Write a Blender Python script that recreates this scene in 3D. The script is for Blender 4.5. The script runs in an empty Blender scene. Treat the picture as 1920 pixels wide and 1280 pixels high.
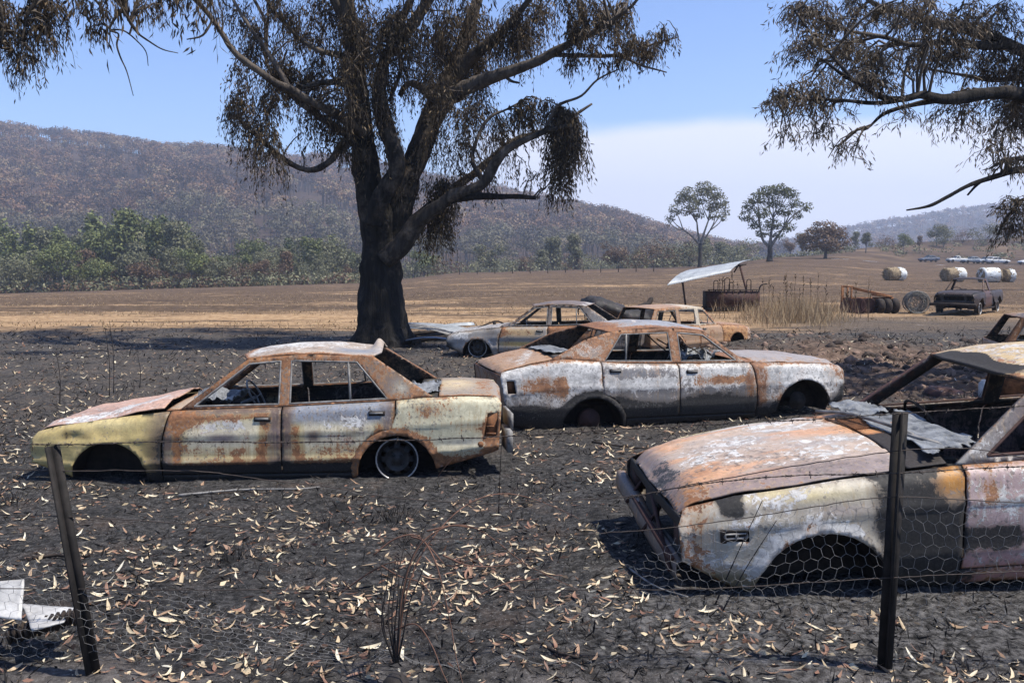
import bpy, math, random
import numpy as np
from mathutils import Vector
from mathutils.geometry import delaunay_2d_cdt

# ------------------------------------------------------------------ camera, sky, sun, exposure
scene = bpy.context.scene
COL = scene.collection
R = math.radians
rng = np.random.default_rng(7)
random.seed(7)
FPX, HCAM = 1706.7, 1.97
PITCH = math.atan(150 / FPX)

cam_data = bpy.data.cameras.new('camera')
cam = bpy.data.objects.new('camera', cam_data)
COL.objects.link(cam)
cam.location = (0, 0, HCAM)
cam.rotation_euler = (R(90) - PITCH, 0, 0)
cam_data.sensor_width = 36.0
cam_data.lens = 36.0 * FPX / 1920
cam_data.clip_start = 0.05
cam_data.clip_end = 20000
scene.camera = cam

SUN_EL, SUN_AZ = 62.0, 106.0          # azimuth clockwise from +Y (the view direction)
world = bpy.data.worlds.new('World')
scene.world = world
world.use_nodes = True
wn, wl = world.node_tree.nodes, world.node_tree.links
wn.clear()
def _n(t, **k):
    n = wn.new(t)
    for a, b in k.items(): setattr(n, a, b)
    return n
sky = _n('ShaderNodeTexSky', sky_type='NISHITA', sun_disc=False)
sky.sun_elevation = R(SUN_EL)
sky.sun_rotation = R(SUN_AZ)
sky.air_density = 1.0
sky.dust_density = 0.6
sky.ozone_density = 2.0
sky.altitude = 300
bg = _n('ShaderNodeBackground')
bg.inputs['Strength'].default_value = 0.115
wo = _n('ShaderNodeOutputWorld')
tc = _n('ShaderNodeTexCoord')
sep = _n('ShaderNodeSeparateXYZ')
wl.new(tc.outputs['Generated'], sep.inputs[0])
def wm(op, a, b=None, c=None):
    m = _n('ShaderNodeMath', operation=op)
    for i, v in enumerate((a, b, c)):
        if v is None: continue
        if isinstance(v, (int, float)): m.inputs[i].default_value = v
        else: wl.new(v, m.inputs[i])
    return m.outputs[0]
def wsmooth(v, lo, hi):
    m = _n('ShaderNodeMapRange', interpolation_type='SMOOTHSTEP')
    wl.new(v, m.inputs[0]); m.inputs[1].default_value = lo; m.inputs[2].default_value = hi
    return m.outputs[0]
az = wm('ARCTAN2', sep.outputs[0], sep.outputs[1])
el = wm('ARCSINE', sep.outputs[2])
wnz = _n('ShaderNodeTexNoise'); wnz.inputs['Scale'].default_value = 7; wnz.inputs['Detail'].default_value = 5
wmap = _n('ShaderNodeMapping'); wmap.inputs['Scale'].default_value = (1, 1, 2.5)
wl.new(tc.outputs['Generated'], wmap.inputs[0]); wl.new(wmap.outputs[0], wnz.inputs['Vector'])
# a bank of bushfire smoke low over the right-hand hills, its top a soft uneven dome
dome = wm('MULTIPLY', wm('POWER', wm('SUBTRACT', az, 0.20), 2), -0.16)
top = wm('ADD', wm('ADD', dome, 0.150), wm('MULTIPLY', wm('SUBTRACT', wnz.outputs[0], 0.5), 0.028))
below = wsmooth(wm('SUBTRACT', top, el), -0.006, 0.016)
body = wsmooth(az, -0.12, 0.03)
endr = wm('SUBTRACT', 1.0, wsmooth(az, 0.8, 1.6))
smoke = wm('MULTIPLY', wm('MULTIPLY', below, body), wm('MULTIPLY', endr, 0.93))
tint = _n('ShaderNodeMix', data_type='RGBA', blend_type='MULTIPLY')
tint.inputs[0].default_value = 1.0
wl.new(sky.outputs[0], tint.inputs[6]); tint.inputs[7].default_value = (0.86, 0.97, 1.24, 1)
mixs = _n('ShaderNodeMix', data_type='RGBA')
wl.new(smoke, mixs.inputs[0]); wl.new(tint.outputs[2], mixs.inputs[6])
mixs.inputs[7].default_value = (6.4, 6.5, 7.4, 1)
wl.new(mixs.outputs[2], bg.inputs[0]); wl.new(bg.outputs[0], wo.inputs[0])

sun_data = bpy.data.lights.new('sun', 'SUN')
sun_data.energy = 5.0
sun_data.angle = R(0.53)
sun_data.color = (1.0, 0.945, 0.84)
sun = bpy.data.objects.new('sun', sun_data)
COL.objects.link(sun)
sd = Vector((math.sin(R(SUN_AZ)) * math.cos(R(SUN_EL)), math.cos(R(SUN_AZ)) * math.cos(R(SUN_EL)), math.sin(R(SUN_EL))))
sun.rotation_euler = sd.to_track_quat('Z', 'Y').to_euler()
sun.location = sd * 60

scene.view_settings.view_transform = 'Standard'
scene.view_settings.look = 'None'
scene.view_settings.exposure = 0.50
scene.view_settings.gamma = 1.0
scene.view_settings.use_curve_mapping = False
scene.render.engine = 'CYCLES'
scene.cycles.use_denoising = True
scene.cycles.max_bounces = 6
scene.cycles.diffuse_bounces = 3
scene.cycles.volume_bounces = 1
scene.cycles.transparent_max_bounces = 6

# ------------------------------------------------------------------ helpers: numbers
def smooth(a, b, x):
    t = np.clip((np.asarray(x, float) - a) / (b - a), 0, 1)
    return t * t * (3 - 2 * t)
def _hash(i, j, k):
    h = (i.astype(np.int64) * 374761393 + j.astype(np.int64) * 668265263 + k.astype(np.int64) * 2147483647) & 0xffffffff
    h = ((h ^ (h >> 13)) * 1274126177) & 0xffffffff
    h = ((h ^ (h >> 16)) * 2246822519) & 0xffffffff
    return ((h ^ (h >> 15)) & 0xffff) / 65535.0
def vnoise(x, y, z=0.0):
    x, y, z = np.broadcast_arrays(np.asarray(x, float), np.asarray(y, float), np.asarray(z, float))
    xi, yi, zi = np.floor(x).astype(int), np.floor(y).astype(int), np.floor(z).astype(int)
    fx, fy, fz = x - xi, y - yi, z - zi
    fx, fy, fz = [f * f * (3 - 2 * f) for f in (fx, fy, fz)]
    r = 0
    for a in (0, 1):
        for b in (0, 1):
            for c in (0, 1):
                r = r + _hash(xi + a, yi + b, zi + c) * (fx if a else 1 - fx) * (fy if b else 1 - fy) * (fz if c else 1 - fz)
    return r
def fbm(x, y, z=0.0, oct=4):
    r, a, s, t = 0, .5, 1.0, 0
    for o in range(oct):
        r = r + a * vnoise(np.asarray(x) * s + o * 17.3, np.asarray(y) * s - o * 9.1, np.asarray(z) * s + o * 5.7)
        t += a; a *= .5; s *= 2.03
    return r / t
def ray(px, py):
    u, v = (px - 960) / FPX, (640 - py) / FPX
    c, s = math.cos(PITCH), math.sin(PITCH)
    return np.array([u, c + v * s, v * c - s])
def at(px, py, y):
    "the point at distance y (metres ahead) seen in the direction of that place in the photograph"
    d = ray(px, py)
    return np.array([0, 0, HCAM]) + d * (y / d[1])

# ------------------------------------------------------------------ helpers: objects
def mesh_data(name, V, F, mat=None, smoothf=False, attrs=None):
    V = np.asarray(V, np.float32).reshape(-1, 3)
    me = bpy.data.meshes.new(name)
    if isinstance(F, np.ndarray) and F.ndim == 2:
        n, k = F.shape
        loops = F.astype(np.int32).ravel()
        starts = np.arange(n, dtype=np.int32) * k
    else:
        ln = np.array([len(f) for f in F], np.int32)
        loops = np.fromiter((i for f in F for i in f), np.int32, int(ln.sum()))
        starts = np.concatenate([[0], np.cumsum(ln)[:-1]]).astype(np.int32)
        n = len(F)
    me.vertices.add(len(V)); me.vertices.foreach_set('co', V.ravel())
    me.loops.add(len(loops)); me.loops.foreach_set('vertex_index', loops)
    me.polygons.add(n); me.polygons.foreach_set('loop_start', starts)
    me.update(calc_edges=True)
    me.validate()
    if smoothf: me.polygons.foreach_set('use_smooth', np.ones(len(me.polygons), bool))
    for an, (ty, arr) in (attrs or {}).items():
        if ty == 'C':
            a = me.color_attributes.new(an, 'FLOAT_COLOR', 'POINT'); a.data.foreach_set('color', np.asarray(arr, np.float32).ravel())
        else:
            a = me.attributes.new(an, 'FLOAT', 'POINT'); a.data.foreach_set('value', np.asarray(arr, np.float32).ravel())
    if mat is not None: me.materials.append(mat)
    return me
def link(name, me, parent=None, loc=None, rot=None, scale=None):
    o = bpy.data.objects.new(name, me); COL.objects.link(o)
    if parent is not None: o.parent = parent
    if loc is not None: o.location = loc
    if rot is not None: o.rotation_euler = rot
    if scale is not None: o.scale = scale if hasattr(scale, '__len__') else (scale,) * 3
    return o
def tag(o, label=None, cat=None, group=None, kind=None):
    if label: o['label'] = label
    if cat: o['category'] = cat
    if group: o['group'] = group
    if kind: o['kind'] = kind
    return o
def empty(name, loc=(0, 0, 0), rz=0.0, label=None, cat=None, group=None, rot=None, scale=None):
    o = bpy.data.objects.new(name, None); COL.objects.link(o)
    o.empty_display_size = .2
    o.location = loc; o.rotation_euler = rot if rot else (0, 0, rz)
    if scale: o.scale = scale
    return tag(o, label, cat, group)
class MB:
    "collects pieces and links them as one mesh object"
    def __init__(s): s.V = []; s.F = []; s.n = 0
    def add(s, V, F):
        V = np.asarray(V, float).reshape(-1, 3)
        s.V.append(V); s.F += [tuple(int(i) + s.n for i in f) for f in F]; s.n += len(V)
    def box(s, c, d, rz=0.0, ry=0.0, rx=0.0):
        q = np.array([[x, y, z] for x in (-.5, .5) for y in (-.5, .5) for z in (-.5, .5)]) * np.array(d)
        for ang, (i, j) in ((rx, (1, 2)), (ry, (2, 0)), (rz, (0, 1))):
            if ang:
                ca, sa = math.cos(ang), math.sin(ang); a, b = q[:, i].copy(), q[:, j].copy()
                q[:, i] = ca * a - sa * b; q[:, j] = sa * a + ca * b
        s.add(q + np.array(c), [(0, 1, 3, 2), (4, 6, 7, 5), (0, 4, 5, 1), (2, 3, 7, 6), (0, 2, 6, 4), (1, 5, 7, 3)])
    def tube(s, P, rad, k=6, caps=True):
        V, F = tube(P, rad, k, caps); s.add(V, F)
    def lathe(s, prof, k=24, axis='z', c=(0, 0, 0)):
        V = []; m = len(prof)
        for i in range(k):
            a = 2 * math.pi * i / k
            for r, h in prof:
                p = (r * math.cos(a), r * math.sin(a), h)
                if axis == 'y': p = (p[0], p[2], p[1])
                if axis == 'x': p = (p[2], p[0], p[1])
                V.append((p[0] + c[0], p[1] + c[1], p[2] + c[2]))
        F = [(i * m + j, ((i + 1) % k) * m + j, ((i + 1) % k) * m + j + 1, i * m + j + 1) for i in range(k) for j in range(m - 1)]
        s.add(V, F)
    def build(s, name, mat, parent=None, smoothf=False, **kw):
        V = np.concatenate(s.V) if s.V else np.zeros((0, 3))
        return link(name, mesh_data(name, V, s.F, mat, smoothf), parent, **kw)
def frames(P):
    P = np.asarray(P, float)
    T = np.gradient(P, axis=0)
    T /= np.linalg.norm(T, axis=1)[:, None] + 1e-9
    a = np.where(np.abs(T[:, 2:3]) > .95, [[1., 0, 0]], [[0., 0, 1]])
    N = np.cross(T, a); N /= np.linalg.norm(N, axis=1)[:, None] + 1e-9
    for i in range(1, len(N)):
        n = N[i - 1] - T[i] * np.dot(N[i - 1], T[i]); l = np.linalg.norm(n)
        if l > 1e-6: N[i] = n / l
    return T, N, np.cross(T, N)
def tube(P, rad, k=6, caps=True):
    P = np.asarray(P, float); m = len(P)
    rad = np.broadcast_to(np.asarray(rad, float), (m,))
    T, N, B = frames(P)
    a = np.arange(k) * 2 * math.pi / k
    V = P[:, None, :] + rad[:, None, None] * (np.cos(a)[None, :, None] * N[:, None, :] + np.sin(a)[None, :, None] * B[:, None, :])
    F = [(i * k + j, i * k + (j + 1) % k, (i + 1) * k + (j + 1) % k, (i + 1) * k + j) for i in range(m - 1) for j in range(k)]
    if caps: F += [tuple(range(k))[::-1], tuple((m - 1) * k + j for j in range(k))]
    return V.reshape(-1, 3), F
def spline(P, n):
    "Catmull-Rom through the rows of P, n points per span"
    P = np.asarray(P, float)
    Q = np.vstack([2 * P[0] - P[1], P, 2 * P[-1] - P[-2]])
    out = []
    for i in range(1, len(Q) - 2):
        t = np.linspace(0, 1, n, endpoint=False)[:, None]
        a, b, c, d = Q[i - 1], Q[i], Q[i + 1], Q[i + 2]
        out.append(.5 * ((2 * b) + (c - a) * t + (2 * a - 5 * b + 4 * c - d) * t ** 2 + (3 * b - a - 3 * c + d) * t ** 3))
    out.append(P[-1:])
    return np.vstack(out)

# ------------------------------------------------------------------ helpers: materials
class NT:
    def __init__(s, name):
        s.m = bpy.data.materials.new(name); s.m.use_nodes = True
        s.t = s.m.node_tree; s.t.nodes.clear()
        s.out = s.new('ShaderNodeOutputMaterial')
        s.bsdf = s.new('ShaderNodeBsdfPrincipled')
        s.t.links.new(s.bsdf.outputs[0], s.out.inputs['Surface'])
        s.obj = s.new('ShaderNodeTexCoord').outputs['Object']
    def new(s, t, **k):
        n = s.t.nodes.new(t)
        for a, b in k.items(): setattr(n, a, b)
        return n
    def put(s, sock, v):
        if v is None: return
        if isinstance(v, bpy.types.NodeSocket): s.t.links.new(v, sock)
        elif isinstance(v, (tuple, list)) and sock.type == 'RGBA': sock.default_value = tuple(v) + ((1,) if len(v) == 3 else ())
        else: sock.default_value = v
    def mapv(s, vec, scale=(1, 1, 1), rot=(0, 0, 0), loc=(0, 0, 0)):
        n = s.new('ShaderNodeMapping'); s.put(n.inputs[0], vec)
        n.inputs['Scale'].default_value = scale; n.inputs['Rotation'].default_value = rot; n.inputs['Location'].default_value = loc
        return n.outputs[0]
    def noise(s, vec, scale, detail=4, rough=.55, dist=0.0, col=False):
        n = s.new('ShaderNodeTexNoise'); s.put(n.inputs['Vector'], vec)
        n.inputs['Scale'].default_value = scale; n.inputs['Detail'].default_value = detail
        n.inputs['Roughness'].default_value = rough; n.inputs['Distortion'].default_value = dist
        return n.outputs[1 if col else 0]
    def vor(s, vec, scale, feature='F1', out=0):
        n = s.new('ShaderNodeTexVoronoi', feature=feature); s.put(n.inputs['Vector'], vec); n.inputs['Scale'].default_value = scale
        return n.outputs[out]
    def ramp(s, f, stops, interp='LINEAR'):
        n = s.new('ShaderNodeValToRGB'); s.put(n.inputs[0], f)
        e = n.color_ramp.elements; n.color_ramp.interpolation = interp
        while len(e) < len(stops): e.new(.5)
        for i, (p, c) in enumerate(stops):
            e[i].position = p; e[i].color = (tuple(c) + (1,)) if hasattr(c, '__len__') else (c, c, c, 1)
        return n.outputs[0]
    def mix(s, f, a, b, blend='MIX'):
        n = s.new('ShaderNodeMix', data_type='RGBA', blend_type=blend)
        s.put(n.inputs[0], f); s.put(n.inputs[6], a); s.put(n.inputs[7], b)
        return n.outputs[2]
    def math(s, op, a, b=None, c=None, clamp=False):
        n = s.new('ShaderNodeMath', operation=op); n.use_clamp = clamp
        for i, v in enumerate((a, b, c)): s.put(n.inputs[i], v)
        return n.outputs[0]
    def step(s, v, lo, hi):
        n = s.new('ShaderNodeMapRange', interpolation_type='SMOOTHSTEP')
        s.put(n.inputs[0], v); n.inputs[1].default_value = lo; n.inputs[2].default_value = hi
        return n.outputs[0]
    def attr(s, name, out='Color'):
        n = s.new('ShaderNodeAttribute'); n.attribute_name = name
        return n.outputs[out]
    def bump(s, h, strength=.5, dist=.01):
        n = s.new('ShaderNodeBump'); s.put(n.inputs['Height'], h)
        n.inputs['Strength'].default_value = strength; n.inputs['Distance'].default_value = dist
        s.t.links.new(n.outputs[0], s.bsdf.inputs['Normal'])
    def set(s, **k):
        names = {'col': 'Base Color', 'rough': 'Roughness', 'metal': 'Metallic', 'spec': 'Specular IOR Level', 'trans': 'Transmission Weight', 'sub': 'Subsurface Weight', 'alpha': 'Alpha'}
        for a, v in k.items(): s.put(s.bsdf.inputs[names[a]], v)
        return s.m
def plain(name, c0, c1, scale=12, rough=.8, metal=0.0, bump=.3, bd=.004, detail=6):
    m = NT(name)
    n = m.noise(m.obj, scale, detail, .65)
    m.set(col=m.ramp(n, [(.3, c0), (.7, c1)]), rough=rough, metal=metal, spec=.3)
    if bump: m.bump(m.noise(m.obj, scale * 4, 6, .6), bump, bd)
    return m.m

# ------------------------------------------------------------------ terrain
def interp(t, a, b): return np.interp(t, a, b)
def hill_left(t, y):
    px = 960 + t * FPX
    pyr = interp(px, [-700, -300, 0, 100, 250, 330, 450, 650, 760, 900, 1000, 1150, 1250, 1350, 1450, 1600, 2000], [250, 240, 256, 272, 296, 310, 316, 318, 346, 366, 390, 420, 452, 476, 492, 500, 500])
    zr = HCAM + (490 - pyr) / FPX * 900
    s = np.clip((y - 300) / 600, 0, 2)
    prof = np.where(s < 1, .35 * s + .65 * smooth(0, 1, s), 1 - .5 * (s - 1) ** 2)
    gul = (fbm(t * 9 + 3, y / 260, 1, 4) - .5) * 46 * np.clip(s * 2, 0, 1) * np.clip((1.02 - s) * 2.5, 0, 1)
    return (zr + 7) * prof - 7 + gul * np.clip(zr / 90, 0, 1)
def hill_right(t, y):
    px = 960 + t * FPX
    pyr = interp(px, [-700, 900, 1250, 1400, 1500, 1600, 1700, 1800, 1900, 2100, 2600], [492, 490, 484, 474, 462, 440, 422, 407, 398, 388, 380])
    zr = HCAM + (490 - pyr) / FPX * 1750
    s = np.clip((y - 700) / 1050, 0, 2)
    prof = np.where(s < 1, smooth(0, 1, s), 1 - .5 * (s - 1) ** 2)
    return (zr + 10) * prof - 10 + (fbm(t * 12, y / 300, 4, 3) - .5) * 26 * np.clip(s, 0, 1) * np.clip((1.05 - s) * 3, 0, 1)
def terrain(x, y):
    x, y = np.broadcast_arrays(np.asarray(x, float), np.asarray(y, float))
    rx = smooth(-.2, 1.0, x)
    z = -.045 + .212 * (1 - smooth(4.2 + 2.4 * rx, 8.4 + .3 * rx, y))
    t = x / np.maximum(y, 20)
    A = interp(t, [-.9, -.56, -.15, -.06, .2, .29, .36, .43, .5, .9], [-3.6, -3.3, -1.5, .05, 1.0, 2.1, 1.9, 1.1, .9, 1.2])
    u = np.clip((y - 30) / 120, 0, 1.34)
    z = z + A * u ** (1.25 + .75 * smooth(.3, .45, t))
    # beyond the field: a shallow valley on the left, a gentle burnt rise on the right
    D = interp(t, [-.9, -.3, 0, .2, .28, .36, .45, .6, .9], [-5, -6, -9, -7, -1, 2.5, 6.5, 9.0, 9.0])
    z = z + D * smooth(152 + 50 * smooth(.36, .48, t), 300, y)
    hl, hr = hill_left(t, y), hill_right(t, y)
    far = smooth(290, 360, y)
    zz = np.maximum(np.maximum(z, hl), hr)
    z = z * (1 - far) + zz * far
    # mounds of bulldozed soil right of the second car, low rise behind it
    z = z + .22 * np.exp(-((x - 6.5) / 2.6) ** 2 - ((y - 15.3) / 1.3) ** 2) + .28 * np.exp(-((x - 7.2) / 3.0) ** 2 - ((y - 21) / 1.5) ** 2)
    z = z + .25 * np.exp(-((x - 10.5) / 3.2) ** 2 - ((y - 17.3) / 1.5) ** 2)
    z = z + (fbm(x * .22, y * .22, 2, 3) - .5) * .10 * smooth(8, 16, y) * (1 + smooth(30, 90, y))
    return z
def rough_ground(x, y):
    "clods, ruts and crumbs that the sheet itself carries"
    m = np.exp(-((x - 7.5) / 4.5) ** 2 - ((y - 17.5) / 4.2) ** 2)
    d = (fbm(x * 1.7, y * 1.7, 5, 4) - .5) * (.05 + .30 * m)
    d = d + (fbm(x * 6, y * 6, 9, 3) - .5) * (.034 + .09 * m) + (fbm(x * 19, y * 19, 3, 2) - .5) * .022 * (1 - smooth(8, 14, y))
    pl = (fbm(x * .5, y * 4.0, 3, 3) - .5) * .16 * smooth(26, 34, y)
    return d + pl
def tcols(n_in, n_out, a=.68, b=2.2):
    i = np.linspace(-a, a, n_in)
    e = a + (b - a) * np.linspace(0, 1, n_out + 1)[1:] ** 1.6
    return np.concatenate([-e[::-1], i, e])
def fan(name, ts, ys, off, mat, fine):
    X = ts[None, :] * (ys[:, None] + off); Y = np.broadcast_to(ys[:, None], X.shape)
    Z = terrain(X, Y) + (rough_ground(X, Y) if fine else 0)
    V = np.stack([X, Y, Z], -1).reshape(-1, 3)
    nr, nc = X.shape
    idx = np.arange(nr * nc).reshape(nr, nc)
    F = np.stack([idx[:-1, :-1], idx[:-1, 1:], idx[1:, 1:], idx[1:, :-1]], -1).reshape(-1, 4)
    return link(name, mesh_data(name, V, F, mat, True))

def ground_material():
    m = NT('burnt_ground')
    P = m.obj
    sx = m.new('ShaderNodeSeparateXYZ'); m.put(sx.inputs[0], P)
    x, y = sx.outputs[0], sx.outputs[1]
    big = m.noise(P, .35, 5, .6)
    mid = m.noise(P, 2.2, 6, .65)
    fin = m.noise(P, 18, 8, .7)
    grit = m.noise(P, 90, 5, .75)
    speck = m.noise(P, 60, 3, .8)
    # charcoal, ash and bare soil near the camera
    char = m.ramp(fin, [(.32, (.010, .0098, .0098)), (.49, (.038, .0360, .0352)), (.64, (.105, .099, .095))])
    soil = m.ramp(fin, [(.3, (.045, .032, .025)), (.55, (.115, .083, .064)), (.75, (.20, .15, .12))])
    ash = m.ramp(fin, [(.3, (.085, .08, .078)), (.7, (.30, .285, .275))])
    c = m.mix(m.math('MULTIPLY', m.step(mid, .52, .70), .55), char, soil)
    am = m.math('MULTIPLY', m.step(m.noise(m.mapv(P, loc=(3.3, 7.1, 0)), .9, 6, .7), .60, .73), .75)
    c = m.mix(am, c, ash)
    # flecks of white ash and grit
    c = m.mix(m.math('MULTIPLY', m.step(speck, .565, .66), m.step(mid, .34, .56)), c, (.22, .21, .20, 1))
    # beyond the first cars the burnt yard is greyer, strewn with ash, bark and straw
    yard = m.math('MULTIPLY', m.step(y, 8.5, 13), m.math('SUBTRACT', 1.0, m.step(y, 24, 30)))
    fk = m.noise(m.mapv(P, scale=(7, 16, 7)), 1.0, 7, .78)
    c = m.mix(m.math('MULTIPLY', yard, m.math('MULTIPLY', m.step(mid, .36, .60), .55)), c, m.ramp(fin, [(.3, (.045, .037, .032)), (.7, (.16, .13, .105))]))
    c = m.mix(m.math('MULTIPLY', yard, m.math('MULTIPLY', m.step(fk, .56, .66), .8)), c, (.25, .20, .15, 1))
    # pale dusty strip just inside the fence
    strip = m.math('MULTIPLY', m.math('SUBTRACT', 1.0, m.step(y, 3.75, 4.25)), m.step(mid, .38, .6))
    c = m.mix(m.math('MULTIPLY', strip, .5), c, m.ramp(fin, [(.3, (.10, .09, .085)), (.7, (.34, .30, .275))]))
    # ash shed round the near car
    dx = m.math('SUBTRACT', x, 1.55); dy = m.math('SUBTRACT', y, 4.55)
    rr = m.math('ADD', m.math('MULTIPLY', m.math('MULTIPLY', dx, dx), .5), m.math('MULTIPLY', dy, dy))
    near_ash = m.math('MULTIPLY', m.math('SUBTRACT', 1.0, m.step(rr, .25, 1.3)), m.step(fin, .38, .62))
    c = m.mix(m.math('MULTIPLY', near_ash, .55), c, ash)
    # the bulldozed earth on the right
    ex = m.math('DIVIDE', m.math('SUBTRACT', x, 7.4), 4.6); ey = m.math('DIVIDE', m.math('SUBTRACT', y, 16.6), 4.4)
    er = m.math('ADD', m.math('ADD', m.math('MULTIPLY', ex, ex), m.math('MULTIPLY', ey, ey)), m.math('MULTIPLY', m.math('SUBTRACT', mid, .5), 1.6))
    em = m.math('SUBTRACT', 1.0, m.step(er, .35, 1.05))
    earth = m.ramp(m.noise(P, 5, 8, .7), [(.32, (.028, .02, .016)), (.48, (.12, .08, .058)), (.62, (.225, .155, .115)), (.78, (.33, .24, .185))])
    c = m.mix(m.math('MULTIPLY', em, .92), c, earth)
    # the paddock: brown burnt stubble with strips of straw the fire missed
    W = m.mapv(P, scale=(.018, .20, 1), rot=(0, 0, R(-2)))
    st = m.noise(W, 1.0, 5, .62)
    st2 = m.noise(m.mapv(P, scale=(.10, 1.3, 1), rot=(0, 0, R(-2))), 1.0, 5, .7)
    stub = m.ramp(m.noise(P, 3.2, 8, .75), [(.3, (.040, .027, .018)), (.5, (.098, .066, .043)), (.7, (.20, .138, .090))])
    straw = m.ramp(m.noise(P, 4.5, 8, .75), [(.3, (.18, .11, .06)), (.5, (.36, .235, .13)), (.75, (.52, .37, .23))])
    burn = m.ramp(m.noise(P, 3, 6, .7), [(.3, (.022, .017, .014)), (.7, (.085, .055, .04))])
    sm = m.math('ADD', m.math('MULTIPLY', m.math('SUBTRACT', st, .5), 1.5), m.math('MULTIPLY', m.math('SUBTRACT', st2, .5), 1.7))
    # nearest strip of straw runs right along the edge of the burnt yard
    edge = m.math('ADD', y, m.math('MULTIPLY', m.math('SUBTRACT', big, .5), 9.0))
    edge = m.math('ADD', edge, m.math('MULTIPLY', m.math('SUBTRACT', m.noise(m.mapv(P, scale=(.25, 1.6, 1)), 1.0, 4, .6), .5), 5.0))
    e1 = m.math('MULTIPLY', m.step(edge, 25.0, 28.5), m.math('SUBTRACT', 1.0, m.step(edge, 33.0, 40.0)))
    f = m.mix(m.math('MULTIPLY', m.step(m.math('SUBTRACT', sm, m.math('MULTIPLY', m.step(y, 34, 60), .08)), .05, .28), .85), stub, straw)
    f = m.mix(m.math('MULTIPLY', m.step(sm, -.42, -.12), 1.0), burn, f)
    f = m.mix(m.math('MULTIPLY', e1, m.step(st2, .36, .52)), f, straw)
    far = m.step(y, 90, 165)
    f = m.mix(m.math('MULTIPLY', far, .55), f, (.076, .050, .034, 1))
    right = m.math('MULTIPLY', m.step(x, 6, 11), m.math('SUBTRACT', 1.0, m.step(y, 30, 36)))
    fm = m.math('MULTIPLY', m.step(edge, 25.0, 27.5), m.math('SUBTRACT', 1.0, m.math('MULTIPLY', right, .8)))
    c = m.mix(fm, c, f)
    m.set(col=c, rough=.95, spec=.12)
    h = m.math('ADD', m.math('MULTIPLY', fin, .6), m.math('MULTIPLY', grit, .4))
    m.bump(h, 1.0, .05)
    return m.m
M = {}
M['ground'] = ground_material()
ys = np.concatenate([np.linspace(-4, 3.2, 12)[:-1], 3.2 * (170 / 3.2) ** np.linspace(0, 1, 400)])
ground = fan('ground', tcols(470, 34), ys, 5.0, M['ground'], True)
tag(ground, kind='structure')

def hills_material():
    m = NT('burnt_hillside')
    n = m.noise(m.obj, .03, 6, .65); f = m.noise(m.obj, .3, 5, .7)
    c = m.ramp(n, [(.36, (.03, .022, .018)), (.5, (.075, .05, .036)), (.60, (.14, .095, .06)), (.70, (.24, .165, .10))])
    c = m.mix(.4, c, m.ramp(f, [(.35, (.02, .016, .014)), (.7, (.16, .115, .08))]))
    sx = m.new('ShaderNodeSeparateXYZ'); m.put(sx.inputs[0], m.obj)
    c = m.mix(m.math('MULTIPLY', m.step(sx.outputs[1], 330, 420), .8), c, (.05, .036, .028, 1))
    m.set(col=c, rough=1, spec=.05)
    return m.m
M['hills'] = hills_material()
ys2 = 170 * (2300 / 170) ** np.linspace(0, 1, 170)
hills = fan('hills', tcols(300, 24, .68, 1.2), ys2, 5.0, M['hills'], False)
tag(hills, kind='structure')
gz = lambda x, y: float(terrain(x, y))

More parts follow.
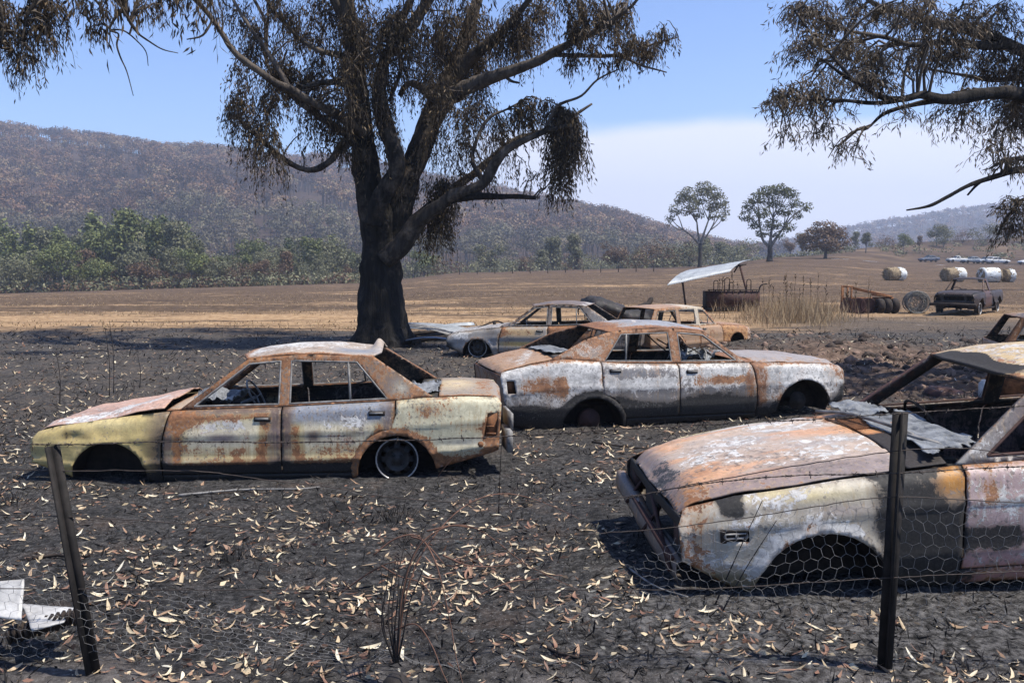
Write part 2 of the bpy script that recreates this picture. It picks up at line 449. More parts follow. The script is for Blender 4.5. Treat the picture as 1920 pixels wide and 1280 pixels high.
# ------------------------------------------------------------------ burnt car bodies
def car_material():
    m = NT('burnt_car_metal')
    P = m.obj
    paint = m.attr('paint'); wear = m.attr('wear')
    sp = m.new('ShaderNodeSeparateColor'); m.put(sp.inputs[0], wear)
    Rr, Aa, So = sp.outputs[0], sp.outputs[1], sp.outputs[2]
    Fl = m.attr('wear', 'Alpha')
    n1 = m.noise(P, 4.2, 9, .68, 1.3)
    n2 = m.noise(m.mapv(P, loc=(5, 2, 8)), 16, 9, .72, .9)
    n3 = m.noise(m.mapv(P, loc=(1, 9, 4)), 55, 6, .7)
    run = m.noise(m.mapv(P, scale=(48, 48, 2.2)), 1.0, 5, .65)
    def blend(k1, k2, k3, kr):
        t = None
        for n, k in ((n1, k1), (n2, k2), (n3, k3), (run, kr)):
            v = m.math('MULTIPLY', m.math('SUBTRACT', n, .5), k)
            t = v if t is None else m.math('ADD', t, v)
        return t
    n0 = m.noise(m.mapv(P, loc=(7, 3, 1)), 1.7, 12, .74, .6)
    col = m.mix(m.step(n2, .38, .66), m.mix(.30, paint, (.05, .035, .028, 1)), paint)
    # run marks washed down by water
    col = m.mix(m.math('MULTIPLY', m.step(run, .50, .66), .38), col, m.mix(m.step(n1, .4, .6), (.30, .19, .075, 1), (.46, .36, .22, 1)))
    # heat-bleached, powdery paint
    ab = blend(1.6, 1.05, .5, .45)
    aw = m.math('ADD', m.math('MULTIPLY', m.step(m.math('ADD', Aa, ab), .515, .55), .82), m.math('MULTIPLY', m.step(m.math('ADD', Aa, ab), .30, .60), .18))
    ashc = m.ramp(m.math('ADD', m.math('MULTIPLY', n2, .55), m.math('MULTIPLY', n0, .45)), [(.34, (.17, .165, .16)), (.46, (.38, .365, .345)), (.54, (.58, .56, .53)), (.64, (.74, .715, .68))])
    col = m.mix(aw, col, ashc)
    # rust: a soft stain first, then hard scale
    stain = m.ramp(n1, [(.34, (.20, .085, .035)), (.48, (.36, .195, .085)), (.60, (.46, .32, .155)), (.72, (.36, .27, .17))])
    col = m.mix(m.math('MULTIPLY', m.step(m.math('ADD', Rr, blend(.8, .55, .2, .75)), .27, .62), .56), col, stain)
    rw = m.step(m.math('ADD', Rr, blend(1.6, 1.2, .7, .5)), .515, .57)
    rc = m.ramp(m.math('ADD', m.math('MULTIPLY', n2, .6), m.math('MULTIPLY', n0, .4)), [(.32, (.04, .019, .012)), (.43, (.12, .05, .025)), (.52, (.235, .10, .042)), (.60, (.36, .175, .075)), (.72, (.48, .315, .18))])
    col = m.mix(m.math('MULTIPLY', rw, .92), col, rc)
    # a thin dark edge where bleached areas end
    edge = m.math('MULTIPLY', m.math('MULTIPLY', aw, m.math('SUBTRACT', 1.0, aw)), 2.0)
    col = m.mix(m.math('MULTIPLY', edge, m.step(n1, .42, .6)), col, (.20, .10, .045, 1))
    # brown heat tint and grime in large soft clouds
    col = m.mix(m.math('MULTIPLY', m.step(n0, .50, .72), .55), col, m.mix(1.0, col, (.42, .34, .30, 1), 'MULTIPLY'))
    col = m.mix(m.math('MULTIPLY', m.step(m.noise(m.mapv(P, loc=(2, 8, 5)), 26, 8, .75), .60, .68), .55), col, (.045, .034, .028, 1))
    # soot: soft smoke shadowing first, then solid black
    sb = blend(.9, .7, .3, .15)
    sc_ = m.ramp(n3, [(.3, (.007, .007, .007)), (.6, (.026, .024, .023)), (.75, (.075, .070, .066))])
    col = m.mix(m.math('MULTIPLY', m.step(m.math('ADD', So, m.math('MULTIPLY', sb, .5)), .22, .75), .80), col, m.mix(1.0, col, (.16, .13, .115, 1), 'MULTIPLY'))
    sw = m.step(m.math('ADD', So, sb), .55, .67)
    col = m.mix(m.math('MULTIPLY', sw, .95), col, sc_)
    # flakes of blistered paint
    fl = m.step(m.math('ADD', Fl, blend(.6, 1.3, 1.0, 0)), .58, .62)
    col = m.mix(fl, col, m.ramp(n3, [(.35, (.016, .016, .017)), (.6, (.075, .071, .070)), (.75, (.21, .195, .185))]))
    # chips knocked out along blisters
    vc = m.vor(m.mapv(m.math('ADD', 0.0, 0.0) if False else P, scale=(1, 1, 1)), 62, 'F1', 1)
    vs = m.new('ShaderNodeSeparateColor'); m.put(vs.inputs[0], vc)
    chip = m.math('MULTIPLY', m.step(m.math('ADD', vs.outputs[0], m.math('MULTIPLY', m.math('SUBTRACT', n0, .5), 1.7)), .93, .95), m.math('MULTIPLY', m.math('SUBTRACT', 1.0, sw), .6))
    col = m.mix(chip, col, m.ramp(n2, [(.4, (.05, .045, .042)), (.6, (.24, .21, .185))]))
    m.set(col=col, rough=m.math('ADD', .50, m.math('MULTIPLY', m.math('ADD', rw, sw), .2)), metal=.0, spec=.35)
    h = m.math('ADD', m.math('MULTIPLY', n3, .35), m.math('ADD', m.math('MULTIPLY', n2, .5), m.math('ADD', m.math('MULTIPLY', fl, .55), m.math('MULTIPLY', aw, .25))))
    m.bump(h, .55, .006)
    return m.m
M['car'] = car_material()
M['soot'] = plain('sooty_metal', (.008, .007, .007), (.05, .036, .028), 9, .85)
M['rusty'] = plain('rusted_steel', (.05, .024, .014), (.30, .13, .055), 14, .85)
M['browned'] = plain('browned_steel', (.022, .012, .011), (.085, .040, .032), 7, .75)
M['ashmetal'] = plain('ashen_metal', (.06, .057, .053), (.30, .285, .27), 11, .6)
M['rim'] = plain('burnt_wheel_steel', (.010, .0095, .009), (.055, .05, .047), 16, .55, .3)
M['alloy'] = plain('bare_wheel_lip', (.22, .21, .20), (.55, .53, .51), 20, .4, .5)
M['slag'] = plain('slumped_window_glass', (.06, .062, .066), (.30, .31, .32), 7, .4, 0, .9, .02)

def inside(poly, P):
    x, y = P[:, 0], P[:, 1]; r = np.zeros(len(P), bool)
    n = len(poly)
    for i in range(n):
        x1, y1 = poly[i]; x2, y2 = poly[(i + 1) % n]
        c = ((y1 > y) != (y2 > y))
        with np.errstate(divide='ignore', invalid='ignore'):
            r ^= c & (x < (x2 - x1) * (y - y1) / (y2 - y1 + 1e-12) + x1)
    return r
def densify(poly, sp, closed=True):
    out = []; n = len(poly)
    for i in range(n if closed else n - 1):
        a, b = np.array(poly[i], float), np.array(poly[(i + 1) % n], float)
        k = max(1, int(math.ceil(np.linalg.norm(b - a) / sp)))
        out += [a + (b - a) * j / k for j in range(k)]
    if not closed: out.append(np.array(poly[-1], float))
    return np.array(out)
def fill(outline, holes=(), sp=.03):
    "triangles filling an outline (with holes), grid points inside"
    o = densify(outline, sp); hs = [densify(h, sp) for h in holes]
    pts = [o] + hs; E = []; b = 0
    for q in pts:
        E += [(b + i, b + (i + 1) % len(q)) for i in range(len(q))]; b += len(q)
    lo, hi = o.min(0), o.max(0)
    gx = np.arange(lo[0] + sp / 2, hi[0], sp); gy = np.arange(lo[1] + sp / 2, hi[1], sp)
    G = np.stack(np.meshgrid(gx, gy), -1).reshape(-1, 2)
    G[:, 0] += (np.round((G[:, 1] - lo[1]) / sp) % 2) * sp * .5
    k = inside(o, G)
    for h in hs: k &= ~inside(h, G)
    B = np.concatenate(pts); G = G[k]
    if len(G):
        keep = np.ones(len(G), bool)
        for i in range(0, len(G), 800):
            d = ((G[i:i + 800, None, :] - B[None]) ** 2).sum(2).min(1); keep[i:i + 800] = d > (sp * .45) ** 2
        G = G[keep]
    A = np.concatenate([B, G])
    r = delaunay_2d_cdt([Vector(p) for p in A], E, [], 0, 1e-7)
    V = np.array([(v.x, v.y) for v in r[0]]); T = np.array([f for f in r[2] if len(f) == 3])
    C = V[T].mean(1); k = inside(o, C)
    for h in hs: k &= ~inside(h, C)
    T = T[k]
    u = np.unique(T); mp = -np.ones(len(V), int); mp[u] = np.arange(len(u))
    return V[u], mp[T]
def thicken(V, T, th):
    N = np.zeros_like(V)
    fn = np.cross(V[T[:, 1]] - V[T[:, 0]], V[T[:, 2]] - V[T[:, 0]])
    for i in range(3): np.add.at(N, T[:, i], fn)
    N /= np.linalg.norm(N, axis=1)[:, None] + 1e-12
    e = np.concatenate([T[:, [0, 1]], T[:, [1, 2]], T[:, [2, 0]]])
    key = np.sort(e, 1); _, inv, cnt = np.unique(key, axis=0, return_inverse=True, return_counts=True)
    be = e[cnt[inv.ravel()] == 1]
    n = len(V)
    V2 = np.concatenate([V, V - N * th])
    q = np.stack([be[:, 1], be[:, 0], be[:, 0] + n, be[:, 1] + n], 1)
    F = np.concatenate([np.c_[T], T[:, ::-1] + n, q[:, [0, 1, 2]], q[:, [0, 2, 3]]])
    return V2, F

class Car:
    def __init__(s, spec, root, style, sp=.03):
        s.c, s.root, s.style, s.sp = spec, root, style, sp
    # --- shape of the shell, nose at x = 0, tail at x = L, z = 0 at the sill
    def belt(s, x): return np.interp(x, *zip(*s.c['belt']))
    def bottom(s, x): return np.interp(x, *zip(*s.c['bot']))
    def W(s, x, z):
        c = s.c; x = np.asarray(x, float); z = np.asarray(z, float)
        zs, zb = s.belt(x), s.bottom(x)
        w = c['w'] * (1 - c.get('tn', .13) * np.clip((.75 - x) / .75, 0, 1) ** 2 - c.get('tt', .09) * np.clip((x - (c['L'] - .8)) / .8, 0, 1) ** 2)
        t = np.clip((z - zb * .5) / (zs - zb * .5), -.2, 1.0)
        w = w - .075 * np.clip((.34 - t) / .34, 0, 1.4) ** 2 - .055 * np.clip((t - .55) / .45, 0, 1) ** 2
        cr = c.get('crease', .66)
        w = w + .010 * (smooth(cr - .05, cr, t) * (1 - smooth(cr, cr + .08, t)))
        w = w + .019 * (smooth(.255, .275, t) * (1 - smooth(.325, .345, t))) * c.get('rib', 1)
        w = w - .045 * np.clip((z - (zs - .05)) / .05, 0, 1) ** 2
        w = w - np.maximum(z - zs, 0) * c.get('lean', .36)
        for (xc, zc, r) in c['arch']:
            d = np.hypot(x - xc, z - zc) - r
            w = w + .016 * np.exp(-(np.clip(d, 0, 9) / .035) ** 2)
        return w
    def roofz(s, x): return np.interp(x, *zip(*s.c['roof']))
    def attrs(s, V, face):
        x, y, z = V[:, 0], V[:, 1], V[:, 2]
        return s.style(x, y, z, face)
    def emit(s, name, V, T, face, th=.012, parent=None, flip=False, label=None, innersoot=.62):
        if flip: T = T[:, ::-1]
        n = len(V)
        V2, F = thicken(V, T, th)
        paint, wear = s.attrs(V, face)
        e = np.sort(np.concatenate([T[:, [0, 1]], T[:, [1, 2]], T[:, [2, 0]]]), 1); ue, cnt = np.unique(e, axis=0, return_counts=True)
        bv = V[np.unique(ue[cnt == 1])]
        dist = np.concatenate([np.sqrt(((V[i:i + 500, None] - bv[None]) ** 2).sum(2).min(1)) for i in range(0, n, 500)])
        sm_ = np.exp(-(dist / .028) ** 2); k_ = fbm(V[:, 0] * 4, V[:, 1] * 4, V[:, 2] * 4, 3)
        wear[:, 0] += .42 * sm_ * k_ * s.c.get('seam', 1); wear[:, 2] += .34 * sm_ * (1 - k_) * s.c.get('seam', 1)
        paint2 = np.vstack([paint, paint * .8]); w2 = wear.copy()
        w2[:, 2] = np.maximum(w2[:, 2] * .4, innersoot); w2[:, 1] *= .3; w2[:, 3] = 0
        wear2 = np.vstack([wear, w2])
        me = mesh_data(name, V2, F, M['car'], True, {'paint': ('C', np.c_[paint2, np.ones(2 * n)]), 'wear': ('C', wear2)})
        sh = me.attributes.get('sharp_edge') or me.attributes.new('sharp_edge', 'BOOLEAN', 'EDGE')
        o = link(name, me, parent or s.root)
        if label: o['label'] = label
        return o
    def side(s, name, outline, holes, sg, face, dz=None, **k):
        V, T = fill(outline, holes, s.sp)
        x, z = V[:, 0], V[:, 1]
        y = s.W(x, z)
        if dz is not None: x, y, z = dz(x, y, z)
        P = np.stack([x, sg * y, z], 1)
        # outward winding
        a, b, c = P[T[:, 0]], P[T[:, 1]], P[T[:, 2]]
        flip = np.cross(b - a, c - a)[:, 1].sum() * sg < 0
        return s.emit(name, P, T, face, flip=flip, **k)
    def top(s, name, outline_xv, zf, yf, face, dz=None, holes=(), **k):
        V, T = fill(outline_xv, holes, s.sp)
        x, v = V[:, 0], V[:, 1]
        P = np.stack([x, yf(x, v), zf(x, v)], 1)
        if dz is not None: P = dz(P)
        a, b, c = P[T[:, 0]], P[T[:, 1]], P[T[:, 2]]
        return s.emit(name, P, T, face, flip=np.cross(b - a, c - a)[:, 2].sum() < 0, **k)
    def arc(s, i, r_add=0.0, n=18):
        xc, zc, r = s.c['arch'][i]; r = r + r_add
        zb = float(s.bottom(xc))
        a0 = math.asin(max(-.95, min(.95, (zb - zc) / r)))
        a = np.linspace(a0, math.pi - a0, n)
        return [(xc + r * math.cos(t), zc + r * math.sin(t)) for t in a]        # from rear to front
    def line(s, f, x0, x1, n=10): return [(x, float(f(x))) for x in np.linspace(x0, x1, n)]
    def build(s, skip=(), sides=(-1, 1)):
        c = s.c; L = c['L']; g = .007
        d0, d1, d2 = c['doors']; sill = c.get('sillh', .09)
        bd = c.get('bend', .07)
        for sg in sides:
            near = sg == c.get('near', -1)
            # front wing
            a = s.arc(0)
            out = s.line(s.bottom, c['x0'], a[-1][0], 4) + a[::-1][1:] + s.line(s.bottom, a[0][0], d0 - g, 3)[1:]
            out += [(d0 - g, sill * 2), (d0 - g + .0, .35)] + [(d0 - g + bd * .5, float(s.belt(d0)) - .12), (d0 - g + bd, float(s.belt(d0 + bd)) - .004)]
            out += s.line(s.belt, d0 + bd - .03, c['x0'] + .03, 12)
            out += [(c['x0'] - .015, float(s.belt(c['x0'])) - .06)]
            if ('wing', sg) not in skip:
                holes = c.get('wing_holes', ()) if near else ()
                s.side('front_wing', out, holes, sg, 'wing', dz=c.get('wing_dent') if near else None)
            # doors
            if d0 is not None:
                o = [(d0 + g, sill), (d1 - g, sill), (d1 - g, float(s.belt(d1)))] + s.line(s.belt, d1 - g - .02, d0 + g + bd + .02, 8) + [(d0 + g + bd, float(s.belt(d0 + bd))), (d0 + g + bd * .5, float(s.belt(d0)) - .12), (d0 + g, .35)]
                if ('door0', sg) not in skip:
                    dr = s.side('front_door', o, (), sg, 'door0')
                    s.handle(dr, d1 - .17, sg)
                a2 = s.arc(1, .055)
                if c.get('wagon_two_door'):
                    pass
                o = [(d1 + g, sill)]
                low = [p for p in a2[::-1] if p[1] > sill and p[0] < d2]
                o += [(low[0][0] if low else d2, sill)] + low
                if low and low[-1][0] < d2 - .05: pass
                zt = max([p[1] for p in low] + [.35])
                o += [(d2 - g, min(zt + .12, float(s.belt(d2)) - .1)), (d2 - g, float(s.belt(d2)))] + s.line(s.belt, d2 - g - .02, d1 + g + .02, 8) + [(d1 + g, float(s.belt(d1)))]
                if ('door1', sg) not in skip:
                    dr = s.side('rear_door', o, (), sg, 'door1')
                    s.handle(dr, d2 - .17, sg)
                # rear quarter
                a1 = s.arc(1)
                q = [(d2 + g, float(s.belt(d2)))] + s.line(s.belt, d2 + .05, L - .03, 14)[0:] + [(L, float(s.belt(L)) - .05), (L - c.get('rake', .03), float(s.bottom(L)))]
                q += s.line(s.bottom, L - .1, a1[0][0], 5) + a1[1:] + [(a1[-1][0] - .05, float(s.bottom(a1[-1][0])))]
                q += [(p[0] - 2 * g, p[1]) for p in low][0:]
                q += [(d2 + g, min(zt + .13, float(s.belt(d2)) - .09))]
                s.side('rear_quarter', q, c.get('tail_holes', ()) if near else (), sg, 'quarter')
                s.side('sill_panel', s.line(s.bottom, d0 + .0, a1[-1][0] - .05, 6) + [(a1[-1][0] - .05, sill - .012), (d0, sill - .012)], (), sg, 'sill')
            # glasshouse: pillars and cant rail round the window openings
            gh = c['glass']
            lift = lambda x: float(s.belt(x)) + .004
            fr = [(x, z) for x, z in gh['outer']]
            s.side('window_pillars', fr, gh['holes'], sg, 'pillar', th=.03)
            for h in gh['holes']:
                hp = densify(h, .05); hp = np.vstack([hp, hp[:1]])
                q = np.stack([hp[:, 0], sg * (s.W(hp[:, 0], hp[:, 1]) - .004), hp[:, 1]], 1)
                mb = MB(); mb.tube(q, .0105, 4, False); mb.build('window_trim', M['ashmetal'] if c.get('bright', 1) else M['browned'], s.root)
            for (b, t) in gh.get('bars', ()):
                q = np.array([[b[0], sg * (s.W(b[0], b[1]) - .006), b[1]], [t[0], sg * (s.W(t[0], t[1]) - .006), t[1]]])
                mb = MB(); mb.tube(q, .012, 4); mb.build('window_bar', M['ashmetal'] if c.get('bright', 1) else M['browned'], s.root)
        # bonnet, scuttle, roof, deck, boot lid
        hw = lambda x: s.W(x, s.belt(x)) - .012
        yv = lambda x, v: v * hw(x)
        if c.get('bonnet'):
            b0, b1 = c['bonnet']; cr = c.get('bcrown', .05)
            zb = lambda x, v: s.belt(x) + .004 + cr * (1 - np.abs(v) ** 2.4) + .012 * smooth(.55, .62, np.abs(v)) * (1 - smooth(.62, .9, np.abs(v))) - .05 * np.clip((b0 + .10 - x) / .10, 0, 1) ** 2
            s.top('bonnet', [(b0, -.97), (b1, -.97), (b1 + .03, 0), (b1, .97), (b0, .97), (b0 - .03, 0)], zb, yv, 'bonnet', dz=c.get('bonnet_dent'))
        s0, s1 = c['scuttle']
        zs = lambda x, v: s.belt(x) + .002 + c.get('bcrown', .05) * (1 - np.abs(v) ** 2.4)
        s.top('scuttle_panel', [(s0, -.96), (s1, -.96), (s1 + .10, 0), (s1, .96), (s0, .96), (s0 + .035, 0)], zs, yv, 'scuttle')
        r0, r1 = c['roof'][0][0], c['roof'][-1][0]
        rw = lambda x: s.W(x, s.roofz(x)) + .004
        zr = lambda x, v: s.roofz(x) + c.get('rcrown', .055) * (1 - np.abs(v) ** 2.6) * smooth(r0 - .35, r0 + .3, x) * (1 - .6 * smooth(r1 - .25, r1 + .2, x))
        s.top('roof', [(r0 + .02, -1), (r1 - .02, -1), (r1 + .05, -.5), (r1 + .06, .5), (r1 - .02, 1), (r0 + .02, 1), (r0 - .06, .5), (r0 - .06, -.5)], zr, lambda x, v: v * rw(x), 'roof', dz=c.get('roof_dent'), th=.02)
        if c.get('boot'):
            k0, k1, k2 = c['boot']
            s.top('rear_deck', [(k0, -.97), (k1, -.97), (k1, .97), (k0, .97)], lambda x, v: s.belt(x) + .03 * (1 - np.abs(v) ** 2.5), yv, 'deck')
            s.top('boot_lid', [(k1 + .012, -.97), (k2, -.97), (k2 + .02, 0), (k2, .97), (k1 + .012, .97)], lambda x, v: s.belt(x) + .006 + c.get('kcrown', .035) * (1 - np.abs(v) ** 2.5) - .04 * np.clip((x - (k2 - .08)) / .08, 0, 1) ** 2, yv, 'boot', dz=c.get('boot_dent'))
        # tail and nose panels
        for nm, xx, face, holes in (('tail_panel', L - .012, 'tail', c.get('rear_holes', ())), ('nose_panel', c['x0'] + .012, 'nose', c.get('nose_holes', ()))):
            zt, zb_ = float(s.belt(xx)) - .03, float(s.bottom(xx)) + .01
            zz = np.linspace(zb_, zt, 6)
            ol = [(-(float(s.W(xx, z)) - .006), z) for z in zz] + [((float(s.W(xx, z)) - .006), z) for z in zz[::-1]]
            V, T = fill(ol, holes, s.sp * 1.2)
            rk = c.get('rake', .03) if nm == 'tail_panel' else 0
            P = np.stack([xx - rk * (zt - V[:, 1]) / max(.1, zt - zb_) + (1 if nm == 'tail_panel' else -1) * .02 * (1 - (V[:, 0] / c['w']) ** 2), V[:, 0], V[:, 1]], 1)
            a, b, d = P[T[:, 0]], P[T[:, 1]], P[T[:, 2]]
            want = 1 if nm == 'tail_panel' else -1
            s.emit(nm, P, T, face, flip=np.cross(b - a, d - a)[:, 0].sum() * want < 0, th=.02)
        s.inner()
    def handle(s, door, x, sg):
        z = float(s.belt(x)) - .095
        mb = MB(); y = float(s.W(x, z))
        mb.box((x, sg * (y + .001), z), (.15, .016, .042)); o = mb.build('handle_recess', M['soot'], door)
        mb = MB(); mb.box((x - .005, sg * (y + .014), z + .004), (.12, .012, .017)); mb.build('door_handle', M['ashmetal'], door)
    def inner(s):
        c = s.c; L = c['L']; w = c['w'] - .10
        mb = MB()
        f0, f1 = c['arch'][0][0] + c['arch'][0][2] + .02, c['arch'][1][0] - c['arch'][1][2] - .02
        mb.box(((f0 + f1) / 2, 0, .05), (f1 - f0, 2 * w, .03)); mb.box(((f0 + f1) / 2, 0, .12), (f1 - f0, .28, .14))
        rear0 = f1; mb.box(((rear0 + L - .1) / 2, 0, .20), (L - .1 - rear0, 2 * (w - .25), .03))
        mb.box((f1 - .05, 0, .14), (.03, 2 * w, .22))
        for (xc, zc, r) in c['arch']:
            for sg in (-1, 1):
                a = np.linspace(-.1, math.pi + .1, 12)
                prof = [(xc + (r + .015) * math.cos(t), zc + (r + .015) * math.sin(t)) for t in a]
                zmax = float(s.belt(xc)) - .03
                o_ = [(x, sg * (float(s.W(x, min(z, zmax))) - .03), min(z, zmax)) for x, z in prof]
                i_ = [(x, sg * .40, min(z, zmax)) for x, z in prof]
                mb.add(o_ + i_, [(j, j + 1, 12 + j + 1, 12 + j) for j in range(11)])
                mb.add(i_ + [(xc, sg * .40, zc)], [(j, j + 1, 12) for j in range(11)])
        mb.build('floor_pan', M['soot'], s.root)
        x1 = c['scuttle'][1]; zb = float(s.belt(x1))
        mb = MB(); mb.box((x1 + .08, 0, zb - .16), (.16, 2 * w - .1, .16), ry=.15); mb.box((x1 - .06, 0, zb * .5), (.02, 2 * w, zb - .06))
        for k in range(7):
            mb.box((x1 + .05 + .1 * random.random(), -w + .2 + 2 * (w - .2) * k / 6, zb - .08 + .03 * random.random()), (.14, .20, .02), rz=random.random() * 2, ry=random.uniform(-.4, .4))
        mb.build('dashboard', M['soot'], s.root)
        if c.get('detail', 1):
            dsd = c.get('driver', 1)
            a = np.linspace(0, 2 * math.pi, 25); q = np.stack([.19 * np.cos(a), .19 * np.sin(a), 0 * a], 1)
            tl = math.radians(62); q = np.stack([-q[:, 1] * math.cos(tl) * 1.0, q[:, 0], q[:, 1] * math.sin(tl)], 1) + np.array([x1 + .42, dsd * .34, zb - .03])
            mb = MB(); mb.tube(q, .011, 5, False)
            cen = np.array([x1 + .42, dsd * .34, zb - .03])
            for k in (0, 9, 16): mb.tube(np.array([q[k], cen]), .009, 4)
            mb.tube(np.array([cen, cen + (-.35, 0, -.16)]), .022, 6)
            mb.build('steering_wheel', M['ashmetal' if c.get('bright', 1) else 'soot'], s.root)
            # seat frames with bare springs
            for sy in (-.36, .36):
                mb = MB(); x = x1 + .75
                for yy in np.linspace(sy - .22, sy + .22, 7):
                    mb.tube(np.array([[x, yy, .30], [x + .45, yy, .27], [x + .50, yy, .33], [x + .66, yy, zb - .02]]), .007, 4)
                for f in (.0, .5, 1): mb.tube(np.array([[x + .52 + .14 * f, sy - .22, .36 + f * (zb - .38)], [x + .52 + .14 * f, sy + .22, .36 + f * (zb - .38)]]), .011, 4)
                mb.tube(np.array([[x, sy - .22, .30], [x, sy + .22, .30]]), .012, 4)
                mb.build('seat_frame', M['browned'], s.root)
            mb = MB(); x = c['doors'][2] - .35
            for yy in np.linspace(-.58, .58, 12): mb.tube(np.array([[x - .35, yy, .28], [x + .05, yy, .27], [x + .25, yy, zb - .10]]), .007, 4)
            for zz in (.3, .42, zb - .1): mb.tube(np.array([[x + .06 + (zz - .27) * .5, -.6, zz], [x + .06 + (zz - .27) * .5, .6, zz]]), .01, 4)
            mb.build('rear_seat_frame', M['browned'], s.root)
    def wheel(s, i, sg, r=.19, z=None, kind='slots', inset=.06, y=None):
        c = s.c; xc = c['arch'][i][0]
        y = sg * (float(s.W(xc, c['arch'][i][2])) - inset) if y is None else y
        z = r if z is None else z
        w = empty_part('wheel', s.root, (xc, y, z), (0, 0, 0))
        k = 28
        mb = MB(); mb.lathe([(r * .97, -sg * .17), (r * .80, -sg * .15), (r * .80, -sg * .05), (r * .93, -sg * .012), (r * .955, sg * .004)], k, 'y'); mb.build('rim_barrel', M['rim'], w, True)
        mb = MB(); mb.lathe([(r * .93, -sg * .012), (r * .95, sg * .008), (r * 1.0, sg * .004), (r * 1.0, -sg * .014), (r * .95, -sg * .02)], 36, 'y'); mb.build('rim_lip', M['alloy'], w, True)
        # disc with slots
        mb = MB(); n = 8
        mb.lathe([(.0, sg * .0), (r * .16, sg * .004), (r * .2, -sg * .012), (r * .40, -sg * .028), (r * .50, -sg * .012), (r * .56, -sg * .010)], 32, 'y')
        for q in range(n):
            a = 2 * math.pi * q / n
            a0, a1 = a - .20, a + .20
            pts = []
            for rr, hh in ((.55, -.010), (.66, -.018), (.80, -.05)):
                for aa in (a0, a1): pts.append((r * rr * math.cos(aa), sg * hh, r * rr * math.sin(aa)))
            mb.add(pts, [(0, 1, 3, 2), (2, 3, 5, 4)])
        for q in range(4):
            a = math.pi / 4 + q * math.pi / 2
            mb.lathe([(0, 0), (.010, 0), (.010, -.012)], 6, 'y', (r * .30 * math.cos(a), sg * -.006, r * .30 * math.sin(a)))
        mb.build('wheel_disc', M['rim'], w, True)
        mb = MB(); mb.lathe([(0, -sg * .10), (r * .62, -sg * .10), (r * .62, -sg * .05), (0, -sg * .05)], 20, 'y'); mb.build('brake_drum', M['soot'], w)
        return w
def empty_part(name, parent, loc=(0, 0, 0), rot=(0, 0, 0)):
    o = bpy.data.objects.new(name, None); COL.objects.link(o); o.parent = parent; o.location = loc; o.rotation_euler = rot; o.empty_display_size = .1
    return o
# painting helpers: everything below is in the car's own metres
def bl(a, b, ca, cb, ra, rb, p=2.0): return np.exp(-(np.abs((a - ca) / ra) ** p + np.abs((b - cb) / rb) ** p))
def rbox(u, v): return np.minimum(np.minimum(u, 1 - u), np.minimum(v, 1 - v))
def pick(n, paint, r=.2, a=.2, s=.1, f=.0):
    return np.tile(np.array(paint, float), (n, 1)), np.tile(np.array([r, a, s, f], float), (n, 1))
def lerp(p, col, m):
    return p * (1 - m[:, None]) + np.array(col)[None] * m[:, None]

# ------------------------------------------------------------------ car 1: the yellow sedan on the left
SED = dict(L=4.34, w=.80, x0=.02, near=-1,
    belt=[(0, .455), (.25, .525), (.8, .605), (1.33, .665), (2.3, .69), (3.3, .735), (3.6, .765), (4.0, .775), (4.34, .755)],
    bot=[(0, .21), (.3, .10), (.5, .03), (1.1, 0), (3.0, 0), (3.7, .10), (4.34, .27)],
    arch=[(.74, .05, .345), (3.36, .07, .365)], doors=(1.22, 2.305, 3.35), sillh=.085,
    glass=dict(outer=[(1.36, .668), (1.97, 1.125), (2.5, 1.165), (3.14, 1.14), (3.70, .775), (3.35, .742), (2.3, .694)],
               holes=[[(1.50, .70), (1.98, 1.075), (2.27, 1.10), (2.27, .715)], [(2.37, .718), (2.37, 1.105), (2.98, 1.09), (3.27, .758)]],
               bars=[((2.93, .74), (2.90, 1.095))]),
    roof=[(1.93, 1.125), (2.3, 1.165), (2.7, 1.175), (3.14, 1.14)], rcrown=.05,
    bonnet=(.03, 1.22), scuttle=(1.235, 1.42), boot=(3.56, 3.74, 4.33), bcrown=.035)
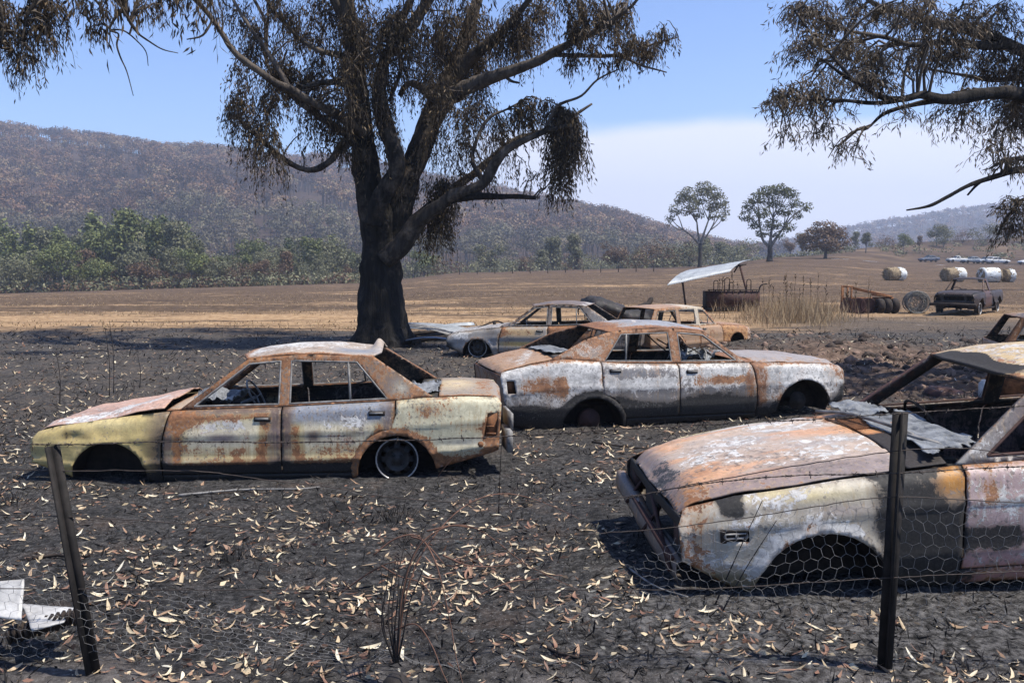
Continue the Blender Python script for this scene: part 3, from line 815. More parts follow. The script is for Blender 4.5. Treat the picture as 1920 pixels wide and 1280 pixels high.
def style_sedan(x, y, z, face):
    n = len(x); s = np.sign(y) + (y == 0)
    off = s * 3.1
    low = fbm(x * 2.1 + 3, z * 2.4 + off, 1, 4)
    P, Wr = pick(n, (.44, .37, .18), .10, .14, .05)
    Rr, Aa, So, Fl = [Wr[:, i] for i in range(4)]
    olive, grey, brown, blue = (.50, .385, .155), (.30, .29, .27), (.15, .105, .085), (.25, .27, .31)
    if face == 'wing':
        P = lerp(P, olive, np.ones(n)); Rr[:] = .02
        So += .50 * smooth(.82, 1.22, x) * smooth(.75, .35, z) + .42 * smooth(.16, .03, z)
        P = lerp(P, brown, .8 * smooth(1.02, 1.20, x))
        So += .48 * bl(x, z, .52, .44, .16, .035) + .5 * bl(x, z, .35, .46, .05, .07)
        P = lerp(P, (.60, .49, .24), bl(x, z, .7, .56, .35, .05))
    elif face in ('door0', 'door1'):
        a, b = (1.22, 2.30) if face == 'door0' else (2.31, 3.36)
        u, v = (x - a) / (b - a), (z - .09) / (.60)
        e = rbox(u, v) + (low - .5) * .10
        P = lerp(P, brown, smooth(.17, .08, e)); P = lerp(P, (.66, .59, .42), smooth(.16, .24, e))
        Rr += .62 * np.exp(-((e - .145) / .055) ** 2) * (1 if face == 'door0' else .8)
        Rr += .26 * smooth(.13, .3, e) * (.5 + fbm(x * 5, z * 9, 4, 3)) * .7
        Aa += .46 * bl(x, z, a + .62, .58, .42, .07) + .24 * smooth(.2, .3, e)
        So += 1.0 * smooth(.25, .06, v) + .30 * smooth(.09, .02, np.minimum(u, 1 - u))
        P = lerp(P, (.52, .40, .13), .75 * bl(x, z, (a + b) / 2, .27, .40, .055, 3))
        Rr += .20 * bl(x, z, (a + b) / 2, .26, .42, .09, 4)
        P = lerp(P, (.66, .60, .42), bl(x, z, (a + b) / 2, .285, .48, .016))
        if face == 'door0':
            g = bl(x, z, a + .55, .42, .15, .045, 3); P = lerp(P, (.22, .175, .17), g); Rr -= .5 * g; Aa -= .5 * g
            g = bl(x, z, b, .44, .13, .07, 3); P = lerp(P, (.19, .14, .13), g); Rr -= .5 * g; Aa -= .5 * g
            Rr += .5 * bl(x, z, a + .2, .60, .16, .10)
        else:
            g = bl(x, z, a + .29, .43, .075, .06, 3); P = lerp(P, (.12, .085, .075), g); Rr -= .5 * g; Aa -= .5 * g
            g = smooth(.50, .60, z) * smooth(.05, .15, u) * smooth(1.0, .8, u); P = lerp(P, blue, g); Rr -= .40 * g; Aa -= .15 * g; Fl += .40 * g
            Rr += .3 * smooth(.9, 1.0, u)
    elif face == 'quarter':
        P = lerp(P, (.56, .52, .36), np.ones(n))
        Rr += .10 + .38 * bl(x, z, 3.7, .66, .22, .10) + .30 * bl(x, z, 4.1, .50, .2, .05)
        d = np.hypot(x - 3.36, z - .07)
        Rr += .75 * np.exp(-((d - .39) / .045) ** 2)
        So += .45 * bl(x, z, 3.41, .55, .05, .12) - .1
        Rr += .5 * smooth(4.05, 4.25, x) * smooth(.62, .45, z); Rr += .55 * smooth(.30, .18, z)
        P = lerp(P, (.26, .27, .27), .8 * bl(x, z, 4.0, .36, .25, .03))
        P = lerp(P, (.66, .58, .40), bl(x, z, 4.0, .31, .28, .014))
        Aa += .28 * bl(x, z, 4.0, .66, .25, .06)
    elif face == 'sill':
        So += .75; Rr += .3 * smooth(2.6, 3.0, x)
    elif face == 'pillar':
        Rr += .42; P = lerp(P, (.20, .15, .12), np.ones(n))
        c = smooth(3.22, 3.34, x - (1.0 - z) * .0) * smooth(.72, .8, z)
        Aa += .10; Rr -= .18 * bl(x, z, 3.38, .95, .09, .13); So -= .1
        P = lerp(P, (.52, .48, .38), .9 * bl(x, z, 3.4, .85, .07, .07)); Aa += .4 * bl(x, z, 3.22, 1.07, .05, .04) + .35 * bl(x, z, 3.52, .80, .06, .05)
        So += .55 * smooth(1.95, 1.55, x) * smooth(1.1, .9, z)
    elif face == 'bonnet':
        P = lerp(P, (.56, .35, .26), np.ones(n)); Rr += .10 * low; Aa += .16 + .35 * bl(x, y, .9, -.35, .35, .25) + .25 * bl(x, y, .4, -.5, .3, .2)
        So += .3 * bl(x, y, 1.15, .2, .1, .5)
    elif face == 'scuttle':
        P = lerp(P, (.42, .33, .24), np.ones(n)); Rr += .28; So += .2 * low
    elif face == 'roof':
        P = lerp(P, (.45, .37, .30), np.ones(n))
        Aa += .46 * bl(x, y, 2.35, -.05, .7, .42, 4); Rr += .52 * smooth(-.44, -.55, y) + .40 * smooth(2.0, 1.9, x)
        g = bl(x, y, 2.95, -.28, .24, .16, 3); P = lerp(P, blue, g); Aa -= .5 * g; Rr -= .3 * g; Fl += .35 * g
        Rr += .4 * bl(x, y, 2.6, -.3, .13, .1)
    elif face == 'deck':
        So += .6; Fl += .3
    elif face == 'boot':
        P = lerp(P, (.30, .26, .22), np.ones(n)); Rr += .20
        g = bl(x, y, 3.9, -.05, .17, .30); P = lerp(P, (.70, .56, .34), g); Aa += .25 * g
        Rr += .4 * smooth(-.60, -.72, y) + .22 * bl(x, y, 4.2, 0, .1, .8)
    else:
        Rr += .42; So += .15 * low
    return P, Wr
def bump_bonnet1(P):
    x, y, z = P.T
    P[:, 2] += .055 * smooth(.75, 1.2, x) * smooth(.9, .3, np.abs(y + .1)) + .012 * np.sin(x * 9) * np.exp(-((y + .5) / .2) ** 2) + (fbm(x * 5, y * 5, 3, 3) - .5) * .025
    return P
def torn_roof(P):
    x, y, z = P.T
    P[:, 2] += -.035 * bl(x, y, 2.9, -.15, .2, .3) + .10 * bl(x, y, 3.14, .0, .07, .14) * smooth(3.02, 3.14, x) + (fbm(x * 5, y * 5, 3, 3) - .5) * .018
    return P
def wing_dent1(x, y, z):
    y = y - .035 * bl(x, z, .42, .44, .10, .05) - .02 * bl(x, z, .62, .52, .10, .06) + (fbm(x * 6, z * 6, 2, 2) - .5) * .02
    return x, y, z
spec1 = dict(SED, bonnet_dent=bump_bonnet1, roof_dent=torn_roof, wing_dent=wing_dent1,
             tail_holes=[[(4.17, .40), (4.29, .40), (4.31, .62), (4.21, .62)]], rear_holes=[[(-.72, .42), (-.42, .42), (-.42, .62), (-.72, .62)], [(.42, .42), (.72, .42), (.72, .62), (.42, .62)]])
car1 = empty('burnt_sedan', (-4.47, 8.93, -.065), R(3.2), 'burnt yellow and rust four-door sedan facing left with one bare rear wheel rim', 'car', 'burnt out cars in the paddock')
b1 = Car(spec1, car1, style_sedan, .028); b1.build()
b1.wheel(1, -1, r=.20, z=.195)
def tail_lamp(B, x, z0, z1, sg, mat, face_y=None):
    mb = MB(); y = float(B.W(x, (z0 + z1) / 2))
    mb.box((x, sg * (y - .035), (z0 + z1) / 2), (.12, .03, z1 - z0)); 
    mb.box((x - .01, sg * (y - .016), z0 + (z1 - z0) * .45), (.075, .014, .012)); mb.box((x + .0, sg * (y - .016), z0 + (z1 - z0) * .15), (.09, .014, .02))
    mb.build('tail_lamp', mat, B.root)
tail_lamp(b1, 4.24, .39, .62, -1, M['rusty'])
mb = MB(); mb.lathe([(0, .012), (.022, .010), (.03, 0), (.03, -.01)], 14, 'y', (4.14, -float(b1.W(4.14, .33)) - .004, .33)); mb.V[0][:, 1] = 2 * (-float(b1.W(4.14, .33)) - .004) - mb.V[0][:, 1]
mb.build('side_marker', M['rusty'], car1)
mb = MB()                                                         # bumper bracket left standing proud of the tail
mb.box((4.40, -.52, .34), (.05, .42, .20), rz=.1); mb.box((4.42, -.3, .50), (.03, .5, .16), rz=.1); mb.build('bumper_mount', M['ashmetal'], car1)
def slumped_glass(name, c, d, seed, n=22, mat='slag', parent=None, rz=0.0, flat=.06):
    r = np.random.default_rng(seed)
    g = np.linspace(-1, 1, n); X, Y = np.meshgrid(g, g, indexing='ij')
    Z = (fbm(X * 2.2 + seed, Y * 2.2, 1, 4) - .5) * 2.2 * flat + (fbm(X * 7 + seed, Y * 7, 1, 3) - .5) * .9 * flat
    edge = np.maximum(np.abs(X), np.abs(Y)); k = (fbm(X * 3 + seed * 2, Y * 3, 7, 3) - .5) * .6
    keep = (edge + k) < .93
    V = np.stack([X * d[0], Y * d[1], Z], -1).reshape(-1, 3)
    ca, sa = math.cos(rz), math.sin(rz); V[:, :2] = V[:, :2] @ np.array([[ca, sa], [-sa, ca]])
    idx = np.arange(n * n).reshape(n, n)
    kk = keep[:-1, :-1] & keep[1:, :-1] & keep[:-1, 1:] & keep[1:, 1:]
    F = np.stack([idx[:-1, :-1], idx[1:, :-1], idx[1:, 1:], idx[:-1, 1:]], -1)[kk]
    T = np.concatenate([F[:, [0, 1, 2]], F[:, [0, 2, 3]]])
    u = np.unique(T); mp = np.zeros(len(V), int); mp[u] = np.arange(len(u)); V = V[u] + np.array(c); T = mp[T]
    V2, F2 = thicken(V, T, .006)
    return link(name, mesh_data(name, V2, F2, M[mat], True), parent)
slumped_glass('slumped_glass', (3.62, -.25, .81), (.16, .34), 3, parent=car1, flat=.05)
slumped_glass('slumped_glass', (1.62, -.25, .74), (.22, .30), 5, parent=car1, flat=.10)

# ------------------------------------------------------------------ car 2: the white and rust sedan in the middle
SPEC2 = dict(L=4.70, w=.84, x0=.02, near=1,
    belt=[(0, .61), (.3, .655), (.9, .69), (1.45, .70), (2.4, .715), (3.1, .735), (3.5, .78), (3.95, .82), (4.3, .76), (4.70, .66)],
    bot=[(0, .17), (.25, .10), (1.2, .0), (3.0, -.04), (4.1, -.06), (4.4, -.03), (4.70, .10)],
    arch=[(.66, .07, .40), (3.56, -.06, .40)], doors=(1.35, 2.42, 3.44), sillh=.07, bend=.06, crease=.60, rib=.3, lean=.38, rake=.07,
    glass=dict(outer=[(1.46, .705), (1.98, 1.10), (2.5, 1.155), (3.22, 1.135), (3.62, 1.03), (4.1, .80), (3.9, .815), (3.5, .775), (3.1, .738), (2.4, .718)],
               holes=[[(1.60, .735), (2.01, 1.055), (2.36, 1.09), (2.36, .745)], [(2.49, .748), (2.49, 1.095), (3.12, 1.085), (3.38, .775)]],
               bars=[((3.10, .755), (3.05, 1.085))]),
    roof=[(1.95, 1.10), (2.3, 1.15), (2.7, 1.165), (3.1, 1.145), (3.30, 1.12)], rcrown=.055,
    bonnet=(.02, 1.33), scuttle=(1.345, 1.53), boot=(3.62, 4.02, 4.68), bcrown=.05, kcrown=.03,
    tail_holes=[[(4.52, .42), (4.62, .42), (4.63, .57), (4.54, .57)]])
def style_car2(x, y, z, face):
    n = len(x); s = np.sign(y) + (y == 0)
    low = fbm(x * 1.9 + 7, z * 2.6 + s * 5, 1, 4); strk = fbm(x * 7 + s, z * 1.2, 3, 3)
    P, Wr = pick(n, (.23, .215, .205), .20, .36, .16)
    Rr, Aa, So, Fl = [Wr[:, i] for i in range(4)]
    if face in ('wing', 'door0', 'door1', 'quarter', 'sill'):
        So += 1.15 * smooth(.40, .02, z) * (.6 + .8 * low) * (1 - .45 * (face == 'wing')); Fl += .22 * smooth(.42, .2, z)
        Aa += .26 * smooth(.36, .48, z); Rr += .35 * np.clip(strk - .5, 0, 1) * 2
    if face == 'wing':
        Aa += .20; Rr += .42 * smooth(1.12, 1.3, x) + .30 * bl(x, z, .1, .55, .12, .1); So += .40 * smooth(.25, .05, x) * smooth(.5, .3, z); Fl += .2 * smooth(.4, .1, x)
        Rr += .35 * smooth(.64, .68, z)
    elif face == 'door0':
        g = bl(x, z, 1.8, .50, .38, .06, 3); Rr += .42 * g
        Rr += .5 * bl(x, z, 1.45, .45, .06, .25); So += .34 * bl(x, z, 1.9, .30, .5, .09, 4); Aa += .4 * bl(x, z, 1.9, .16, .45, .05, 4)
        Aa += .18 * bl(x, z, 1.9, .60, .5, .04)
    elif face == 'door1':
        Aa += .30 * bl(x, z, 2.85, .48, .45, .06, 4); g = bl(x, z, 2.9, .62, .4, .07); P = lerp(P, (.2, .2, .21), g); Aa -= .3 * g
        So += .32 * bl(x, z, 3.2, .36, .16, .16) + .2 * bl(x, z, 2.8, .2, .4, .08); Fl += .32 * bl(x, z, 2.8, .22, .45, .09)
    elif face == 'quarter':
        d = np.hypot(x - 3.56, z + .06)
        So += .7 * smooth(.56, .44, d) * smooth(4.1, 3.8, x)
        Rr += .55 * bl(x, z, 3.98, .48, .12, .13, 3) + .50 * bl(x, z, 4.28, .52, .16, .10, 3) + .35 * smooth(.72, .82, z)
        Aa += .22 * bl(x, z, 3.75, .62, .2, .15) + .2; So += .38 * bl(x, z, 4.35, .17, .22, .11, 3); Fl += .25 * bl(x, z, 4.3, .2, .3, .15)
        P = lerp(P, (.24, .22, .21), bl(x, z, 4.2, .68, .3, .08))
    elif face == 'sill': So += .6
    elif face == 'pillar':
        Aa += .12 + .22 * bl(x, z, 3.65, .92, .3, .12); Rr += .36 + .2 * smooth(3.5, 3.2, x) * smooth(1.02, 1.12, z)
    elif face == 'bonnet':
        P = lerp(P, (.33, .30, .29), np.ones(n)); Aa -= .15; Rr += .25 * np.clip(np.abs(y) - .45, 0, 1) * 2 + .20 * low
    elif face == 'scuttle': Rr += .5
    elif face == 'roof':
        P = lerp(P, (.31, .32, .345), np.ones(n)); Aa -= .22; Rr += .02
        Rr += .58 * smooth(.40, .60, y) + .50 * smooth(3.0, 3.25, x) + .38 * smooth(-.45, -.6, y) + .2 * low * smooth(2.5, 3, x)
        Aa += .6 * bl(x - .3 * (y - .1), y, 2.75, .12, .028, .2, 4)
    elif face == 'boot':
        P = lerp(P, (.42, .27, .18), np.ones(n)); Rr += .34 * low + .05; Aa += .32 * bl(x - .4 * y, y, 4.15, 0, .08, .5) + .15 * bl(x, y, 4.4, .3, .1, .3)
    elif face == 'deck': So += .5; Fl += .3
    elif face == 'tail': Aa += .05; Rr += .35; So += .3 * low
    else: Rr += .3; So += .4
    return P, Wr
def sag_bonnet2(P):
    x, y, z = P.T
    P[:, 2] += (fbm(x * 3, y * 3, 5, 3) - .5) * .03 + .015 * smooth(.15, .0, x)
    return P
spec2 = dict(SPEC2, bonnet_dent=sag_bonnet2)
car2 = empty('burnt_sedan', (4.215, 12.66, -.02), 3.401, 'burnt white and rust four-door sedan facing right in the middle of the group', 'car', 'burnt out cars in the paddock')
b2 = Car(spec2, car2, style_car2, .032); b2.build()
mb = MB()
y2 = float(b2.W(3.56, .3))
mb.lathe([(0, y2 - .10), (.03, y2 - .09), (.045, y2 - .12), (.10, y2 - .125), (.105, y2 - .14), (.135, y2 - .145), (.14, y2 - .21), (.05, y2 - .22)], 24, 'y', (3.56, 0, .05))
mb.build('brake_drum', M['browned'], car2)
for xa_, za_ in ((3.56, .08), (.66, .16)):
    mb = MB(); mb.tube(np.array([[xa_, -.6, za_], [xa_, .6, za_]]), .032, 8); mb.build('axle', M['soot'], car2)
mb = MB(); y2 = float(b2.W(.66, .3)); mb.lathe([(0, y2 - .14), (.05, y2 - .14), (.06, y2 - .18), (.12, y2 - .18), (.12, y2 - .2), (0, y2 - .2)], 20, 'y', (.66, 0, .17)); mb.build('brake_disc', M['soot'], car2)
mb = MB(); mb.box((4.575, float(b2.W(4.57, .5)) - .05, .495), (.10, .02, .15)); mb.build('tail_lamp', M['rusty'], car2)
slumped_glass('slumped_glass', (3.84, .0, .872), (.20, .50), 8, parent=car2, flat=.016, mat='slag')
slumped_glass('slumped_glass', (1.95, .15, .76), (.25, .35), 12, parent=car2, flat=.13)
# the sagging windscreen surround and scraps of trim inside it
mb = MB()
for k in range(5):
    a = np.array([1.75 + .1 * k, .45 - .1 * k, .74]); mb.tube(spline(np.array([a, a + (.15, -.1, .12), a + (.36, -.05, .08 + .05 * k)]), 4), .009, 4)
mb.build('burnt_trim', M['soot'], car2)

# ------------------------------------------------------------------ car 3: the sedan close to the fence on the right
SPEC3 = dict(L=4.35, w=.80, x0=-.05, near=-1, driver=1,
    belt=[(-.06, .445), (.25, .53), (.8, .60), (1.45, .645), (2.5, .665), (3.4, .69), (4.35, .68)],
    bot=[(-.06, .20), (.25, .01), (1.2, -.02), (3.0, -.02), (3.8, .02), (4.35, .2)],
    arch=[(.70, -.03, .375), (3.38, -.03, .37)], doors=(1.47, 2.52, 3.42), sillh=.09, bend=.03, crease=.72, rib=.25,
    glass=dict(outer=[(1.47, .648), (2.02, 1.055), (2.6, 1.10), (3.2, 1.08), (3.72, .70), (3.4, .692), (2.5, .668)],
               holes=[[(1.66, .685), (2.10, 1.02), (2.47, 1.05), (2.47, .70)], [(2.58, .705), (2.58, 1.055), (3.05, 1.04), (3.36, .725)]]),
    roof=[(1.99, 1.055), (2.3, 1.10), (2.7, 1.11), (3.2, 1.085)], rcrown=.055,
    bonnet=(-.04, 1.20), scuttle=(1.215, 1.44), boot=(3.66, 3.76, 4.33), bcrown=.055,
    wing_holes=[[(.16, .305), (.30, .305), (.30, .365), (.16, .365)]],
    nose_holes=[[(-.60, .24), (-.14, .24), (-.14, .36), (-.60, .36)], [(.14, .24), (.60, .24), (.60, .36), (.14, .36)]])
def style_car3(x, y, z, face):
    n = len(x)
    low = fbm(x * 2.2 + 11, y * 2.2 + z * 2, 1, 4)
    P, Wr = pick(n, (.40, .36, .34), .12, .28, .10)
    Rr, Aa, So, Fl = [Wr[:, i] for i in range(4)]
    mauve = (.235, .19, .185)
    if face == 'wing':
        P = lerp(P, (.46, .41, .33), np.ones(n))
        Aa += .20 * smooth(.9, .6, x); Rr += .30 * bl(x, z, .05, .38, .1, .2) + .12 * smooth(.35, .0, x)
        P = lerp(P, (.60, .50, .26), .9 * bl(x, z, .55, .54, .35, .03))
        So += .80 * bl(x, z, .22, .49, .075, .07, 4)
        So += .70 * smooth(.86, 1.06, x) * (1 - .0 * z); Aa -= .5 * smooth(.85, 1.0, x)
        So -= .65 * bl(x, z, 1.43, .57, .10, .10); P = lerp(P, (.48, .22, .045), smooth(1.22, 1.40, x) * smooth(.42, .56, z)); Rr += .12 * smooth(1.3, 1.45, x) * smooth(.45, .6, z)
        d = np.hypot(x - .70, z + .03); g = np.exp(-((d - .41) / .035) ** 2) * smooth(1.1, .85, x); Aa += .5 * g; So -= .5 * g
        P = lerp(P, (.17, .15, .10), smooth(.16, .10, z)); Aa -= .4 * smooth(.17, .10, z); Fl += .12 * smooth(.16, .1, z)
        g = bl(x, z, .62, .385, .16, .045, 3); Fl += .40 * g; Rr += .25 * g
        P = lerp(P, mauve, .7 * bl(x, z, .80, .46, .16, .03)); Fl += .30 * bl(x, z, .75, .52, .3, .03)
    elif face in ('door0', 'door1'):
        P = lerp(P, (.46, .335, .32), np.ones(n)); Aa += .10; Rr += .06
        Rr += .45 * bl(x, z, 1.62, .52, .05, .10) + .25 * smooth(.60, .66, z)
        strk = fbm(x * 18, z * 2.0, 3, 3)
        So += .62 * bl(x, z, 1.62, .26, .30, .09, 3) * (.6 + strk); So += .3 * smooth(.06, .12, z) * smooth(.16, .1, z)
        P = lerp(P, (.56, .27, .24), .7 * smooth(.22, .12, z)); Aa += .18 * bl(x, z, 1.9, .45, .4, .1)
    elif face == 'sill':
        P = lerp(P, (.48, .24, .22), np.ones(n)); Rr += .2; So += .3 * low + .5 * smooth(1.7, 1.45, x)
    elif face == 'quarter': Rr += .3; Aa += .2
    elif face == 'pillar':
        P = lerp(P, (.10, .055, .05), np.ones(n)); Aa -= .1; Rr += .06
        if True:
            e = smooth(2.2, 1.4, x)
            g = e * (y < 0); P = lerp(P, (.34, .325, .305), g * 1.0); Aa += .34 * g; Rr -= .12 * g; So += .25 * g * (fbm(x * 6, z * 2, 1, 3) > .55)
            P = lerp(P, (.115, .052, .045), e * (y > 0)); Rr -= .10 * e * (y > 0)
        Rr += .35 * smooth(2.1, 2.3, x) * smooth(1.0, 1.05, z)
    elif face == 'bonnet':
        P = lerp(P, (.50, .39, .31), np.ones(n))
        st = fbm(x * 2.0, y * 7.5, 3, 4)
        P = lerp(P, (.62, .34, .19), smooth(.48, .60, st)); Aa += .20 * smooth(.50, .40, st) + .10 * low - .02; Rr += .12 * smooth(.5, .65, st)
        g = smooth(-.36, -.56, y) * smooth(-.80, -.6, y) ; P = lerp(P, mauve, .9 * smooth(-.38, -.55, y)); Aa -= .25 * smooth(-.38, -.5, y)
        P = lerp(P, mauve, .85 * smooth(.14, .0, x)); Aa -= .22 * smooth(.2, .05, x)
        P = lerp(P, (.34, .32, .32), .75 * bl(x, y, .55, .10, .30, .06) + .7 * bl(x, y, .95, -.15, .25, .05))
        Fl += .05 + .48 * smooth(.28, .02, x) * (fbm(x * 6, y * 5, 8, 3)) * 1.6 + .36 * bl(x, y, .75, -.50, .42, .07) + .2 * bl(x, y, .5, .1, .3, .12) + .18 * bl(x, y, .9, .45, .12, .1)
        Rr += .38 * bl(x, y, .06, -.5, .10, .14) + .34 * smooth(1.1, 1.19, x) * smooth(-.2, .5, y)
    elif face == 'scuttle':
        P = lerp(P, (.55, .25, .10), np.ones(n)); Rr += .30; So += .75 * smooth(-.02, -.16, y) ; Rr -= .3 * smooth(0, -.1, y); Aa -= .2
    elif face == 'roof':
        P = lerp(P, (.62, .46, .25), np.ones(n)); Aa += .10 + .16 * bl(x, y, 2.6, .1, .5, .35); Rr += .16 + .3 * smooth(2.15, 1.98, x)
        g = smooth(.005, -.012, (x - 2.09 - .03 * np.sin(y * 12) - .04 * smooth(.3, .4, np.abs(y + .02)))) * (bl(x, y, 2.0, .05, 9, .42, 8)); So += 1.1 * g; Rr -= .5 * g; Aa -= .4 * g
        So += .6 * bl(x, y, 2.10, -.52, .08, .10, 4)
    elif face == 'nose': So += .9
    else: Rr += .3; So += .3
    return P, Wr
def bonnet3(P):
    x, y, z = P.T
    P[:, 2] += (fbm(x * 4, y * 4, 5, 3) - .5) * .018 + .012 * bl(x, y, .1, -.3, .12, .15)
    return P
car3 = empty('burnt_sedan', (.919, 5.496, .195), 0, 'burnt pink and cream sedan without wheels right behind the wire fence', 'car', 'burnt out cars in the paddock', rot=(.042, -.036, .078))
b3 = Car(dict(SPEC3, bonnet_dent=bonnet3, bright=0), car3, style_car3, .024); b3.build()
# indicator in the front wing
yw = float(b3.W(.23, .335))
mb = MB(); mb.box((.23, -yw + .018, .335), (.16, .02, .075)); mb.build('lamp_recess', M['soot'], car3)
mb = MB(); q = densify([(.175, .325), (.285, .325), (.295, .337), (.285, .349), (.175, .349), (.168, .337)], .01); q = np.vstack([q, q[:1]])
mb.tube(np.stack([q[:, 0], 0 * q[:, 0] - yw - .002, q[:, 1]], 1), .006, 4, False); mb.tube(np.array([[.23, -yw - .004, .325], [.23, -yw - .004, .349]]), .006, 4); mb.build('side_lamp', M['ashmetal'], car3)
# front bumper hanging crooked before the open nose
pts = []
for t in np.linspace(0, 1, 13):
    pts.append((-.105 + .05 * (1 - t) - .012 * math.sin(math.pi * t), -.66 + 1.40 * t, .115 + .135 * t + .008 * math.sin(t * 11)))
pts = np.array(pts)
prof = [(.035, -.075), (-.012, -.07), (-.024, -.02), (-.020, .045), (-.004, .066), (.040, .060)]
V = [(p[0] + a, p[1], p[2] + b) for p in pts for a, b in prof]
T = np.array([(i * 6 + j, (i + 1) * 6 + j, (i + 1) * 6 + j + 1) for i in range(12) for j in range(5)] + [(i * 6 + j, (i + 1) * 6 + j + 1, i * 6 + j + 1) for i in range(12) for j in range(5)])
V = np.array(V); V += (np.stack([fbm(V[:, 1] * 8, V[:, 2] * 8, k) for k in range(3)], 1) - .5) * .02
def style_bumper(x, y, z, f):
    P, Wr = pick(len(x), (.20, .165, .15), .20, .20, .12, .14); Wr[:, 2] += .3 * smooth(.16, .08, z); Wr[:, 0] += .2 * bl(y, z, -.1, .2, .4, .1)
    return P, Wr
Bb = Car(SPEC3, car3, style_bumper, .05)
a_, b_, c_ = V[T[:, 0]], V[T[:, 1]], V[T[:, 2]]
Bb.emit('bumper', V, T, 'bumper', th=.008, flip=np.cross(b_ - a_, c_ - a_)[:, 0].sum() > 0)
mb = MB()                                                         # bare slam panel and stays inside the open nose
mb.tube(np.array([[.02, -.66, .36], [.0, 0, .38], [.02, .66, .36]]), .014, 6); mb.tube(np.array([[-.10, -.62, .12], [-.06, -.05, .36], [.0, .2, .40]]), .013, 6)
mb.tube(np.array([[-.14, -.1, .16], [.05, -.1, .40]]), .012, 5); mb.tube(np.array([[-.14, .35, .2], [.02, .35, .42]]), .012, 5); mb.tube(np.array([[-.10, -.66, .20], [-.10, .66, .27]]), .02, 6)
mb.box((-.02, -.58, .30), (.05, .16, .16)); mb.box((-.02, .58, .30), (.05, .16, .16)); mb.build('radiator_support', M['browned'], car3)
# fresh-air grille stamped into the scuttle, wiper arms, and the windscreen slumped over it
mb = MB()
for k in range(15):
    xg = 1.245 + .011 * k; mb.box((xg, .17, float(b3.belt(xg)) + .0615), (.0055, .30, .008))
mb.build('air_grille', M['rusty'], car3)
mb = MB(); zz = .725
mb.tube(spline(np.array([[1.22, .56, zz - .03], [1.30, .28, zz + .012], [1.38, -.05, zz + .018], [1.44, -.30, zz]]), 4), .012, 5)
mb.box((1.46, -.38, zz - .008), (.34, .03, .012), rz=-1.15, ry=.05); mb.build('wiper_arm', M['ashmetal'], car3)
slumped_glass('slumped_windscreen', (1.56, -.12, .712), (.22, .52), 21, n=40, parent=car3, flat=.018)
slumped_glass('slumped_windscreen', (1.46, .46, .738), (.17, .20), 27, n=30, parent=car3, flat=.026)

# ------------------------------------------------------------------ car 4: sedan beyond the tree
def style_car4(x, y, z, face):
    n = len(x); low = fbm(x * 2 + 21, z * 2.4 + y, 1, 4)
    P, Wr = pick(n, (.30, .28, .26), .2, .25, .25)
    Rr, Aa, So, Fl = [Wr[:, i] for i in range(4)]
    if face == 'wing':
        Aa += .45 * bl(x, z, .35, .46, .28, .10, 3) + .3 * bl(x, z, .95, .30, .2, .1); Rr += .3 * bl(x, z, .75, .42, .25, .04); So += .3 * bl(x, z, 1.05, .55, .2, .12) + .45 * smooth(.3, .1, x) * smooth(.36, .28, z)
    elif face in ('door0', 'door1'):
        a = 1.22 if face == 'door0' else 2.31
        g = bl(x, z, a + .45, .55, .50, .09, 4); P = lerp(P, (.60, .42, .22), g); Rr += .22 * g + .4 * bl(x, z, a + .1, .55, .1, .1); So -= .3 * g
        So += .30 * bl(x, z, a + .5, .40, .5, .04) + .45 * smooth(.16, .06, z); g = bl(x, z, a + .5, .30, .5, .05, 4); P = lerp(P, (.52, .38, .12), g); Rr += .22 * g
        Rr += .3 * bl(x, z, a + .25, .18, .22, .07)
        Rr += .45 * (face == 'door1')
    elif face == 'pillar': Aa += .35 * smooth(3.1, 3.3, x); Rr += .15; So += .2
    elif face == 'roof': P = lerp(P, (.16, .13, .12), np.ones(n)); Rr += .08; Aa += .35 * smooth(.5, .56, np.abs(y)) + .3 * smooth(2.9, 3.1, x)
    elif face == 'bonnet': Aa += .25; So += .25 * low
    else: So += .3; Rr += .2
    return P, Wr
spec4 = dict(SED, driver=-1)
car4 = empty('burnt_sedan', (-1.262, 19.97, -.03), -.209, 'burnt sedan facing left beside the big tree with orange doors and front wheel rim', 'car', 'burnt out cars in the paddock', scale=(.955, 1, .95))
b4 = Car(spec4, car4, style_car4, .045); b4.build()
b4.wheel(0, -1, r=.21, z=.20)
mb = MB(); mb.box((.92, .1, .66), (.07, .05, .17), rz=.3, ry=-.15); mb.tube(spline(np.array([[.6, -.2, .6], [.9, .3, .72], [1.2, .0, .66]]), 4), .02, 5); mb.build('burnt_trim', M['soot'], car4)

# ------------------------------------------------------------------ car 5: wagon behind the middle sedan
WAG = dict(L=4.15, w=.80, x0=.02, near=1,
    belt=[(0, .56), (.3, .62), (1.4, .69), (2.4, .70), (4.15, .70)], bot=[(0, .2), (.3, .08), (3.7, .05), (4.15, .2)],
    arch=[(.72, .10, .35), (3.25, .10, .36)], doors=(1.30, 2.25, 3.1), lean=.22,
    glass=dict(outer=[(1.42, .695), (1.95, 1.16), (2.5, 1.20), (3.8, 1.18), (4.08, .705)],
               holes=[[(1.58, .73), (1.98, 1.10), (2.16, 1.12), (2.16, .74)], [(2.32, .74), (2.32, 1.13), (2.92, 1.13), (2.92, .74)], [(3.06, .74), (3.06, 1.12), (3.70, 1.11), (3.88, .75)]],
               bars=[((1.85, .74), (1.80, .93))]),
    roof=[(1.92, 1.16), (2.4, 1.20), (3.2, 1.205), (3.82, 1.18)], rcrown=.05, bonnet=(.03, 1.28), scuttle=(1.295, 1.48), boot=None, bcrown=.05)
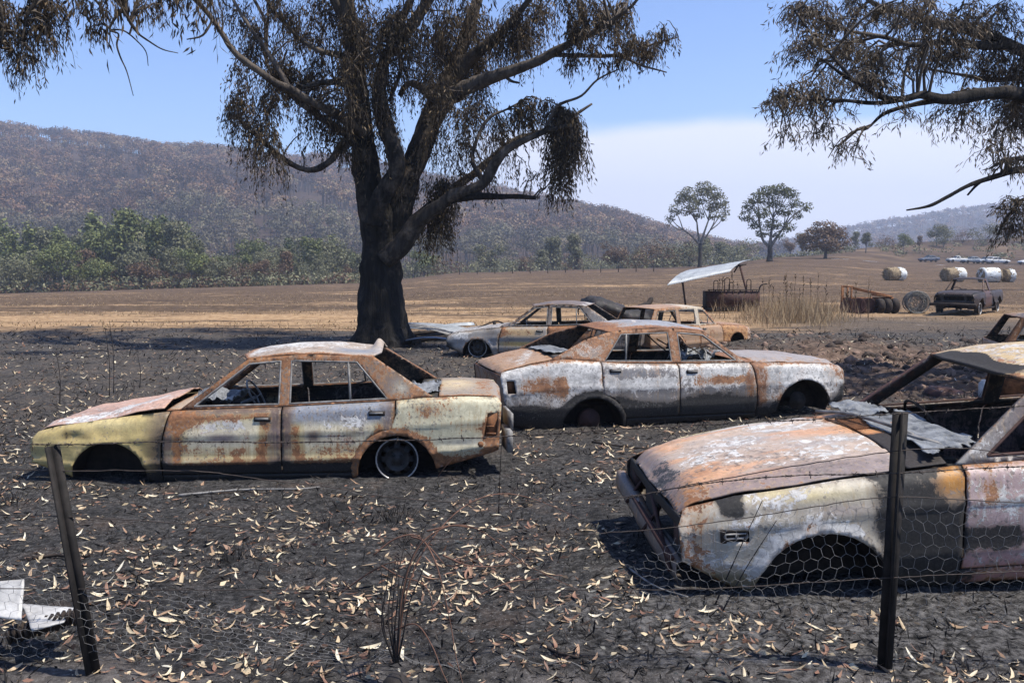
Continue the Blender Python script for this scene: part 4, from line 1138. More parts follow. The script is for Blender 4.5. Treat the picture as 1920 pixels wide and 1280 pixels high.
def style_wagon(x, y, z, face):
    n = len(x); low = fbm(x * 2 + 31, z * 2.4 + y, 1, 4)
    P, Wr = pick(n, (.40, .26, .17), .38, .12, .1)
    Rr, Aa, So, Fl = [Wr[:, i] for i in range(4)]
    if face == 'wing': P = lerp(P, (.50, .26, .10), np.ones(n)); Rr += .12; Aa += .55 * smooth(.4, .1, x); So += .2 * bl(x, z, .9, .45, .1, .1)
    elif face in ('pillar', 'roof'):
        P = lerp(P, (.58, .50, .38), smooth(2.9, 2.6, x)); Rr -= .22 * smooth(2.9, 2.5, x); Aa += .3 * bl(x, z, 2.24, .9, .12, .3); Rr += .35 * smooth(2.0, 1.9, x)
    elif face == 'bonnet': Aa += .3 * low; Rr += .1
    elif face in ('nose',): So += .5
    return P, Wr
car5 = empty('burnt_wagon', (5.25, 21.8, -.02), math.pi + .65, 'burnt rust and cream station wagon facing away to the right behind the middle sedan', 'car', 'burnt out cars in the paddock', scale=(.82, .85, .82))
b5 = Car(WAG, car5, style_wagon, .045); b5.build()

# ------------------------------------------------------------------ car 6: wagon at the right edge behind the near sedan
def style_wagon2(x, y, z, face):
    n = len(x); low = fbm(x * 2 + 41, z * 2.4 + y, 1, 4)
    P, Wr = pick(n, (.46, .34, .23), .30, .22, .10)
    Rr, Aa, So, Fl = [Wr[:, i] for i in range(4)]
    if face in ('pillar',): Rr += .32
    if face == 'roof': Rr += .18; Aa += .2
    if face in ('door0', 'door1', 'quarter'): So += .5 * smooth(.5, .3, z); Aa += .15
    return P, Wr
car6 = empty('burnt_wagon', (12.0, 14.95, .02), 2.87, 'burnt cream and rust wagon half out of frame beyond the near sedan roof', 'car', 'burnt out cars in the paddock', scale=(.895, 1, .85))
b6 = Car(dict(WAG, near=1), car6, style_wagon2, .06); b6.build()

# ------------------------------------------------------------------ trees
def leaf_material(name, stops, rough=.7, trans=.25):
    m = NT(name)
    t = m.attr('tint', 'Fac')
    c = m.ramp(t, stops)
    c = m.mix(m.math('MULTIPLY', m.noise(m.obj, 1.2, 3, .6), .35), c, m.mix(.5, c, (0, 0, 0, 1)))
    m.set(col=c, rough=rough, spec=.25)
    if trans:
        tr = m.new('ShaderNodeBsdfTranslucent'); m.put(tr.inputs[0], c)
        mx = m.new('ShaderNodeMixShader'); mx.inputs[0].default_value = trans
        m.t.links.new(m.bsdf.outputs[0], mx.inputs[1]); m.t.links.new(tr.outputs[0], mx.inputs[2]); m.t.links.new(mx.outputs[0], m.out.inputs['Surface'])
    return m.m
M['deadleaf'] = leaf_material('scorched_leaves', [(0, (.03, .023, .016)), (.4, (.075, .053, .031)), (.7, (.15, .105, .056)), (.86, (.28, .19, .10)), (1, (.46, .34, .20))], .6, .30)
M['greyleaf'] = leaf_material('scorched_grey_leaves', [(0, (.045, .036, .026)), (.4, (.12, .092, .063)), (.72, (.24, .18, .125)), (1, (.46, .37, .27))], .6, .30)
def bark(name, dark, light, pale=.0, sc=3.0):
    m = NT(name)
    s = m.noise(m.mapv(m.obj, scale=(9, 9, 1.1)), 1.0, 8, .7, .4); n = m.noise(m.obj, sc, 6, .65)
    c = m.ramp(s, [(.34, tuple(.35 * v for v in dark)), (.52, dark), (.72, tuple(1.9 * v for v in dark))])
    sx = m.new('ShaderNodeSeparateXYZ'); m.put(sx.inputs[0], m.obj)
    if pale: c = m.mix(m.math('MULTIPLY', m.step(m.math('ADD', n, m.math('MULTIPLY', sx.outputs[2], .05)), .62, .95), pale), c, m.ramp(s, [(.35, tuple(.5 * v for v in light)), (.7, light)]))
    m.set(col=c, rough=.95, spec=.15)
    m.bump(m.math('ADD', s, m.math('MULTIPLY', n, .5)), 1.0, .06)
    return m.m
M['charbark'] = bark('charred_bark', (.017, .0155, .0145), (.15, .12, .095), .85)
M['limb'] = bark('scorched_limb_bark', (.040, .033, .028), (.22, .18, .145), .85)
M['twig'] = plain('scorched_twigs', (.03, .025, .021), (.16, .125, .095), 5, .9, bump=0)
def rot_about(v, k, a):
    ca, sa = np.cos(a)[:, None], np.sin(a)[:, None]
    return v * ca + np.cross(k, v) * sa + k * (k * v).sum(1, keepdims=True) * (1 - ca)
def norm(v): return v / (np.linalg.norm(v, axis=1, keepdims=True) + 1e-9)
class Leaves:
    def __init__(s): s.V = []; s.T = []
    def add(s, pos, d, ln, wd, r=rng, curve=.12, face=None):
        n = len(pos); d = norm(d)
        if face is not None: d = norm(d - face * (d * face).sum(1, keepdims=True) + 1e-6)
        k = norm(np.cross(d, norm(r.normal(size=(n, 3)) + 1e-6) if face is None else face))
        b = np.cross(d, k)
        ln = np.broadcast_to(ln, (n,))[:, None]; wd = np.broadcast_to(wd, (n,))[:, None]
        p0 = pos; p2 = pos + d * ln + b * ln * curve
        m = pos + d * ln * .42
        s.V.append(np.stack([p0, m - k * wd * .5, p2, m + k * wd * .5], 1).reshape(-1, 3))
        t = np.clip(r.beta(1.6, 2.4, n) , 0, 1); s.T.append(np.repeat(t, 4))
    def build(s, name, mat, parent, kind='stuff', **kw):
        V = np.concatenate(s.V); F = np.arange(len(V)).reshape(-1, 4)
        o = link(name, mesh_data(name, V, F, mat, False, {'tint': ('F', np.concatenate(s.T))}), parent, **kw)
        if kind: o['kind'] = kind
        return o
def strands(L, starts, length, per, ln=(.09, .15), wd=(.014, .024), out=None, spread=.5, tw=None, r=rng, drop=1.0):
    "drooping sprays: thin twigs that bend down, leaves hanging from them"
    n = len(starts)
    h = norm(np.c_[r.normal(size=(n, 2)), r.normal(size=n) * .3]) if out is None else norm(out + r.normal(size=(n, 3)) * .5)
    for j in range(per):
        t = (j + r.random(n)) / per
        p = starts + h * (length * spread * (1 - np.exp(-2 * t)))[:, None] + np.c_[0 * t, 0 * t, -drop * length * t ** 1.5]
        p = p + r.normal(size=(n, 3)) * .03
        d = np.c_[r.normal(size=(n, 2)) * .42, -np.ones(n) * (.55 + .6 * drop) + r.normal(size=n) * .35] + h * .25
        L.add(p, d, r.uniform(*ln, n), r.uniform(*wd, n), r)
    if tw is not None:
        for i in range(0, n, 2):
            t = np.array([0, .35, .7, 1.0]); l = length[i]
            P = starts[i] + h[i][None] * (l * spread * (1 - np.exp(-2 * t)))[:, None] + np.c_[0 * t, 0 * t, -drop * l * t ** 1.5]
            V, F = tube(P, [.006, .005, .004, .003], 3, False); tw.add(V, F)

class Gum:
    "a gum tree drawn limb by limb: px places give direction, each point has its own distance"
    def __init__(s, name, Y, label, mats=('charbark', 'limb', 'twig', 'deadleaf'), cat='tree', group=None):
        s.Y = Y; s.mats = mats; s.limbs = []; s.twigs = MB(); s.L = Leaves(); s.r = np.random.default_rng(len(name) * 7 + int(Y))
        s.name, s.label = name, label
        s.base = None; s.dens = 1.25; s.drop = 1.0
    def start(s, x, y): s.base = np.array([x, y, gz(x, y) - .1]); s.root = empty(s.name, s.base, 0, s.label, 'tree'); return s
    def limb(s, name, pts, k=8, mat=1, n=5, parent=None, wob=.12, store=True):
        "pts: (px, py, distance offset, radius in px)"
        P = np.array([at(p[0], p[1], s.Y + p[2]) for p in pts]); Rr = np.array([p[3] / FPX * (s.Y + p[2]) for p in pts])
        Q = spline(P, n); q = np.clip(np.interp(np.linspace(0, len(P) - 1, len(Q)), np.arange(len(P)), Rr), .004, 9)
        Q = Q + (np.stack([fbm(Q[:, 0] * 2 + i * 9, Q[:, 1] * 2, Q[:, 2] * 2, 2) for i in range(3)], 1) - .5) * (q[:, None] * wob * 4)
        V, F = tube(Q, q, k)
        nrm = V - np.repeat(Q, k, 0)
        bumpy = 1 + (fbm(V[:, 0] * 5, V[:, 1] * 5, V[:, 2] * 2.2, 3) - .5) * .55
        V = np.repeat(Q, k, 0) + nrm * bumpy[:, None]
        o = link(name, mesh_data(name, V - s.base, F, M[s.mats[mat]], True), parent or s.root)
        if store: s.limbs.append((Q, q))
        return o, Q, q
    def samples(s):
        return np.concatenate([Q[len(Q) // 4:] for Q, q in s.limbs])
    def branchlets(s, P0, P1, r0=.014):
        "a thin crooked twig between two points"
        m = np.linspace(0, 1, 7)[:, None]; l = np.linalg.norm(P1 - P0)
        Q = P0 + (P1 - P0) * m + np.array([0, 0, .18 * l]) * np.sin(m * math.pi) + (s.r.random((7, 3)) - .5) * .16 * l * np.sin(m * math.pi)
        V, F = tube(Q, np.linspace(min(.05, r0 * (1 + .6 * l)), .006, 7), 4, False); s.twigs.add(V, F)
        return Q
    def cluster(s, px, py, rx, ry, n, dy=0.0, depth=.9, length=(.35, .8), per=9, nb=7, ln=(.08, .15), wd=(.020, .036), drop=1.0):
        n = int(n * s.dens); Yc = s.Y + dy; sc = Yc / FPX
        c = at(px, py, Yc); rad = np.array([rx * sc, max(rx, ry * .6) * sc * depth, ry * sc])
        S = s.samples()
        ends = []
        for b in range(nb):
            u = norm(s.r.normal(size=(1, 3)))[0] * s.r.random() ** .4
            e = c + u * rad
            d = np.linalg.norm(S - e, axis=1); i = np.argmin(d + s.r.random(len(S)) * .3)
            Q = s.branchlets(S[i], e); ends.append(Q[3:])
        E = np.concatenate(ends) if ends else c[None]
        u = norm(s.r.normal(size=(n, 3))) * (s.r.random(n) ** .45)[:, None]
        st = c + u * rad
        # pull starts towards the twigs so that clumps and gaps form
        j = s.r.integers(0, len(E), n); w = s.r.uniform(.5, .95, n)[:, None]
        st = st * (1 - w) + E[j] * w
        strands(s.L, st, s.r.uniform(*length, n), per, ln, wd, None, .45 if s.drop == 1 else .8, s.twigs, s.r, drop * s.drop)
    def finish(s):
        V = np.concatenate(s.twigs.V) - s.base
        o = link('twigs', mesh_data('twigs', V, s.twigs.F, M[s.mats[2]], False), s.root); o['kind'] = 'stuff'
        s.L.V = [v - s.base for v in s.L.V]
        s.L.build('foliage', M[s.mats[3]], s.root)

g = Gum('gum_tree', 22.0, 'huge charred gum tree with forked black trunk and hanging dead leaves')
g.start(-3.12, 22.0)
trunk, _, _ = g.limb('trunk', [(716, 662, 0, 74), (717, 640, 0, 60), (716, 612, 0, 49), (714, 570, 0, 42.5), (714, 530, 0, 38.5), (715, 495, 0, 37), (713, 455, 0, 35), (705, 415, -.1, 32), (694, 365, -.2, 28), (686, 315, -.25, 24), (679, 260, -.3, 21.5), (673, 205, -.35, 20.5), (668, 150, -.4, 19), (662, 95, -.5, 17), (656, 40, -.6, 15), (640, -60, -.8, 13), (618, -170, -1.0, 9), (600, -280, -1.2, 4)], 18, 0, 6, wob=.03)
# buttress flutes at the foot
me = trunk.data; co = np.zeros(len(me.vertices) * 3, np.float32); me.vertices.foreach_get('co', co); co = co.reshape(-1, 3)
ang = np.arctan2(co[:, 1], co[:, 0]); fl = 1 + (.10 * np.sin(ang * 5 + 1) + .05 * np.sin(ang * 9)) * np.clip(1 - co[:, 2] / 2.4, 0, 1)
co[:, :2] *= fl[:, None] ** (co[:, 2] < 2.5)[:, None]; me.vertices.foreach_set('co', co.ravel()); me.update()
right_stem = [(a_, b_, c_, d_ * .88) for a_, b_, c_, d_ in [(733, 480, .05, 25), (744, 430, .1, 26), (752, 385, .2, 26), (765, 338, .3, 26), (783, 290, .4, 25), (803, 240, .5, 24), (824, 195, .6, 24), (842, 150, .7, 20), (858, 105, .8, 16), (876, 60, .9, 13), (894, 5, 1.1, 11), (915, -80, 1.3, 8), (930, -180, 1.5, 5)]]
g.limb('main_limb', right_stem, 14, 0, 6, wob=.05)
g.limb('limb', [(700, 420, -.5, 17), (706, 392, -.6, 18), (722, 358, -.7, 17), (742, 326, -.8, 16), (744, 305, -.8, 15), (735, 275, -.7, 16), (727, 245, -.6, 16), (718, 212, -.5, 16), (712, 178, -.5, 15), (716, 140, -.4, 11), (728, 95, -.2, 9), (748, 50, .1, 7), (775, -10, .3, 5)], 12, 0, 6, wob=.06)
g.limb('limb', [(694, 360, .3, 10), (704, 388, .4, 11), (718, 412, .3, 12), (732, 440, .2, 12), (738, 462, .1, 12)], 10, 0, 5)
g.limb('limb', [(722, 488, -.3, 20), (745, 466, -.4, 20), (772, 430, -.5, 16), (798, 405, -.6, 13.5), (822, 386, -.7, 12), (850, 366, -.8, 11.5), (884, 355, -.9, 10.5), (908, 342, -1.0, 9.5), (922, 318, -1.0, 10), (938, 292, -1.1, 8), (956, 276, -1.1, 7), (985, 262, -1.2, 6), (1020, 247, -1.2, 5), (1062, 236, -1.3, 4)], 12, 1, 5)
g.limb('stub_branch', [(838, 376, -.75, 9), (862, 370, -.8, 8.5), (900, 367, -1.0, 7), (940, 369, -1.2, 6), (975, 369, -1.3, 5), (1005, 371, -1.4, 3.5)], 8, 0, 5)
g.limb('limb', [(760, 424, .0, 10), (800, 392, .1, 9), (838, 364, .2, 8), (872, 338, .3, 7.5), (905, 312, .3, 7), (938, 284, .4, 6.5), (968, 262, .5, 6), (1005, 250, .6, 5), (1045, 236, .6, 4), (1075, 218, .7, 3), (1110, 195, .8, 2)], 8, 1, 5)
g.limb('branch', [(908, 342, -1, 6), (898, 325, -.9, 5), (886, 300, -.8, 4), (894, 262, -.7, 3.4), (916, 222, -.6, 3), (950, 205, -.5, 2), (978, 190, -.4, 1.5)], 6, 1, 5)
g.limb('branch', [(1020, 247, -1.2, 4), (1045, 200, -1.2, 3), (1090, 180, -1.3, 2.4), (1120, 150, -1.4, 2), (1160, 130, -1.5, 1.3)], 6, 1, 5)
g.limb('limb', [(826, 196, .6, 20), (846, 180, .4, 17), (872, 167, .2, 14), (900, 155, .0, 13), (935, 142, -.3, 11), (972, 129, -.5, 10), (1012, 113, -.8, 8.5), (1048, 92, -1.0, 7.5), (1085, 74, -1.2, 6), (1120, 60, -1.4, 5), (1148, 38, -1.6, 4), (1180, 16, -1.8, 3), (1210, -20, -2, 2)], 10, 1, 5)
g.limb('branch', [(1030, 102, -.9, 5), (1075, 104, -1.1, 4.2), (1120, 106, -1.3, 3.6), (1162, 106, -1.5, 3.2), (1200, 122, -1.6, 2.4), (1250, 136, -1.8, 1.3)], 6, 1, 5)
g.limb('branch', [(1150, 106, -1.5, 3), (1185, 100, -1.5, 2.4), (1222, 84, -1.6, 1.8), (1272, 70, -1.7, 1)], 6, 1, 5)
g.limb('dead_branch', [(945, 140, -.3, 4), (958, 152, -.4, 3), (974, 156, -.5, 2)], 6, 0, 4)
g.limb('limb', [(850, 140, .7, 16), (872, 118, .6, 14), (905, 90, .4, 11), (940, 60, .2, 8), (972, 25, 0, 6), (1005, -20, -.3, 5), (1030, -80, -.5, 3)], 8, 0, 5)
g.limb('limb', [(684, 248, -.5, 12), (664, 238, -.7, 11), (640, 220, -.9, 9.5), (612, 205, -1.1, 8.5), (582, 190, -1.3, 8), (552, 172, -1.5, 7.5), (520, 158, -1.7, 7), (490, 138, -1.9, 6.4), (458, 115, -2.1, 6), (434, 92, -2.2, 5.6), (414, 60, -2.3, 5), (392, 28, -2.4, 4.6), (360, -5, -2.5, 4.2), (318, -45, -2.6, 3.4), (270, -90, -2.7, 2.4)], 10, 1, 5)
g.limb('limb', [(680, 272, -.2, 11), (658, 258, -.1, 9), (630, 240, .1, 8), (600, 220, .3, 7), (572, 200, .5, 6), (545, 178, .7, 5), (520, 150, .8, 4), (500, 120, 1, 3)], 8, 1, 5)
g.limb('limb', [(668, 258, -.5, 8), (650, 268, -.6, 7.5), (636, 280, -.7, 7), (622, 300, -.8, 6.5), (598, 316, -.9, 6), (574, 319, -1, 5.5), (545, 307, -1.1, 5), (520, 288, -1.2, 4.4), (492, 264, -1.3, 3.8), (462, 240, -1.4, 3), (445, 222, -1.5, 2), (412, 230, -1.6, 1)], 8, 1, 5)
g.limb('branch', [(545, 172, -1.5, 5), (528, 140, -1.4, 4.5), (508, 108, -1.3, 4), (488, 78, -1.2, 3.6), (464, 45, -1.1, 3.2), (440, 5, -1, 2.8), (420, -40, -1, 2)], 6, 1, 5)
g.limb('limb', [(676, 172, -.6, 10), (660, 160, -.7, 9), (632, 154, -.8, 7), (602, 156, -.9, 5.6), (576, 162, -1, 4)], 8, 1, 5)
g.limb('branch', [(660, 112, -.5, 7), (630, 102, -.6, 6), (598, 95, -.7, 5), (566, 76, -.8, 4.4), (540, 50, -.9, 4), (512, 20, -1, 3.4), (490, -20, -1.1, 2.6)], 6, 1, 5)
g.limb('limb', [(664, 75, -.5, 11), (648, 40, -.6, 10), (626, 0, -.8, 9), (600, -50, -1, 7), (570, -110, -1.2, 5), (540, -180, -1.4, 3)], 8, 0, 5)
g.limb('limb', [(726, 100, -.2, 9), (746, 80, -.2, 11), (772, 50, -.1, 11), (796, 14, 0, 10), (826, -40, .1, 8), (860, -110, .2, 6), (880, -190, .3, 3)], 8, 0, 5)
g.limb('branch', [(750, 180, -.3, 5), (762, 160, -.4, 5), (780, 158, -.4, 7), (800, 172, -.2, 9), (815, 190, .1, 9)], 8, 0, 4)
g.limb('branch', [(730, 190, -.6, 4), (742, 160, -.8, 4), (752, 130, -.9, 4), (748, 108, -1, 3)], 6, 1, 4)
g.limb('branch', [(400, 36, -2.4, 2.4), (380, 66, -2.5, 2), (350, 74, -2.6, 1)], 5, 1, 4)
C = g.cluster
# left side, upper
for a in ((470, 70, 55, 55, 110), (520, 110, 70, 65, 190), (455, 165, 36, 60, 110), (500, 190, 40, 50, 110), (570, 60, 70, 60, 150), (600, 120, 60, 50, 130), (440, 20, 60, 40, 80), (540, 15, 70, 40, 110), (620, 30, 60, 50, 120), (560, 145, 60, 40, 120), (650, 90, 40, 60, 110)):
    C(*a[:4], int(a[4] * .8), dy=g.r.uniform(-1.8, .8))
C(470, 225, 30, 55, 60, dy=-1.5, length=(.5, 1.1)); C(505, 235, 24, 50, 60, dy=-1.6, length=(.5, 1.2)); C(506, 270, 8, 30, 26, dy=-1.5, length=(.7, 1.2), nb=2)
C(590, 225, 45, 30, 45, dy=-.6); C(635, 230, 30, 40, 55, dy=-.5); C(655, 255, 16, 32, 40, dy=-1.0, length=(.3, .6), ln=(.1, .17)); C(610, 200, 40, 20, 40, dy=-.8); C(575, 265, 20, 18, 8, dy=-.8, nb=3)
# centre
for a in ((700, 40, 70, 60, 150), (745, 80, 55, 60, 140), (700, 130, 50, 50, 120), (790, 60, 60, 60, 150), (835, 40, 60, 50, 140), (770, 140, 45, 45, 90), (725, 200, 26, 55, 60), (680, 180, 40, 40, 60), (880, 40, 60, 50, 130), (900, 90, 55, 60, 170), (870, 120, 50, 60, 130), (945, 70, 50, 50, 130), (985, 60, 50, 55, 140), (1010, 25, 55, 35, 100), (960, 15, 60, 40, 110), (820, 110, 50, 60, 110)):
    C(*a[:4], int(a[4] * .75), dy=g.r.uniform(-1.3, 1.6), length=(.4, 1.0))
for a in ((735, 240, 18, 45, 34), (708, 250, 12, 60, 24), (850, 215, 20, 45, 50), (880, 210, 22, 40, 50), (828, 250, 14, 50, 34), (905, 185, 30, 30, 40), (870, 265, 30, 40, 26), (930, 250, 26, 30, 24)):
    C(*a, dy=g.r.uniform(-.6, .8), length=(.8, 1.7), per=12, nb=3)
for a in ((655, 30, 40, 50, 90), (690, 95, 36, 45, 80), (725, 50, 45, 50, 90), (648, 125, 30, 40, 60), (760, 30, 45, 45, 80), (668, 200, 22, 40, 40), (820, 150, 36, 40, 60), (705, 165, 26, 40, 50)):
    C(*a, dy=g.r.uniform(-2.0, -1.0), length=(.4, .9))
# right arms
for a in ((1085, 45, 45, 40, 90), (1125, 30, 50, 40, 95), (1165, 20, 50, 40, 80), (1170, 70, 45, 26, 60), (1215, 85, 45, 26, 65), (1240, 60, 32, 22, 32), (1110, 85, 40, 22, 36), (1060, 100, 30, 30, 30), (1145, 110, 30, 18, 24), (1080, 5, 50, 30, 60)):
    C(*a, dy=g.r.uniform(-2.2, -.6), length=(.2, .5), per=8)
C(985, 200, 36, 28, 55, dy=-.6, length=(.3, .7)); C(1030, 195, 30, 24, 40, dy=-.8, length=(.3, .7)); C(950, 235, 30, 30, 30, dy=-.4); C(1000, 225, 30, 20, 34, dy=-.4)
C(1070, 215, 42, 30, 230, dy=-1.0, depth=.8, length=(.35, .8), per=11, ln=(.1, .17), wd=(.022, .036)); C(1062, 262, 44, 36, 190, dy=-1.0, depth=.8, length=(.5, 1.1), per=12, ln=(.1, .17), wd=(.022, .036)); C(1060, 305, 18, 34, 60, dy=-1.0, length=(.6, 1.0), per=12, nb=3); C(1060, 345, 5, 18, 16, dy=-1.0, length=(.4, .7), nb=1)
C(820, 352, 30, 26, 120, dy=.2, depth=.8, length=(.5, 1.0), per=11); C(818, 405, 22, 40, 110, dy=.2, depth=.8, length=(.6, 1.1), per=12, nb=4); C(990, 315, 30, 20, 14, dy=-1, nb=3); C(928, 330, 20, 24, 12, dy=-.8, nb=3); C(880, 320, 30, 24, 14, dy=0, nb=3)
# crown above the frame and behind
for k in range(34):
    C(g.r.uniform(330, 1080), g.r.uniform(-330, -30), 80, 55, 46, dy=g.r.uniform(-3.5, 4), length=(.5, 1.1), per=7, ln=(.16, .26), wd=(.03, .05), nb=4)
g.finish()

# the gum at the right edge, closer to the camera
g = Gum('gum_tree', 14.5, 'gum tree leaning in from the right edge with scorched grey brown leaves', ('charbark', 'limb', 'twig', 'greyleaf'))
g.start(*at(2120, 640, 14.5)[:2]); g.dens = 1.0; g.drop = .45
bx = g.base
yb = 14.5
def pxz(z, y): # the picture row of a height at that distance, for the off-frame trunk only
    t = (z - HCAM) / y; return 490 - t * FPX
g.limb('trunk', [(2125, 760, 0, 62), (2120, 690, 0, 50), (2118, 560, 0, 44), (2112, 420, 0, 42), (2100, 280, 0, 38), (2090, 150, 0, 34), (2085, 0, .1, 28), (2070, -180, .2, 18), (2060, -330, .3, 8)], 14, 0, 6, wob=.03)
g.limb('limb', [(2104, 240, 0, 26), (2040, 205, -.2, 20), (1975, 186, -.4, 16), (1915, 180, -.5, 13), (1860, 174, -.7, 12), (1800, 184, -.9, 11), (1762, 186, -1.0, 9), (1728, 178, -1.1, 7), (1690, 186, -1.2, 6), (1650, 182, -1.3, 5), (1615, 160, -1.4, 4), (1580, 140, -1.5, 3), (1540, 110, -1.6, 2)], 10, 0, 5)
g.limb('limb', [(2096, 170, .1, 22), (2030, 130, .3, 17), (1960, 108, .5, 13), (1900, 90, .6, 11), (1850, 68, .7, 10), (1800, 52, .8, 9), (1750, 44, .9, 7), (1700, 30, 1, 5), (1640, 8, 1.1, 4), (1590, -30, 1.2, 3)], 10, 1, 5)
g.limb('branch', [(1890, 88, .6, 8), (1830, 84, .4, 8), (1770, 78, .2, 7), (1710, 84, 0, 5), (1660, 70, -.2, 4), (1600, 60, -.3, 3), (1540, 40, -.4, 2)], 8, 1, 5)
g.limb('branch', [(1770, 186, -1, 6), (1715, 196, -.9, 5), (1660, 212, -.8, 4), (1628, 240, -.7, 2)], 6, 0, 5)
g.limb('branch', [(1700, 186, -1.2, 5), (1640, 194, -1.4, 4), (1575, 188, -1.6, 3), (1510, 186, -1.7, 2), (1450, 180, -1.8, 1.2)], 6, 0, 5)
g.limb('branch', [(1600, 150, -1.4, 3), (1560, 105, -1.2, 3), (1525, 68, -1.1, 2.4), (1490, 20, -1, 1.6)], 6, 0, 5)
g.limb('limb', [(2112, 420, 0, 18), (2050, 370, -.6, 12), (1990, 332, -1, 8), (1920, 318, -1.3, 6), (1870, 330, -1.5, 5), (1820, 346, -1.7, 4.4), (1775, 370, -1.8, 3.6), (1742, 386, -1.9, 2.8), (1700, 394, -2, 1.4)], 8, 0, 5)
g.limb('branch', [(1842, 338, -1.6, 3.4), (1830, 348, -1.6, 3), (1814, 366, -1.6, 1.8)], 6, 0, 4)
g.limb('branch', [(2000, 334, -1, 7), (1940, 304, -1, 5), (1895, 298, -1, 4), (1856, 316, -1, 2)], 6, 0, 4)
g.limb('branch', [(2050, 380, -.4, 8), (1980, 380, -.5, 5), (1925, 372, -.5, 4), (1895, 400, -.5, 3), (1870, 440, -.5, 1.5)], 6, 0, 4)
g.limb('limb', [(2084, 60, .2, 20), (2020, 10, .6, 14), (1950, -30, 1, 10), (1870, -60, 1.3, 7), (1780, -80, 1.6, 4)], 8, 0, 5)
g.limb('branch', [(1990, 110, .4, 8), (1930, 140, 1, 6), (1870, 150, 1.4, 5), (1800, 140, 1.7, 3), (1740, 130, 1.9, 2)], 6, 0, 5)
C = g.cluster
K = dict(ln=(.07, .13), wd=(.013, .024))
for a in ((1500, 20, 55, 40, 70), (1560, 30, 60, 45, 90), (1620, 20, 60, 40, 90), (1690, 25, 60, 40, 95), (1750, 15, 60, 40, 95), (1820, 25, 60, 45, 110), (1890, 30, 60, 50, 120), (1510, 90, 50, 40, 70), (1570, 95, 60, 45, 95), (1640, 90, 60, 45, 100), (1710, 110, 60, 45, 105), (1780, 115, 60, 45, 110), (1850, 110, 60, 50, 120), (1905, 130, 50, 50, 110),
          (1470, 180, 40, 40, 60), (1520, 175, 45, 45, 70), (1580, 180, 50, 40, 62), (1640, 150, 50, 35, 60), (1860, 215, 60, 40, 95), (1910, 240, 40, 45, 90), (1780, 220, 50, 26, 48), (1900, 300, 30, 26, 34), (1880, 270, 40, 20, 34)):
    C(*a, dy=g.r.uniform(-1.8, 1.2), length=(.2, .55), per=9, nb=8, **K)
for a in ((1485, 225, 26, 36, 24), (1540, 245, 24, 36, 24), (1560, 290, 16, 24, 12), (1470, 260, 10, 20, 9), (1600, 290, 10, 22, 8), (1700, 225, 40, 24, 12), (1790, 250, 26, 18, 14), (1905, 375, 22, 30, 50), (1908, 420, 20, 30, 45), (1850, 260, 20, 20, 14)):
    C(*a, dy=g.r.uniform(-1.8, -.4), length=(.25, .6), per=8, nb=3, **K)
for k in range(14):
    C(g.r.uniform(1560, 2300), g.r.uniform(-330, -40), 80, 55, 40, dy=g.r.uniform(-2.5, 3), length=(.4, .9), per=7, ln=(.14, .22), wd=(.026, .04), nb=4)
for k in range(8):
    C(g.r.uniform(1980, 2250), g.r.uniform(0, 260), 60, 50, 60, dy=g.r.uniform(-2, 2), length=(.3, .7), per=7, ln=(.12, .2), wd=(.024, .035), nb=4)
g.finish()

# the gum at the left edge, only its drooping twigs in view
g = Gum('gum_tree', 12.0, 'gum tree beyond the left edge with dark drooping twigs in the top corner')
g.start(*at(-420, 640, 12.0)[:2])
g.limb('trunk', [(-425, 820, 0, 60), (-420, 740, 0, 48), (-418, 500, 0, 42), (-410, 250, 0, 38), (-395, 0, 0, 34), (-380, -200, .1, 26), (-370, -420, .2, 12)], 12, 0, 6, wob=.03)
g.limb('limb', [(-395, 20, 0, 26), (-300, -60, .2, 18), (-190, -90, .3, 13), (-80, -80, .4, 10), (30, -60, .5, 8), (140, -50, .5, 6), (232, -30, .5, 5)], 8, 0, 5)
g.limb('branch', [(232, -32, .5, 5), (235, 8, .5, 4), (214, 36, .5, 2.6), (206, 56, .5, 2.0), (222, 64, .5, 1.8), (219, 84, .5, 1.6), (226, 108, .5, 1.4), (238, 135, .5, 1.0), (250, 180, .5, .6)], 6, 0, 5)
g.limb('branch', [(236, 0, .5, 3.4), (240, 34, .4, 2.4), (256, 60, .3, 2), (280, 78, .2, 1.6), (305, 93, .1, 1.2), (334, 100, .1, .7)], 6, 0, 5)
g.limb('branch', [(206, 56, .5, 1.8), (232, 58, .6, 1.4), (258, 78, .6, 1.2), (274, 98, .6, .9), (278, 124, .6, .6)], 5, 0, 5)
g.limb('branch', [(206, 56, .5, 1.6), (206, 74, .5, 1.2), (203, 92, .5, .7)], 5, 0, 4)
g.limb('branch', [(-60, -80, .4, 7), (-10, -20, .2, 5), (5, 40, .1, 3.4), (2, 90, .1, 2)], 6, 0, 5)
g.limb('branch', [(60, -58, .5, 6), (70, -10, .3, 4), (52, 30, .2, 3), (40, 80, .1, 2)], 6, 0, 5)
g.limb('branch', [(130, -50, .5, 4), (165, -15, .5, 3), (195, 20, .5, 2)], 6, 0, 5)
C = g.cluster
K = dict(ln=(.07, .12), wd=(.012, .02))
for a in ((10, 20, 34, 34, 44), (60, 15, 40, 30, 52), (105, 12, 30, 26, 36), (30, 60, 36, 36, 36), (75, 55, 26, 30, 30), (5, 75, 14, 26, 20), (52, 110, 12, 30, 18), (102, 60, 10, 26, 13), (40, 140, 6, 18, 8)):
    C(*a, dy=.3 + g.r.uniform(-.4, .5), length=(.2, .5), per=9, nb=3, **K)
for a in ((170, 40, 24, 18, 20), (185, 20, 26, 18, 16), (290, 2, 16, 14, 10), (262, 8, 14, 12, 8), (160, 10, 20, 12, 10)):
    C(*a, dy=.5, length=(.12, .3), per=7, nb=3, **K)
